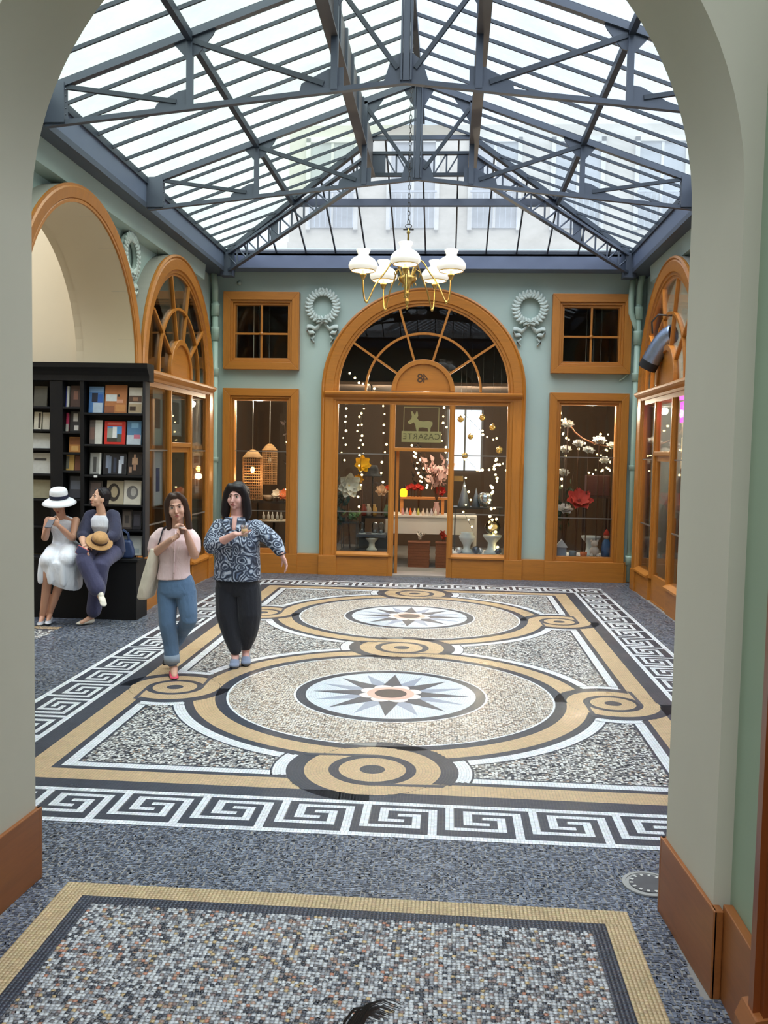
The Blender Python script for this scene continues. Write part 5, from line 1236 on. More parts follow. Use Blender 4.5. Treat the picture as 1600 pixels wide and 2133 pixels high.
vessel('cone_tree', [(0.10, 0), (0.0, 0.42)], (0.66, 14.15, 1.055), M('frosted_cone', (160, 172, 196), 0.3, metal=0.3), 'frosted grey cone tree on the silver shelf', 'ornament'); vessel('cone_tree', [(0.07, 0), (0.0, 0.30)], (0.85, 14.2, 1.055), M('frosted_cone'), 'smaller frosted cone tree on the silver shelf', 'ornament')
for i, (x, y, s) in enumerate(((0.60, 13.92, .05), (0.86, 13.9, .06), (0.93, 13.98, .045), (1.2, 13.9, .05))):
    m = MB(); m.ball((0, 0, s), s, 12, 8); m.build('bauble', M('slate_bauble' if i % 2 else 'silver_bauble', (90, 98, 116) if i % 2 else (206, 210, 216), 0.2, metal=0.6), None, (x, y, 0.345), label=('grey glass bauble at the far left', 'dark bauble in the middle', 'silver bauble in the middle', 'dark bauble at the right')[i] + ' of the white plinth', cat='ornament')
m = MB(); m.box(0.50, 0.64, 14.18, 14.19, 1.45, 1.53); m.build('brass_plaque', M('brass_plate', (186, 150, 92), 0.4, metal=0.4), label='small brass plaque beside the door', cat='plaque'); 
# snowy window
table('gift_box_stand', 2.58, 2.98, 14.45, 14.75, 1.25, M('dark_brown_stand', (50, 30, 26), 0.6), 'dark stand at the back of the snowy window', 'table', 0.03, 0.03)
m = MB(); m.box(2.60, 2.96, 14.48, 14.72, 1.25, 1.58); bevel(m.build('gift_box', M('maroon_box', (66, 30, 28), 0.6), label='maroon box on the dark stand in the snowy window', cat='box'), 0.01)
vessel('cup', [(0.03, 0), (0.05, 0.02), (0.055, 0.075), (0.05, 0.075), (0.045, 0.03)], (2.49, 13.86, 0.345), M('orange_cup', (206, 110, 60), 0.4), 'orange cup on the snow in the right window', 'cup'); vessel('cup', [(0.05, 0), (0.06, 0.06), (0.055, 0.09)], (2.33, 13.88, 0.345), M('grey_cup', (130, 138, 146), 0.5), 'grey cup on the snow beside the poppy stem', 'cup')
o = empty('toy_house', (2.16, 13.9, 0.345), label='small snowy toy house at the left of the right window', cat='ornament'); m = MB(); m.box(-0.07, 0.07, -0.05, 0.05, 0, 0.14); m.build('house_wall', M('grey_house', (150, 156, 170), 0.7), o); m = MB(); m.prism([(-0.09, 0.14), (0.09, 0.14), (0.0, 0.26)], XZ, -0.06, 0.06); m.build('house_roof', M('snow_cloth'), o)
o = empty('teddy', (2.66, 13.92, 0.345), label='pale toy bear among snow in the right window', cat='toy'); TD = M('pale_plush', (206, 194, 184), 0.9)
for nm, c, s in (('body', (0, 0, 0.09), .075), ('head', (0, -0.01, 0.20), .055)): m = MB(); m.ball(c, s, 12, 8); m.build(nm, TD, o)
for s in (-1, 1):
    m = MB(); m.ball((s * 0.045, 0, 0.245), .02, 8, 6); m.build('ear', TD, o); m = MB(); m.ball((s * 0.05, -0.05, 0.03), .03, 8, 6); m.build('paw', TD, o)
pedestal(2.64, 14.15, 0.345, 1.5, WC, 'white pedestal behind the toy bear')
o = empty('toy_figure', (2.85, 14.0, 0.345), label='small figure in a blue coat and red cap at the right of the snowy window', cat='toy')
MB().lathe([(0.06, 0), (0.075, 0.1), (0.06, 0.22), (0.03, 0.27)], 14).build('coat', M('blue_coat', (60, 96, 140), 0.8), o); m = MB(); m.ball((0, 0, 0.31), 0.045, 10, 8); m.build('head', M('doll_skin', (226, 170, 140), 0.7), o); MB().lathe([(0.05, 0.33), (0.04, 0.37), (0.0, 0.43)], 12).build('cap', M('red_cap', (196, 54, 40), 0.8), o)
m = MB(); m.tube([(2.24, 14.02, 2.36), (2.32, 14.0, 2.24), (2.45, 14.0, 2.14), (2.62, 14.0, 2.07), (2.78, 14.05, 2.04), (2.95, 14.12, 2.02)], [0.008, 0.011, 0.013, 0.012, 0.010, 0.008], 7); m.build('bent_branch', M('copper_branch', (150, 92, 60), 0.5), label='bent copper branch between the white flowers', cat='branch')
# lantern window table
o = empty('round_table', (-2.36, 14.25, 0), label='round pale table with glasses in the lantern window', cat='table'); MB().lathe([(0.24, 0.745), (0.24, 0.77)], 24).build('top', M('pale_table', (186, 170, 150), 0.5), o); MB().tube([(0, 0, 0.345), (0, 0, 0.745)], 0.02, 10).build('pillar', M('dark_iron'), o)
for i, x in enumerate((-2.50, -2.43, -2.36, -2.29, -2.22)): vessel('glass_bottle', [(0.022, 0), (0.024, 0.07), (0.010, 0.10), (0.010, 0.13)], (x, 14.12 + 0.03 * (i % 2), 0.77), M('milky_glass', (206, 200, 192), 0.2), ('first', 'second', 'third', 'fourth', 'fifth')[i] + ' milky glass bottle from the left on the round pale table', 'bottle', 'milky glass bottles on the round pale table', 12)
m = MB(); m.box(-2.75, -2.05, 14.45, 14.72, 1.02, 1.05); m.build('wall_shelf', M('dark_shelf'), label='dark shelf with flowers behind the lanterns', cat='shelf')
for x in (-2.73, -2.09): m = MB(); m.box(x, x + 0.02, 14.68, 14.70, 0, 1.02); m.build('shelf_post', M('dark_shelf'), label='thin dark post carrying the lantern window shelf, ' + ('left' if x < -2.5 else 'right'), cat='post')
vessel('bowl', [(0.05, 0), (0.09, 0.05), (0.10, 0.10), (0.09, 0.10)], (-2.50, 14.55, 1.05), M('glass_bowl_warm', (170, 150, 132), 0.15), 'warm glass bowl on the lantern window shelf', 'bowl')
# sign on the transom light (seen from its back, so the letters run mirrored)
sg = empty('glass_sign', (-0.01, 13.655, 2.04), label='gold sign with a donkey and mirrored letters on the glass over the door', cat='sign')
GD = M('gold_leaf_sign', (206, 188, 128), 0.5, 0.06)
m = MB(); m.box(-0.30, 0.30, 0, 0.004, 0.0, 0.165); m.build('name_plate', GD, sg)
m = MB(); m.box(-0.275, -0.265, 0, 0.003, 0.165, 0.53); m.box(0.25, 0.26, 0, 0.003, 0.165, 0.53); m.box(-0.275, 0.26, 0, 0.003, 0.52, 0.53); m.build('outline', GD, sg)
dk = [(-0.21, 0.285), (-0.17, 0.27), (-0.12, 0.30), (-0.10, 0.27), (-0.085, 0.20), (-0.075, 0.165), (-0.05, 0.165), (-0.045, 0.22), (0.02, 0.225), (0.09, 0.215), (0.10, 0.165), (0.13, 0.165), (0.135, 0.22), (0.165, 0.27), (0.16, 0.31), (0.10, 0.325), (0.02, 0.315), (-0.04, 0.325), (-0.07, 0.36), (-0.055, 0.40), (-0.065, 0.46), (-0.085, 0.46), (-0.105, 0.40), (-0.14, 0.46), (-0.165, 0.46), (-0.15, 0.385), (-0.16, 0.345), (-0.21, 0.31)]
m = MB(); m.prism(dk, XZ, 0, 0.003); m.build('donkey', GD, sg)
inst('lettering', text_mesh('CASARTE', 0.125, M('sign_letter', (120, 106, 66), 0.6), 0.001, mirror=True, spacing=1.1), sg, (0, -0.001, 0.083))
# rear daylight window of the shop
o = empty('window_5', (0.72, 18.15, 1.55), kind='structure', label='bright rear window of the shop')
m = MB(); m.box(-0.36, 0.36, 0, 0.02, 0, 1.2); m.build('pane', emitter('daylit_rear_glass', (216, 228, 238), 1.1), o)
for x in (-0.36, -0.02, 0.32): m = MB(); m.box(x, x + 0.04, -0.03, 0, 0, 1.2); m.build('frame', M('grey_frame', (120, 122, 126)), o)
# ------------------------------------------------------------------ framed prints in the left shop
def framed(y0, y1, z0, z1, mat_rgb, pic, label, x=-3.16, inner=(.2, .8, .3, .85)):
    o = empty('framed_print', (x, (y0 + y1) / 2, z0), PI / 2, label=label, cat='picture', group='matted prints in the print shop window'); w, h = (y1 - y0) / 2, z1 - z0
    m = MB(); m.box(-w, w, 0, 0.012, 0, h); m.build('mat_board', M('mat_%d_%d_%d' % mat_rgb, mat_rgb, 0.8, 0.05), o)
    u0, u1, v0, v1 = inner
    m = MB(); m.box(-w + 2 * w * u0, -w + 2 * w * u1, -0.002, 0, h * v0, h * v1); m.build('print', M('print_%d_%d_%d' % pic, pic, 0.7, 0.6, 9), o)
    f = MB(); t = 0.012
    for a in ((-w - t, -w, -t, h + t), (w, w + t, -t, h + t)): f.box(a[0], a[1], -0.006, 0.014, a[2], a[3])
    f.box(-w, w, -0.006, 0.014, -t, 0); f.box(-w, w, -0.006, 0.014, h, h + t); f.build('frame', M('silver_frame', (150, 156, 150), 0.4), o)
    MB().tube([(0, 0.01, h), (0, 0.01, 4.40 - z0)], 0.002, 5).build('hanging_wire', WIRE, o)
framed(10.70, 11.05, 1.92, 2.58, (176, 190, 178), (112, 100, 88), 'large grey-green matted print, upper left pane of the print shop')
framed(10.72, 11.05, 1.18, 1.83, (206, 216, 220), (70, 92, 140), 'white-matted tall print with blue figure, middle left pane of the print shop', inner=(.3, .72, .25, .7))
framed(11.40, 11.85, 2.05, 2.55, (176, 186, 176), (104, 110, 100), 'pale matted print above the print shop door'); framed(12.40, 12.80, 1.93, 2.58, (186, 176, 162), (170, 150, 130), 'tall beige print, upper right pane of the print shop')
framed(12.40, 12.78, 1.62, 1.81, (200, 186, 168), (120, 92, 76), 'small horizontal framed print, right pane of the print shop'); framed(12.52, 12.72, 1.26, 1.56, (206, 204, 196), (130, 110, 100), 'small white framed drawing, right pane of the print shop', inner=(.25, .75, .3, .75))
o = empty('wall_lamp', (-4.6, 12.9, 1.50), label='small warm lamp glowing deep in the print shop', cat='lamp'); MB().ball((0, 0, 0.1), 0.05, 12, 8, sz=1.5).build('bulb', emitter('edison_bulb', (255, 176, 84), 10), o); MB().lathe([(0.08, 0), (0.03, 0.02), (0.015, 0.05)], 12).build('base', M('brass_plate'), o); lamp_light(o, (0.1, 0, 0.15), 14, (1, 0.7, 0.42))
table('print_table', -5.0, -4.2, 12.4, 13.3, 1.50, M('dark_brown_stand'), 'dark console under the print shop lamp', 'table', 0.04, 0.04)
# ------------------------------------------------------------------ gift shop on the right
o = empty('neon_sign', (3.42, 11.75, 2.34), -PI / 2, label='pink neon lettering high in the right shop window', cat='neon sign'); NE = emitter('pink_neon', (255, 60, 225), 5.0)
def neon(pts): MB().tube(pts, 0.010, 6).build('neon_tube', NE, o)
neon([(-0.34, 0, 0), (-0.34, 0, 0.26), (-0.24, 0, 0.26), (-0.2, 0, 0.2), (-0.24, 0, 0.13), (-0.34, 0, 0.13)]); neon([(-0.25, 0, 0.13), (-0.19, 0, 0)]); neon([(-0.12, 0, 0), (-0.12, 0, 0.26)]); neon([(0.0 + 0.1 * math.cos(t), 0, 0.13 + 0.13 * math.sin(t)) for t in [0.6 + 5.2 * i / 14 for i in range(15)]]); neon([(0.17, 0, 0), (0.17, 0, 0.26), (0.3, 0, 0), (0.3, 0, 0.26)])
MB().tube([(-0.1, 0, 0.26), (-0.1, 0, 2.1)], 0.002, 5).build('hanging_wire', WIRE, o); MB().tube([(0.2, 0, 0.26), (0.2, 0, 2.1)], 0.002, 5).build('hanging_wire', WIRE, o)
lamp_light(o, (0, -0.1, 0.1), 2.0, (1, 0.2, 0.9))
o = empty('table_lamp', (3.78, 13.1, 1.75), label='table lamp with a cream shade on a shelf in the right shop', cat='lamp'); MB().lathe([(0.16, 0.22), (0.10, 0.42), (0.096, 0.42), (0.156, 0.22), (0.16, 0.22)], 20, caps=False).build('shade', M('cream_shade', (236, 220, 186), 0.8, emit=(255, 220, 170), estr=0.8), o); MB().lathe([(0.07, 0), (0.03, 0.03), (0.02, 0.22)], 14).build('base', M('brass_plate'), o); lamp_light(o, (0, 0, 0.35), 8, (1, 0.82, 0.6))
o = empty('display_shelf', (3.75, 12.6, 0), label='wooden display shelves with trinkets in the right shop', cat='shelf')
for z in (0.5, 1.1, 1.73): m = MB(); m.box(-0.05, 0.35, -0.9, 0.75, z - 0.025, z); m.build('board', OW, o)
for y in (-0.9, 0.72): m = MB(); m.box(-0.05, 0.35, y, y + 0.03, 0, 1.73); m.build('side', OW, o)
tr = [(150, 60, 60), (206, 200, 190), (80, 96, 120), (60, 50, 48), (196, 150, 90), (190, 120, 120), (220, 220, 224), (70, 80, 70)]
for i in range(12):
    z = (0.5, 1.1, 1.73)[i % 3]; y = 11.85 + 0.085 * i; c = tr[i % 8]
    if i % 3 == 2 and y > 12.9: continue
    vessel('trinket_jar', [(0.04, 0), (0.055, 0.05), (0.05, 0.12), (0.03, 0.16), (0.035, 0.18)], (3.85, y, z), M('jar_%d_%d_%d' % c, c, 0.35), '%s small jar on the %s board of the right shop shelves' % (('first', 'second', 'third', 'fourth')[i // 3], ('lower', 'middle', 'upper')[i % 3]), 'jar', 'small jars in the right shop')
lamp_light(empty('fill_lamp', (5.0, 11.7, 4.40), label='added fill lamp inside the right shop', cat='lamp'), (0, 0, -0.2), 170, (1, 0.92, 0.82)); MB().lathe([(0.001, -0.10), (0.10, -0.08), (0.16, 0.0), (0.16, 0.05), (0.05, 0.09)], 18).build('shade', M('cream_shade'), bpy.data.objects['fill_lamp'])  # unseen lamp added to brighten the shop interior
m = MB(); m.box(3.50, 3.55, 12.65, 13.0, 0.06, 1.05); m.build('leaning_frame', OAK, label='oak picture frame leaning inside the right shop window', cat='picture frame')
# more of the shop's glitter farther inside
fairy('fairy lights hanging deep behind the yellow flower', [(-1.05, 15.2, 2.8), (-1.1, 15.2, 2.2), (-1.02, 15.2, 1.5)], 10, 0.017, 0.05, seed=21)
fairy('fairy lights hanging deep behind the open door at the right', [(0.35, 15.9, 2.7), (0.3, 15.9, 2.2), (0.38, 15.9, 1.6)], 10, 0.018, 0.05, seed=22)
fairy('fairy lights draped along the back of the silver display', [(0.6, 14.9, 1.9), (0.9, 14.9, 1.6), (1.3, 14.9, 1.75), (1.5, 14.9, 1.4)], 16, 0.019, 0.06, seed=23)
fairy('fairy lights along the rear wall behind the snowy window', [(2.1, 15.4, 2.4), (2.6, 15.4, 2.0), (3.1, 15.4, 2.3)], 12, 0.017, 0.06, seed=24)
GB = M('gold_bauble', (222, 190, 120), 0.2, metal=0.8)
hb_spots = [(0.58, 14.25, 2.42, .05, 'highest at the left'), (0.74, 14.3, 2.15, .045, 'left of the middle'), (0.92, 14.3, 2.45, .05, 'highest in the middle'), (1.08, 14.25, 2.3, .05, 'right of the middle'), (1.2, 14.3, 1.95, .055, 'lowest at the right'), (0.66, 14.3, 1.85, .05, 'lowest at the left')]
for x, y, z, s, t in hb_spots:
    o = empty('hanging_bauble', (x, y, z), label='gold glass bauble hanging right of the door, ' + t, cat='ornament', group='gold baubles hanging right of the door')
    m = MB(); m.ball((0, 0, 0), s, 14, 10); m.build('ball', GB, o); MB().tube([(0, 0, s * 0.95), (0, 0, 4.70 - z)], 0.0015, 4).build('thread', WIRE, o); MB().lathe([(0.010, 0), (0.010, 0.012)], 8, (0, 0, s * 0.96)).build('cap', M('brass_plate'), o)
for i, (x, y, z, rgb, nm) in enumerate(((-0.95, 14.6, 0.84, (150, 70, 60), 'dark red'), (-0.88, 14.66, 0.84, (206, 196, 180), 'cream'), (-0.78, 14.62, 0.84, (196, 150, 80), 'honey'), (-0.58, 14.6, 0.84, (96, 120, 96), 'sage green'))):
    vessel('vase', [(0.03, 0), (0.05, 0.05), (0.045, 0.12), (0.02, 0.17), (0.028, 0.19)], (x, y, z), M('vase_%d_%d_%d' % rgb, rgb, 0.3), nm + ' vase on the black table left of the door', 'vase', 'vases on the black table', 14)
# ------------------------------------------------------------------ people
def V3(*a): return Vector(a)
class Blob(MB):
    def ell(s, c, a, b, d):
        """ellipsoid with half-axis vectors a, b, d"""
        c, a, b, d = Vector(c), Vector(a), Vector(b), Vector(d); n, m = 14, 9; vs = []
        for i in range(m + 1):
            t = PI * i / m
            for j in range(n):
                p = 2 * PI * j / n; vs.append(c + a * (math.sin(t) * math.cos(p)) + b * (math.sin(t) * math.sin(p)) + d * (-math.cos(t)))
        fs = [(i * n + j, i * n + (j + 1) % n, (i + 1) * n + (j + 1) % n, (i + 1) * n + j) for i in range(m) for j in range(n)]
        return s.add(vs, fs, True)
    def limb(s, pts, rs, n=14, flat=1.0, steps=5):
        """tapering limb through joints (smoothed) with rounded ends"""
        P = [Vector(p) for p in pts]; out = []; ro = []
        for i in range(len(P) - 1):
            p0, p1, p2, p3 = P[max(0, i - 1)], P[i], P[i + 1], P[min(len(P) - 1, i + 2)]
            for k in range(steps):
                t = k / steps
                q = 0.5 * ((2 * p1) + (p2 - p0) * t + (2 * p0 - 5 * p1 + 4 * p2 - p3) * t * t + (3 * p1 - p0 - 3 * p2 + p3) * t ** 3)
                lin_ = p1 + (p2 - p1) * t; out.append(q * 0.45 + lin_ * 0.55); ro.append(rs[i] + (rs[i + 1] - rs[i]) * t)
        out.append(P[-1]); ro.append(rs[-1]); s.tube(out, ro, n, True, True, flat)
        for p, r in ((P[0], rs[0]), (P[-1], rs[-1])): s.ball(tuple(p), r * 0.98, n, 8)
        return s
    def loft(s, rings, n=28, pw=2.4):
        vs = []
        for r in rings:
            cx, cy, cz, rx, ry = r[:5]; tx, ty = (r[5], r[6]) if len(r) > 5 else (0, 0)
            for j in range(n):
                t = 2 * PI * j / n; c, q = math.cos(t), math.sin(t)
                x = rx * math.copysign(abs(c) ** (2 / pw), c); y = ry * math.copysign(abs(q) ** (2 / pw), q)
                vs.append((cx + x, cy + y, cz + tx * x + ty * y))
        k = len(rings)
        fs = [(i * n + j, i * n + (j + 1) % n, (i + 1) * n + (j + 1) % n, (i + 1) * n + j) for i in range(k - 1) for j in range(n)] + [tuple(range(n - 1, -1, -1)), tuple((k - 1) * n + j for j in range(n))]
        return s.add(vs, fs, True)
    def hand(s, wrist, d, nrm, side, curl=0.5, sc=1.0, spread=0.0):
        d = Vector(d).normalized(); nrm = Vector(nrm); nrm = (nrm - d * nrm.dot(d)).normalized(); t = d.cross(nrm) * side; w = Vector(wrist)
        s.ell(w + d * 0.042 * sc, d * 0.052 * sc, t * 0.038 * sc, nrm * 0.016 * sc)
        for k, (o, L) in enumerate(((0.028, 0.066), (0.010, 0.075), (-0.009, 0.070), (-0.027, 0.055))):
            p = w + d * 0.080 * sc + t * o * sc; pts = [p]; a = 0
            dd = (d + t * spread * (1.5 - k)).normalized()
            for f in (0.42, 0.33, 0.25):
                a += curl * 0.75; p = p + (dd * math.cos(a) + nrm * math.sin(a)) * L * f * sc; pts.append(p)
            s.limb(pts, [0.0088 * sc, 0.0084 * sc, 0.0078 * sc, 0.0065 * sc], 8, steps=2)
        p = w + d * 0.022 * sc + t * 0.030 * sc
        s.limb([p, p + (d * 0.6 + t * 0.7 + nrm * 0.25) * 0.034 * sc, p + (d * 1.0 + t * 0.75 + nrm * (0.3 + 0.5 * curl)) * 0.052 * sc], [0.0115 * sc, 0.0095 * sc, 0.0075 * sc], 8, steps=2)
        return s
    def head(s, Mx, neck_base=None, neck_r=0.05):
        def e(c, a, b, d): s.ell(Mx @ V3(*c), Mx.to_3x3() @ V3(a, 0, 0), Mx.to_3x3() @ V3(0, b, 0), Mx.to_3x3() @ V3(0, 0, d))
        e((0, 0.018, 0.150), 0.074, 0.092, 0.088); e((0, -0.018, 0.095), 0.068, 0.070, 0.082); e((0, -0.028, 0.045), 0.059, 0.054, 0.044)
        e((0, -0.064, 0.012), 0.024, 0.020, 0.018); e((0, -0.080, 0.132), 0.046, 0.010, 0.012)
        for q in (-1, 1): e((q * 0.040, -0.056, 0.074), 0.026, 0.026, 0.032); e((q * 0.072, 0.012, 0.088), 0.010, 0.020, 0.030)
        P = lambda *a: Mx @ V3(*a)
        k = Mx.to_scale()[0]
        s.limb([P(0, -0.085, 0.118), P(0, -0.098, 0.092), P(0, -0.109, 0.070)], [0.007 * k, 0.009 * k, 0.012 * k], 8, steps=2); e((0, -0.096, 0.066), 0.016, 0.012, 0.008)
        e((0, -0.084, 0.040), 0.022, 0.010, 0.008)
        if neck_base is not None: s.limb([neck_base, P(0, 0.012, 0.05)], [neck_r * 1.12, neck_r * 0.92], 14)
    def cloth(s, name, mat, parent, voxel=0.008, smooth=5, **kw):
        o = s.build(name, mat, parent, **kw)
        r = o.modifiers.new('fuse', 'REMESH'); r.mode = 'VOXEL'; r.voxel_size = voxel; r.use_smooth_shade = True
        if smooth: q = o.modifiers.new('soften', 'SMOOTH'); q.factor = 0.5; q.iterations = smooth
        return o
def skin(name, rgb):
    m = M(name, rgb, 0.5, 0.06, 12); b = m.node_tree.nodes['Principled BSDF']; b.inputs['Subsurface Weight'].default_value = 0.08; b.inputs['Subsurface Radius'].default_value = (0.01, 0.004, 0.002); return m
def fabric(name, rgb, var=0.14, scale=9, bump=0.5, rough=0.85):
    if name in MATS: return MATS[name]
    m, nt, b = _new(name); c = srgb(*rgb); vec = _coord(nt)
    f = _noise(nt, vec, scale, 4, 0.55, 0.3)
    nt.links.new(_mixcol(nt, f, tuple(x * (1 - var) for x in c), tuple(min(1, x * (1 + var)) for x in c)), b.inputs['Base Color'])
    b.inputs['Roughness'].default_value = rough; b.inputs['Sheen Weight'].default_value = 0.15
    folds = _noise(nt, _coord(nt, 'Object', (1, 1, 0.45)), 16, 3, 0.5, 0.8); _bump(nt, b, folds, bump, 0.02)
    MATS[name] = m; return m
def hair_mat(name, rgb):
    return M(name, rgb, 0.42, 0.35, 60, bump=0.25, spec=0.35, stretch=(1, 1, 0.12))
def head_mx(loc, yaw=0, pitch=0, roll=0, sc=0.93):
    return Matrix.Translation(Vector(loc)) @ Matrix.Rotation(yaw, 4, 'Z') @ Matrix.Rotation(pitch, 4, 'X') @ Matrix.Rotation(roll, 4, 'Y') @ Matrix.Scale(sc, 4)
def face(parent, Mx, brow, lip, iris=(60, 44, 34)):
    R = Mx.to_3x3()
    for q in (-1, 1):
        e = Blob(); e.ell(Mx @ V3(q * 0.031, -0.074, 0.112), R @ V3(0.016, 0, 0), R @ V3(0, 0.009, 0), R @ V3(0, 0, 0.0075)); e = e.build('eye', M('eye_white', (214, 206, 200), 0.3), parent)
        i = Blob(); i.ell(Mx @ V3(q * 0.031, -0.0805, 0.112), R @ V3(0.0078, 0, 0), R @ V3(0, 0.003, 0), R @ V3(0, 0, 0.0072)); i.build('iris', M('iris_brown', iris, 0.2), e)
        i = Blob(); i.ell(Mx @ V3(q * 0.031, -0.079, 0.1195), R @ V3(0.016, 0, 0), R @ V3(0, 0.005, 0), R @ V3(0, 0, 0.0028)); i.build('lashes', M('dark_lash', (38, 28, 26), 0.7), e)
        b = Blob(); b.limb([Mx @ V3(q * 0.014, -0.086, 0.130), Mx @ V3(q * 0.032, -0.086, 0.136), Mx @ V3(q * 0.050, -0.074, 0.130)], [0.0032, 0.0036, 0.002], 6); b.build('eyebrow', brow, parent)
    l = Blob(); l.ell(Mx @ V3(0, -0.0935, 0.0435), R @ V3(0.021, 0, 0), R @ V3(0, 0.006, 0), R @ V3(0, 0, 0.0042)); l.ell(Mx @ V3(0, -0.093, 0.036), R @ V3(0.018, 0, 0), R @ V3(0, 0.006, 0), R @ V3(0, 0, 0.005)); l.build('lips', lip, parent)
def shoe(parent, heel, toe, w, h, mat, name='shoe', sole=None):
    heel, toe = Vector(heel), Vector(toe); d = toe - heel; dn = d.normalized(); up = V3(0, 0, 1); up = (up - dn * up.dot(dn)).normalized(); x = dn.cross(up); L = d.length
    b = Blob()
    b.ell(heel + d * 0.22 + up * h * 0.55, dn * L * 0.27, x * w * 0.42, up * h * 0.62); b.ell(heel + d * 0.55 + up * h * 0.42, dn * L * 0.36, x * w * 0.48, up * h * 0.45); b.ell(heel + d * 0.78 + up * h * 0.30, dn * L * 0.24, x * w * 0.50, up * h * 0.32)
    o = b.cloth(name, mat, parent, 0.006, 4)
    if sole: s = Blob(); s.ell(heel + d * 0.5 + up * 0.004, dn * L * 0.53, x * w * 0.5, up * 0.010); s.build('sole', sole, o)
    return o

# ---- woman in the pink shirt, walking with a tote bag
def woman_pink():
    r = empty('person', (-1.80, 7.24, 0), label='woman walking in a pale pink shirt and cuffed blue jeans, hands at her chest', cat='person')
    SK = skin('skin_light_warm', (206, 158, 136)); Mx = head_mx((0.012, -0.012, 1.298), 0.22, 0.0, -0.14, 0.93)
    b = Blob(); b.head(Mx, (-0.01, 0.02, 1.20), 0.048)
    b.loft([(-0.01, 0.02, 0.72, 0.105, 0.08), (-0.02, 0.02, 0.90, 0.10, 0.078), (-0.025, 0.02, 1.08, 0.13, 0.088), (-0.02, 0.02, 1.19, 0.12, 0.06), (-0.015, 0.02, 1.225, 0.05, 0.045)])
    b.limb([(-0.150, 0.02, 1.160), (-0.205, -0.01, 1.005), (-0.085, -0.11, 1.085), (0.015, -0.185, 1.155)], [0.046, 0.039, 0.034, 0.023])
    b.limb([(0.110, 0.02, 1.160), (0.155, -0.03, 1.01), (0.14, -0.12, 1.12), (0.125, -0.165, 1.205)], [0.046, 0.039, 0.033, 0.023])
    b.hand((0.015, -0.185, 1.155), (0.8, -0.30, 0.42), (0.1, -0.4, 0.5), 1, 0.75, 0.95); b.hand((0.125, -0.165, 1.205), (-0.35, -0.25, 0.7), (-0.6, -0.5, -0.1), 1, 1.0, 0.95)
    b.limb([(-0.09, 0.02, 0.74), (-0.068, -0.02, 0.437), (-0.045, 0.01, 0.22), (-0.035, 0.0, 0.075)], [0.075, 0.052, 0.045, 0.030]); b.limb([(0.062, 0.02, 0.74), (0.105, -0.01, 0.47), (0.0, 0.15, 0.33), (-0.10, 0.27, 0.20)], [0.066, 0.052, 0.045, 0.03])
    b.limb([(-0.03, 0.02, 0.06), (0.0, -0.07, 0.04), (0.02, -0.13, 0.025)], [0.032, 0.028, 0.02]); b.limb([(-0.10, 0.27, 0.20), (-0.13, 0.24, 0.10), (-0.15, 0.21, 0.05)], [0.03, 0.027, 0.018])
    b.cloth('body', SK, r, 0.0055, 3)
    HB_ = hair_mat('hair_brown', (62, 42, 32)); face(r, Mx, HB_, M('lip_rose', (170, 96, 88), 0.4))
    h = Blob(); P = lambda *a: Mx @ V3(*a); R3 = Mx.to_3x3()
    h.ell(P(0, 0.028, 0.152), R3 @ V3(0.083, 0, 0), R3 @ V3(0, 0.094, 0), R3 @ V3(0, 0, 0.096)); h.ell(P(0, -0.028, 0.208), R3 @ V3(0.060, 0, 0), R3 @ V3(0, 0.050, 0), R3 @ V3(0, 0, 0.030))
    for q in (-1, 1):
        h.limb([P(q * 0.03, -0.05, 0.225), P(q * 0.072, -0.028, 0.165), P(q * 0.082, 0.004, 0.06), P(q * 0.084, 0.01, -0.06), P(q * 0.078, 0.0, -0.17), P(q * 0.07, -0.02, -0.215)], [0.022, 0.027, 0.028, 0.027, 0.018, 0.005], 10)
    h.limb([P(0, 0.09, 0.15), P(0, 0.095, 0.0), P(0, 0.09, -0.14)], [0.07, 0.065, 0.03], 12, 0.6); h.cloth('hair', HB_, r, 0.006, 3)
    PK = fabric('pale_pink_linen', (226, 196, 194), 0.07, 14, 0.55)
    s = Blob()
    s.loft([(-0.03, 0.015, 0.808, 0.142, 0.108, 0.05, 0.02), (-0.03, 0.015, 0.86, 0.130, 0.100), (-0.025, 0.015, 0.95, 0.122, 0.095), (-0.022, 0.012, 1.06, 0.142, 0.105), (-0.02, 0.015, 1.13, 0.148, 0.10), (-0.02, 0.02, 1.19, 0.13, 0.075), (-0.015, 0.02, 1.225, 0.075, 0.058)])
    s.limb([(-0.135, 0.02, 1.172), (-0.172, 0.012, 1.125), (-0.198, 0.0, 1.055)], [0.058, 0.064, 0.053]); s.limb([(0.095, 0.02, 1.172), (0.130, 0.008, 1.125), (0.150, -0.01, 1.055)], [0.058, 0.063, 0.051])
    so = s.cloth('shirt', PK, r, 0.007, 5)
    m = MB(); m.tube([(0.005, -0.062, 1.215), (0.008, -0.092, 1.12), (0.006, -0.094, 1.0), (0.0, -0.092, 0.88), (-0.002, -0.097, 0.815)], 0.011, 6, True, True, 0.5); m.build('placket', PK, so)
    for z in (1.14, 1.05, 0.96, 0.87): m = MB(); m.ball((0.006, -0.102, z), 0.006, 8, 5); m.build('button', M('shell_button', (190, 160, 150), 0.3), so)
    JN = fabric('washed_denim', (86, 112, 142), 0.22, 7, 0.5)
    j = Blob(); j.loft([(-0.015, 0.02, 0.84, 0.125, 0.09), (-0.012, 0.02, 0.78, 0.148, 0.105), (-0.008, 0.02, 0.70, 0.158, 0.108), (-0.005, 0.02, 0.66, 0.14, 0.10)])
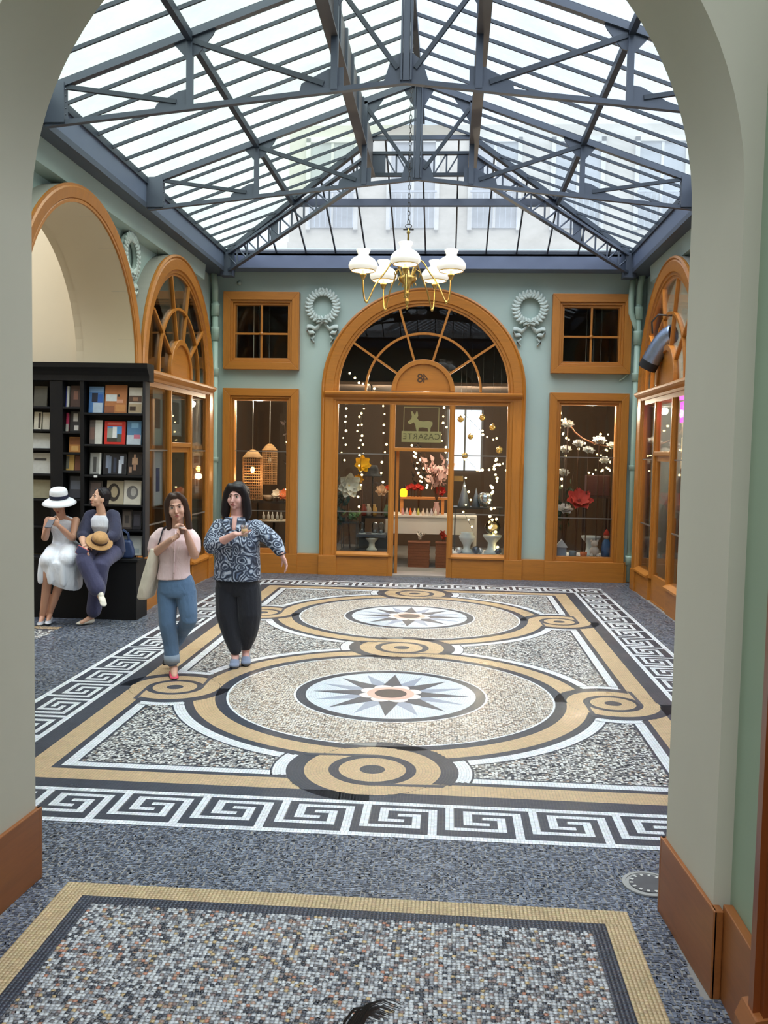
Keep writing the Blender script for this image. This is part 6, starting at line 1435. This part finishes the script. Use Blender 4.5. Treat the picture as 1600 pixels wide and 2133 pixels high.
    j.limb([(-0.085, 0.02, 0.70), (-0.072, -0.02, 0.437), (-0.052, 0.01, 0.26), (-0.04, 0.0, 0.13)], [0.090, 0.070, 0.064, 0.060]); j.limb([(0.068, 0.02, 0.70), (0.105, -0.015, 0.475), (0.01, 0.13, 0.36), (-0.08, 0.245, 0.235)], [0.090, 0.070, 0.064, 0.058])
    jo = j.cloth('jeans', JN, r, 0.007, 4)
    m = MB(); m.tube([(-0.043, 0.0, 0.175), (-0.039, 0.0, 0.105)], 0.064, 16); m.build('turn_up', fabric('pale_denim_cuff', (140, 152, 166), 0.12, 20, 0.3), jo)
    PS = M('coral_pink_leather', (214, 70, 96), 0.4); shoe(r, (-0.045, 0.03, 0.004), (0.035, -0.165, 0.004), 0.078, 0.042, PS, 'ballet_flat', M('black_sole', (28, 26, 28), 0.6)); shoe(r, (-0.095, 0.29, 0.165), (-0.165, 0.19, 0.03), 0.075, 0.04, M('black_sole'), 'ballet_flat')
    # tote bag on her shoulder
    t = empty('tote_bag', (-1.80, 7.24, 0.63), label='long beige canvas tote bag hanging from the shoulder of the woman in pink', cat='bag')
    q = Blob(); q.loft([(-0.175, 0.0, 0.43, 0.030, 0.09), (-0.190, 0.01, 0.34, 0.046, 0.115), (-0.222, 0.015, 0.20, 0.056, 0.13), (-0.250, 0.02, 0.09, 0.058, 0.135), (-0.268, 0.02, 0.022, 0.054, 0.125), (-0.270, 0.02, 0.008, 0.04, 0.11)], 24, 3.0)
    q.cloth('bag_body', fabric('beige_canvas', (212, 198, 178), 0.06, 8, 0.8), t, 0.007, 3)
    m = MB(); m.tube([(-0.150, -0.075, 0.42), (-0.118, -0.085, 0.50), (-0.105, -0.05, 0.585), (-0.10, 0.03, 0.605), (-0.105, 0.09, 0.56), (-0.15, 0.09, 0.42)], 0.013, 8, True, True, 0.4); m.build('strap', M('black_webbing', (30, 30, 40), 0.8), t)
    c = empty('small_cup', (-1.695, 7.015, 1.20), label='small dark pot held between the hands of the woman in pink', cat='cup'); MB().lathe([(0.018, 0), (0.022, 0.04), (0.022, 0.05)], 14).build('pot', M('clear_brown_pot', (120, 84, 70), 0.3), c); MB().lathe([(0.024, 0.05), (0.024, 0.058)], 14).build('lid', M('pot_lid', (196, 176, 168), 0.4), c)
woman_pink()

# ---- woman in the patterned blouse
def blouse_mat():
    m, nt, b = _new('swirl_print_blouse'); MATS['swirl_print_blouse'] = m
    vec = _coord(nt, 'Object'); nz = nt.nodes.new('ShaderNodeTexNoise'); nz.inputs['Scale'].default_value = 5.0; nt.links.new(vec, nz.inputs['Vector'])
    mx = nt.nodes.new('ShaderNodeMix'); mx.data_type = 'VECTOR'; mx.inputs[0].default_value = 0.16; nt.links.new(vec, mx.inputs[4]); nt.links.new(nz.outputs['Color'], mx.inputs[5])
    vo = nt.nodes.new('ShaderNodeTexVoronoi'); vo.inputs['Scale'].default_value = 13.0; nt.links.new(mx.outputs[1], vo.inputs['Vector'])
    mul = nt.nodes.new('ShaderNodeMath'); mul.operation = 'MULTIPLY'; mul.inputs[1].default_value = 4.2; nt.links.new(vo.outputs['Distance'], mul.inputs[0])
    ad = nt.nodes.new('ShaderNodeMath'); ad.operation = 'MULTIPLY_ADD'; ad.inputs[1].default_value = 0.9; nt.links.new(nz.outputs['Fac'], ad.inputs[0]); nt.links.new(mul.outputs[0], ad.inputs[2])
    fr = nt.nodes.new('ShaderNodeMath'); fr.operation = 'FRACT'; nt.links.new(ad.outputs[0], fr.inputs[0])
    c1 = _ramp(nt, fr.outputs[0], [(0.0, srgb(34, 40, 56)), (0.22, srgb(56, 66, 88)), (0.32, srgb(160, 170, 186)), (0.56, srgb(194, 201, 212)), (0.70, srgb(110, 126, 156)), (0.84, srgb(36, 42, 58))])
    f2 = _noise(nt, vec, 26, 3); nt.links.new(_mixcol(nt, _ramp(nt, f2, [(0.52, (0, 0, 0)), (0.58, (0.7, 0.7, 0.7))]), c1, srgb(60, 68, 88)), b.inputs['Base Color'])
    b.inputs['Roughness'].default_value = 0.7; _bump(nt, b, _noise(nt, _coord(nt, 'Object', (1, 1, .5)), 12, 3), 0.5, 0.02); return m
def woman_print():
    r = empty('person', (-1.40, 7.68, 0), label='woman walking in a swirl-patterned blue blouse and black trousers, holding a cup', cat='person')
    SK = skin('skin_rosy', (214, 164, 152)); Mx = head_mx((-0.012, -0.012, 1.372), -0.16, 0.0, 0.03, 0.93)
    b = Blob(); b.head(Mx, (-0.01, 0.02, 1.24), 0.052)
    b.loft([(0, 0.01, 0.74, 0.17, 0.12), (0, 0.01, 0.95, 0.165, 0.115), (0, 0.01, 1.12, 0.165, 0.11), (0, 0.015, 1.24, 0.15, 0.07), (-0.01, 0.015, 1.285, 0.07, 0.05)])
    b.limb([(-0.165, 0.01, 1.225), (-0.215, -0.06, 1.045), (-0.085, -0.17, 1.105), (0.04, -0.255, 1.172)], [0.055, 0.048, 0.038, 0.026]); b.limb([(0.165, 0.01, 1.225), (0.335, -0.05, 1.10), (0.375, -0.075, 1.04), (0.41, -0.10, 0.985)], [0.055, 0.046, 0.036, 0.026])
    b.hand((0.04, -0.255, 1.172), (0.9, -0.3, 0.05), (0.1, -0.2, 0.9), -1, 0.35, 1.0, 0.08); b.hand((0.41, -0.10, 0.985), (0.45, -0.2, -0.85), (-0.8, -0.4, -0.2), 1, 0.4, 1.0, 0.06)
    b.limb([(-0.09, 0.01, 0.76), (-0.08, 0, 0.45), (-0.03, 0.0, 0.25), (-0.01, -0.01, 0.08)], [0.09, 0.06, 0.05, 0.034]); b.limb([(0.10, 0.01, 0.76), (0.11, 0.0, 0.46), (0.08, 0.05, 0.25), (0.065, 0.07, 0.10)], [0.09, 0.06, 0.05, 0.034])
    b.limb([(-0.01, -0.01, 0.07), (0.01, -0.12, 0.035)], [0.034, 0.024]); b.limb([(0.065, 0.07, 0.08), (0.09, -0.03, 0.035)], [0.034, 0.024]); b.cloth('body', SK, r, 0.006, 3)
    HD = hair_mat('hair_dark', (24, 17, 20)); face(r, Mx, HD, M('lip_rose'))
    h = Blob(); P = lambda *a: Mx @ V3(*a); R3 = Mx.to_3x3()
    h.ell(P(0, 0.028, 0.154), R3 @ V3(0.092, 0, 0), R3 @ V3(0, 0.10, 0), R3 @ V3(0, 0, 0.102))
    h.ell(P(0.012, -0.055, 0.195), R3 @ V3(0.064, 0, 0), R3 @ V3(0, 0.034, 0), R3 @ V3(0, 0, 0.034))
    for q in (-1, 1): h.limb([P(q * 0.055, -0.04, 0.205), P(q * 0.088, -0.02, 0.14), P(q * 0.102, 0.0, 0.04), P(q * 0.108, 0.005, -0.045), P(q * 0.098, -0.01, -0.09), P(q * 0.075, -0.03, -0.115)], [0.028, 0.034, 0.042, 0.042, 0.028, 0.006], 10)
    h.limb([P(0, 0.10, 0.14), P(0, 0.10, 0.0), P(0, 0.085, -0.09)], [0.085, 0.08, 0.04], 12, 0.6); h.cloth('hair', HD, r, 0.006, 3)
    BM = blouse_mat(); s = Blob()
    s.loft([(0, 0.005, 0.752, 0.202, 0.158), (0, 0.005, 0.84, 0.200, 0.158), (0, 0.0, 0.96, 0.192, 0.155), (0, -0.005, 1.08, 0.190, 0.155), (0, 0.0, 1.17, 0.186, 0.130), (0, 0.01, 1.235, 0.165, 0.088), (-0.005, 0.015, 1.275, 0.085, 0.07)])
    s.limb([(-0.155, 0.01, 1.205), (-0.205, -0.04, 1.10), (-0.212, -0.065, 1.045), (-0.10, -0.155, 1.09)], [0.078, 0.076, 0.072, 0.050]); s.limb([(0.155, 0.01, 1.205), (0.26, -0.02, 1.145), (0.335, -0.05, 1.09), (0.385, -0.08, 1.02)], [0.078, 0.074, 0.068, 0.050])
    so = s.cloth('blouse', BM, r, 0.008, 5)
    for q in (-1, 1):
        m = MB(); m.prism([(q * 0.02, 1.30), (q * 0.085, 1.30), (q * 0.10, 1.245), (q * 0.055, 1.185), (q * 0.022, 1.205)], lambda a, b_, d: (a - 0.008, -0.075 + d - 0.5 * (1.30 - b_) + 0.0, b_), 0, 0.008); m.build('collar', BM, so)
    m = Blob(); m.loft([(-0.008, -0.095, 1.165, 0.005, 0.02), (-0.008, -0.085, 1.21, 0.026, 0.028), (-0.008, -0.055, 1.27, 0.045, 0.035), (-0.01, -0.02, 1.31, 0.05, 0.045)], 16); m.cloth('neckline', SK, r, 0.006, 2)
    m = MB(); m.tube([(-0.006, -0.150, 1.15), (-0.004, -0.162, 1.0), (-0.002, -0.162, 0.85), (0, -0.162, 0.76)], 0.008, 6, True, True, 0.4); m.build('placket', BM, so)
    BT = fabric('black_trousers', (26, 27, 36), 0.12, 6, 0.5); j = Blob()
    j.loft([(0, 0.005, 0.82, 0.175, 0.135), (0, 0.005, 0.74, 0.188, 0.135), (0, 0.005, 0.68, 0.178, 0.115), (0, 0.005, 0.62, 0.15, 0.09)])
    j.limb([(-0.088, 0.005, 0.68), (-0.085, -0.005, 0.45), (-0.045, -0.005, 0.27), (-0.008, -0.015, 0.14)], [0.108, 0.100, 0.080, 0.056]); j.limb([(0.098, 0.005, 0.68), (0.112, 0.0, 0.46), (0.092, 0.035, 0.28), (0.066, 0.06, 0.165)], [0.110, 0.104, 0.084, 0.056]); j.cloth('trousers', BT, r, 0.008, 4)
    GS = fabric('grey_knit_shoe', (126, 136, 158), 0.1, 30, 0.2); DS = M('dark_sole', (44, 46, 54), 0.6); shoe(r, (-0.02, 0.04, 0.008), (0.02, -0.185, 0.008), 0.092, 0.075, GS, 'slip_on_shoe', DS); shoe(r, (0.055, 0.12, 0.02), (0.10, -0.08, 0.010), 0.09, 0.075, GS, 'slip_on_shoe', DS)
    m = MB(); m.tube([(0.41 + 0.030 * math.cos(t), -0.10 + 0.030 * math.sin(t), 0.995 + 0.012 * math.cos(t)) for t in [2 * PI * i / 16 for i in range(17)]], 0.005, 6, False); m.build('bracelet', M('black_webbing'), r)
    c = empty('iced_coffee', (-1.272, 7.385, 1.155), label='clear cup of milky coffee in the hand of the woman in the patterned blouse', cat='cup')
    MB().lathe([(0.024, 0.0), (0.034, 0.09), (0.036, 0.10), (0.0335, 0.10), (0.0225, 0.003), (0.001, 0.003)], 18).build('cup', glass('plastic_cup', (0.98, 0.98, 0.98), 0.5), c); MB().lathe([(0.0215, 0.004), (0.0295, 0.062)], 18).build('coffee', M('milky_coffee', (222, 176, 120), 0.4), c)
woman_print()

# ---- seated woman in white with a sun hat
def woman_white():
    r = empty('person', (-3.63, 9.45, 0), label='seated woman in a white sleeveless dress and wide white hat looking at a phone', cat='person')
    SK = skin('skin_tan', (196, 148, 122)); Mx = head_mx((-0.065, -0.150, 1.180), 0.1, 0.34, 0.0, 0.86)
    b = Blob(); b.head(Mx, (-0.085, -0.075, 1.11), 0.045)
    b.loft([(-0.11, 0.10, 0.76, 0.14, 0.10), (-0.115, 0.05, 0.90, 0.105, 0.08), (-0.10, -0.02, 1.02, 0.13, 0.085), (-0.09, -0.055, 1.10, 0.14, 0.06), (-0.085, -0.07, 1.135, 0.06, 0.045)])
    b.limb([(0.062, -0.05, 1.085), (0.072, -0.15, 0.905), (0.03, -0.27, 0.99), (0.0, -0.345, 1.055)], [0.044, 0.038, 0.032, 0.022]); b.limb([(-0.24, -0.05, 1.08), (-0.235, -0.15, 0.90), (-0.16, -0.27, 0.98), (-0.11, -0.345, 1.045)], [0.044, 0.038, 0.032, 0.022])
    b.hand((0.0, -0.345, 1.055), (-0.5, -0.45, 0.55), (-0.6, 0.3, 0.3), -1, 0.7, 0.9); b.hand((-0.11, -0.345, 1.045), (0.4, -0.45, 0.6), (0.6, 0.3, 0.3), 1, 0.7, 0.9)
    b.limb([(-0.03, 0.10, 0.745), (0.085, -0.34, 0.685), (-0.03, -0.30, 0.38), (-0.14, -0.255, 0.115)], [0.078, 0.055, 0.048, 0.031]); b.limb([(-0.18, 0.10, 0.745), (-0.085, -0.38, 0.675), (-0.14, -0.33, 0.37), (-0.205, -0.285, 0.085)], [0.078, 0.055, 0.048, 0.031])
    b.limb([(-0.205, -0.285, 0.075), (-0.19, -0.37, 0.03)], [0.03, 0.02]); b.limb([(-0.14, -0.255, 0.10), (-0.12, -0.34, 0.045)], [0.03, 0.02]); b.cloth('body', SK, r, 0.0055, 3)
    face(r, Mx, MATS['hair_dark'], MATS['lip_rose'])
    h = Blob(); P = lambda *a: Mx @ V3(*a); R3 = Mx.to_3x3(); h.ell(P(0, 0.03, 0.135), R3 @ V3(0.082, 0, 0), R3 @ V3(0, 0.09, 0), R3 @ V3(0, 0, 0.095)); h.limb([P(0, 0.085, 0.1), P(0, 0.09, 0.02)], [0.06, 0.035], 10); h.cloth('hair', MATS['hair_dark'], r, 0.006, 3)
    HT = Matrix.Translation(Mx @ V3(0, 0.012, 0.178)) @ Matrix.Rotation(0.24, 4, 'X') @ Matrix.Rotation(0.03, 4, 'Y')
    hat = empty('sun_hat', parent=r); hat.matrix_local = HT; WS = M('white_straw', (232, 234, 238), 0.75, 0.05, 60, bump=0.2)
    MB().lathe([(0.088, 0.02), (0.094, 0.0), (0.12, -0.010), (0.150, -0.026), (0.176, -0.050), (0.172, -0.054), (0.148, -0.034), (0.118, -0.018), (0.09, -0.010), (0.082, 0.01), (0.088, 0.02)], 32, caps=False).build('brim', WS, hat)
    MB().lathe([(0.092, 0.0), (0.093, 0.05), (0.090, 0.085), (0.075, 0.108), (0.045, 0.118), (0.001, 0.120)], 32).build('crown', WS, hat); MB().lathe([(0.0945, 0.004), (0.0960, 0.008), (0.0958, 0.040), (0.0945, 0.044)], 32).build('ribbon', M('navy_ribbon', (26, 34, 62), 0.5), hat)
    WD = fabric('white_cotton_dress', (226, 229, 236), 0.04, 6, 0.7); s = Blob()
    s.loft([(-0.112, 0.09, 0.74, 0.17, 0.13), (-0.115, 0.06, 0.86, 0.120, 0.10), (-0.112, 0.04, 0.91, 0.112, 0.09), (-0.10, -0.02, 1.0, 0.132, 0.096), (-0.092, -0.045, 1.06, 0.132, 0.088), (-0.088, -0.06, 1.105, 0.115, 0.055)])
    s.limb([(0.02, -0.06, 1.09), (-0.03, -0.075, 1.12)], [0.03, 0.022]); s.limb([(-0.19, -0.06, 1.085), (-0.14, -0.075, 1.12)], [0.03, 0.022])
    s.limb([(-0.04, 0.08, 0.745), (0.03, -0.16, 0.735), (0.088, -0.35, 0.70)], [0.115, 0.11, 0.095]); s.limb([(-0.17, 0.08, 0.745), (-0.12, -0.18, 0.73), (-0.085, -0.39, 0.69)], [0.115, 0.11, 0.09])
    # skirt falling from the knees: one hanging sheet with a wavy, uneven hem
    rings = []
    for z, cx, cy, rx, ry in ((0.74, -0.03, -0.20, 0.20, 0.20), (0.68, -0.03, -0.25, 0.200, 0.21), (0.60, -0.03, -0.25, 0.205, 0.20), (0.52, -0.02, -0.24, 0.205, 0.19), (0.45, -0.01, -0.225, 0.195, 0.175)):
        rings.append((cx, cy, z, rx, ry, -0.42 * (0.74 - z) / 0.3, 0.18 * (0.74 - z) / 0.3))
    s.loft(rings, 36, 2.2)
    for x, y, d in ((-0.16, -0.40, .0), (-0.05, -0.43, .0), (0.07, -0.41, -.02), (0.13, -0.33, -.04), (0.155, -0.20, -.05)): s.limb([(x, y, 0.66), (x * 1.06, y, 0.54), (x * 1.08, y * 0.99, 0.47 + d)], [0.03, 0.034, 0.03], 10)
    s.cloth('dress', WD, r, 0.008, 9)
    SS = M('silver_shoe', (196, 198, 204), 0.3, metal=0.3); shoe(r, (-0.215, -0.25, 0.01), (-0.175, -0.43, 0.006), 0.075, 0.045, SS, 'flat_shoe'); shoe(r, (-0.145, -0.22, 0.035), (-0.105, -0.39, 0.010), 0.075, 0.045, SS, 'flat_shoe')
    p = empty('phone', (-3.685, 9.03, 1.085), label='dark phone in the hands of the woman in white', cat='phone'); p.rotation_euler = (-0.9, 0, 0)
    m = MB(); m.box(-0.036, 0.036, -0.004, 0.004, -0.07, 0.07); bevel(m.build('case', M('phone_black', (34, 30, 36), 0.3), p), 0.006, 3); m = MB(); m.box(-0.033, 0.033, 0.004, 0.0045, -0.066, 0.066); m.build('screen', M('phone_screen', (60, 66, 80), 0.1), p)
woman_white()

# ---- seated woman in navy with crossed legs
def woman_navy():
    r = empty('person', (-3.26, 9.45, 0), label='seated woman in navy jacket and wide navy trousers with crossed legs, face turned up', cat='person')
    SK = skin('skin_warm', (214, 168, 140)); Mx = head_mx((-0.052, -0.080, 1.240), -0.80, -0.20, 0.0, 0.88)
    b = Blob(); b.head(Mx, (-0.03, -0.03, 1.14), 0.046)
    b.loft([(0.0, 0.10, 0.76, 0.15, 0.10), (-0.01, 0.06, 0.90, 0.115, 0.085), (-0.03, 0.0, 1.04, 0.135, 0.09), (-0.032, -0.02, 1.13, 0.135, 0.06), (-0.032, -0.03, 1.165, 0.06, 0.045)])
    b.limb([(0.11, -0.015, 1.145), (0.140, -0.11, 0.93), (0.06, -0.23, 0.90), (-0.04, -0.325, 0.868)], [0.046, 0.04, 0.034, 0.023]); b.limb([(-0.18, -0.015, 1.14), (-0.205, -0.12, 0.935), (-0.15, -0.25, 0.89), (-0.085, -0.35, 0.845)], [0.046, 0.04, 0.034, 0.023])
    b.hand((-0.04, -0.325, 0.868), (-0.75, -0.5, -0.25), (0, -0.1, -1), -1, 0.5, 0.92); b.hand((-0.085, -0.35, 0.845), (0.3, -0.7, -0.6), (0.3, 0.3, -0.6), 1, 0.5, 0.92)
    b.limb([(-0.07, 0.08, 0.76), (-0.085, -0.38, 0.725), (0.01, -0.40, 0.55), (0.085, -0.41, 0.37)], [0.08, 0.056, 0.048, 0.031]); b.limb([(0.08, 0.08, 0.755), (0.06, -0.32, 0.66), (0.0, -0.27, 0.38), (-0.065, -0.22, 0.09)], [0.08, 0.056, 0.048, 0.031])
    b.limb([(0.085, -0.41, 0.36), (0.14, -0.46, 0.285)], [0.03, 0.02]); b.limb([(-0.065, -0.22, 0.08), (-0.14, -0.32, 0.035)], [0.03, 0.02]); b.cloth('body', SK, r, 0.0055, 3)
    HD = MATS['hair_dark']; face(r, Mx, HD, MATS['lip_rose'])
    h = Blob(); P = lambda *a: Mx @ V3(*a); R3 = Mx.to_3x3(); h.ell(P(0, 0.036, 0.158), R3 @ V3(0.088, 0, 0), R3 @ V3(0, 0.100, 0), R3 @ V3(0, 0, 0.098)); h.ell(P(0, 0.07, 0.075), R3 @ V3(0.06, 0, 0), R3 @ V3(0, 0.05, 0), R3 @ V3(0, 0, 0.06))
    h.limb([P(0.05, -0.04, 0.205), P(0.078, 0.0, 0.15)], [0.02, 0.02]); h.limb([P(-0.05, -0.04, 0.205), P(-0.078, 0.0, 0.15)], [0.02, 0.02]); h.cloth('hair', HD, r, 0.006, 3)
    s = Blob(); s.loft([(-0.01, 0.075, 0.78, 0.135, 0.10), (-0.012, 0.05, 0.90, 0.122, 0.092), (-0.03, -0.005, 1.03, 0.140, 0.10), (-0.032, -0.02, 1.10, 0.135, 0.08), (-0.032, -0.028, 1.15, 0.085, 0.06)]); s.cloth('tee', fabric('white_tee', (226, 230, 240), 0.04, 8, 0.5), r, 0.008, 4)
    NV_ = fabric('navy_linen', (50, 52, 76), 0.14, 8, 0.7); j = Blob()
    for q, e in ((1, [(0.10, -0.01, 1.145), (0.135, -0.07, 1.02), (0.140, -0.11, 0.945), (0.115, -0.155, 0.925)]), (-1, [(-0.17, -0.01, 1.14), (-0.195, -0.07, 1.02), (-0.205, -0.115, 0.95), (-0.19, -0.155, 0.93)])): j.limb(e, [0.062, 0.068, 0.066, 0.058])
    j.limb([(0.075, -0.02, 1.155), (0.095, -0.015, 0.98), (0.11, 0.03, 0.84), (0.12, 0.04, 0.74)], [0.062, 0.075, 0.075, 0.07], 14, 1.2); j.limb([(-0.13, -0.02, 1.155), (-0.145, -0.01, 0.98), (-0.13, 0.04, 0.84)], [0.055, 0.062, 0.06], 14, 1.2); j.loft([(-0.01, 0.13, 0.76, 0.14, 0.06), (-0.02, 0.09, 0.95, 0.14, 0.06), (-0.03, 0.05, 1.10, 0.14, 0.05), (-0.03, 0.02, 1.16, 0.09, 0.04)])
    j.cloth('jacket', NV_, r, 0.008, 5)
    t = Blob(); t.loft([(0.0, 0.09, 0.735, 0.165, 0.12), (0.0, 0.09, 0.82, 0.145, 0.11)]); t.limb([(-0.06, 0.06, 0.765), (-0.075, -0.20, 0.745), (-0.085, -0.385, 0.715), (0.0, -0.40, 0.545), (0.06, -0.40, 0.42)], [0.105, 0.098, 0.085, 0.085, 0.090]); t.limb([(0.08, 0.06, 0.755), (0.08, -0.16, 0.72), (0.075, -0.32, 0.65), (0.02, -0.28, 0.40), (-0.04, -0.235, 0.15)], [0.105, 0.098, 0.088, 0.086, 0.078]); t.cloth('trousers', fabric('navy_trousers', (62, 62, 92), 0.14, 7, 0.7), r, 0.008, 5)
    CS = M('cream_leather_shoe', (222, 216, 200), 0.45); shoe(r, (0.075, -0.40, 0.375), (0.165, -0.475, 0.235), 0.078, 0.05, CS, 'flat_shoe'); shoe(r, (-0.05, -0.20, 0.012), (-0.185, -0.33, 0.008), 0.08, 0.055, CS, 'flat_shoe')
    q = empty('straw_hat', (-3.215, 9.165, 0.90), label='brown straw hat held in the lap of the woman in navy', cat='hat'); q.rotation_euler = (0.55, 0.32, 0.2)
    ST = fabric('brown_straw', (176, 134, 84), 0.35, 40, 0.6); MB().lathe([(0.083, 0.0), (0.10, -0.008), (0.135, -0.012), (0.14, -0.016), (0.10, -0.014), (0.08, -0.008)], 28).build('brim', ST, q); MB().lathe([(0.085, -0.004), (0.083, 0.05), (0.070, 0.075), (0.03, 0.082), (0.001, 0.080)], 28).build('crown', ST, q); MB().lathe([(0.086, 0.002), (0.0875, 0.006), (0.0865, 0.024), (0.0855, 0.026)], 28).build('band', M('dark_hat_band', (70, 46, 34), 0.7), q)
    p = empty('pouch', (-3.345, 9.02, 0.80), label='small blue-grey pouch with coral edge on the knee of the woman in navy', cat='pouch'); p.rotation_euler = (0.5, 0.5, 0.2)
    m = MB(); m.box(-0.055, 0.055, -0.008, 0.008, -0.05, 0.05); bevel(m.build('pouch_body', M('blue_grey_cloth', (92, 98, 140), 0.8), p), 0.006, 2); m = MB(); m.box(-0.058, 0.058, -0.004, 0.004, -0.054, 0.054); m.build('piping', M('coral_piping', (196, 96, 92), 0.7), p)
woman_navy()

# ---- child in front of the camera: only tufts of black hair reach into the frame
def child():
    bx, by, zt = 0.335, 0.86, 1.290
    r = empty('person', (bx, by, 0), label='child just below the camera, only tufts of black hair showing at the bottom edge', cat='person')
    SK = MATS['skin_warm']; Mx = head_mx((0, 0, zt - 0.225), PI, 0, 0, 0.92)
    b = Blob(); b.head(Mx, (0, 0, zt - 0.33), 0.042); z = zt - 0.30
    b.loft([(0, 0, 0.60, 0.11, 0.08), (0, 0, 0.75, 0.10, 0.075), (0, 0, z - 0.08, 0.115, 0.075), (0, 0, z, 0.10, 0.05), (0, 0, z + 0.03, 0.045, 0.04)])
    for q in (-1, 1):
        b.limb([(q * 0.115, 0, z - 0.02), (q * 0.15, 0.0, z - 0.21), (q * 0.155, 0.03, z - 0.40)], [0.036, 0.03, 0.02]); b.hand((q * 0.155, 0.03, z - 0.40), (0, 0.1, -1), (-q, 0, 0), q, 0.4, 0.8)
        b.limb([(q * 0.06, 0, 0.60), (q * 0.065, 0, 0.34), (q * 0.065, 0, 0.07)], [0.062, 0.045, 0.03]); b.limb([(q * 0.065, 0, 0.05), (q * 0.07, 0.11, 0.03)], [0.03, 0.02])
    b.cloth('body', SK, r, 0.007, 3); face(r, Mx, MATS['hair_dark'], MATS['lip_rose'])
    s = Blob(); s.loft([(0, 0, 0.56, 0.13, 0.10), (0, 0, 0.75, 0.12, 0.09), (0, 0, z - 0.07, 0.128, 0.088), (0, 0, z + 0.005, 0.10, 0.055)])
    for q in (-1, 1): s.limb([(q * 0.11, 0, z - 0.02), (q * 0.135, 0, z - 0.13)], [0.048, 0.05])
    s.cloth('tee', fabric('grey_tee', (120, 124, 132), 0.08), r, 0.008, 4)
    t = Blob(); t.loft([(0, 0, 0.64, 0.115, 0.085), (0, 0, 0.55, 0.125, 0.09)])
    for q in (-1, 1): t.limb([(q * 0.06, 0, 0.57), (q * 0.066, 0, 0.34), (q * 0.066, 0, 0.12)], [0.072, 0.056, 0.048]); shoe(r, (q * 0.065, -0.05, 0.01), (q * 0.07, 0.14, 0.01), 0.075, 0.06, MATS['dark_sole'])
    t.cloth('trousers', fabric('dark_trousers_child', (40, 44, 60), 0.1), r, 0.008, 4)
    BH = M('black_hair', (22, 19, 22), 0.35, 0.3, 40); h = Blob(); P = lambda *a: Mx @ V3(*a); R3 = Mx.to_3x3(); h.ell(P(0, 0.026, 0.138), R3 @ V3(0.084, 0, 0), R3 @ V3(0, 0.10, 0), R3 @ V3(0, 0, 0.098)); h.cloth('hair', BH, r, 0.006, 2)
    rr = random.Random(3); tf = MB()
    for i in range(46):      # the big curl
        a = rr.uniform(-1, 1); x0 = -0.012 + 0.010 * a; L = rr.uniform(.7, 1.1)
        tf.tube([(x0, 0.0 + rr.uniform(-.01, .01), zt - 0.012), (x0 + 0.003, 0, zt + 0.022 * L), (x0 + 0.012 * L, 0, zt + 0.038 * L + 0.003 * a), (x0 + 0.026 * L, 0, zt + 0.043 * L + 0.004 * a), (x0 + 0.042 * L + rr.uniform(-.004, .004), 0, zt + 0.037 * L + 0.005 * a)], [0.0011, 0.0010, 0.0008, 0.0005, 0.0002], 5, False)
    for i in range(34):      # low strands sweeping right and stray hairs
        x0 = rr.uniform(-0.05, 0.03); L = rr.uniform(.5, 1.2); tf.tube([(x0, 0, zt - 0.01), (x0 + rr.uniform(-.012, .006), 0, zt + 0.008 * L), (x0 + rr.uniform(-.022, .03), 0, zt + 0.018 * L)], [0.0006, 0.0004, 0.0002], 4, False)
    for i in range(26):
        x0 = rr.uniform(-.10, -.07); tf.tube([(x0, 0, zt - 0.012), (x0 + 0.008, 0, zt + 0.006), (x0 + rr.uniform(.02, .04), 0, zt + 0.007)], [0.0007, 0.0005, 0.0002], 4, False)
    tf.build('hair_tuft', BH, r, kind='stuff')
child()
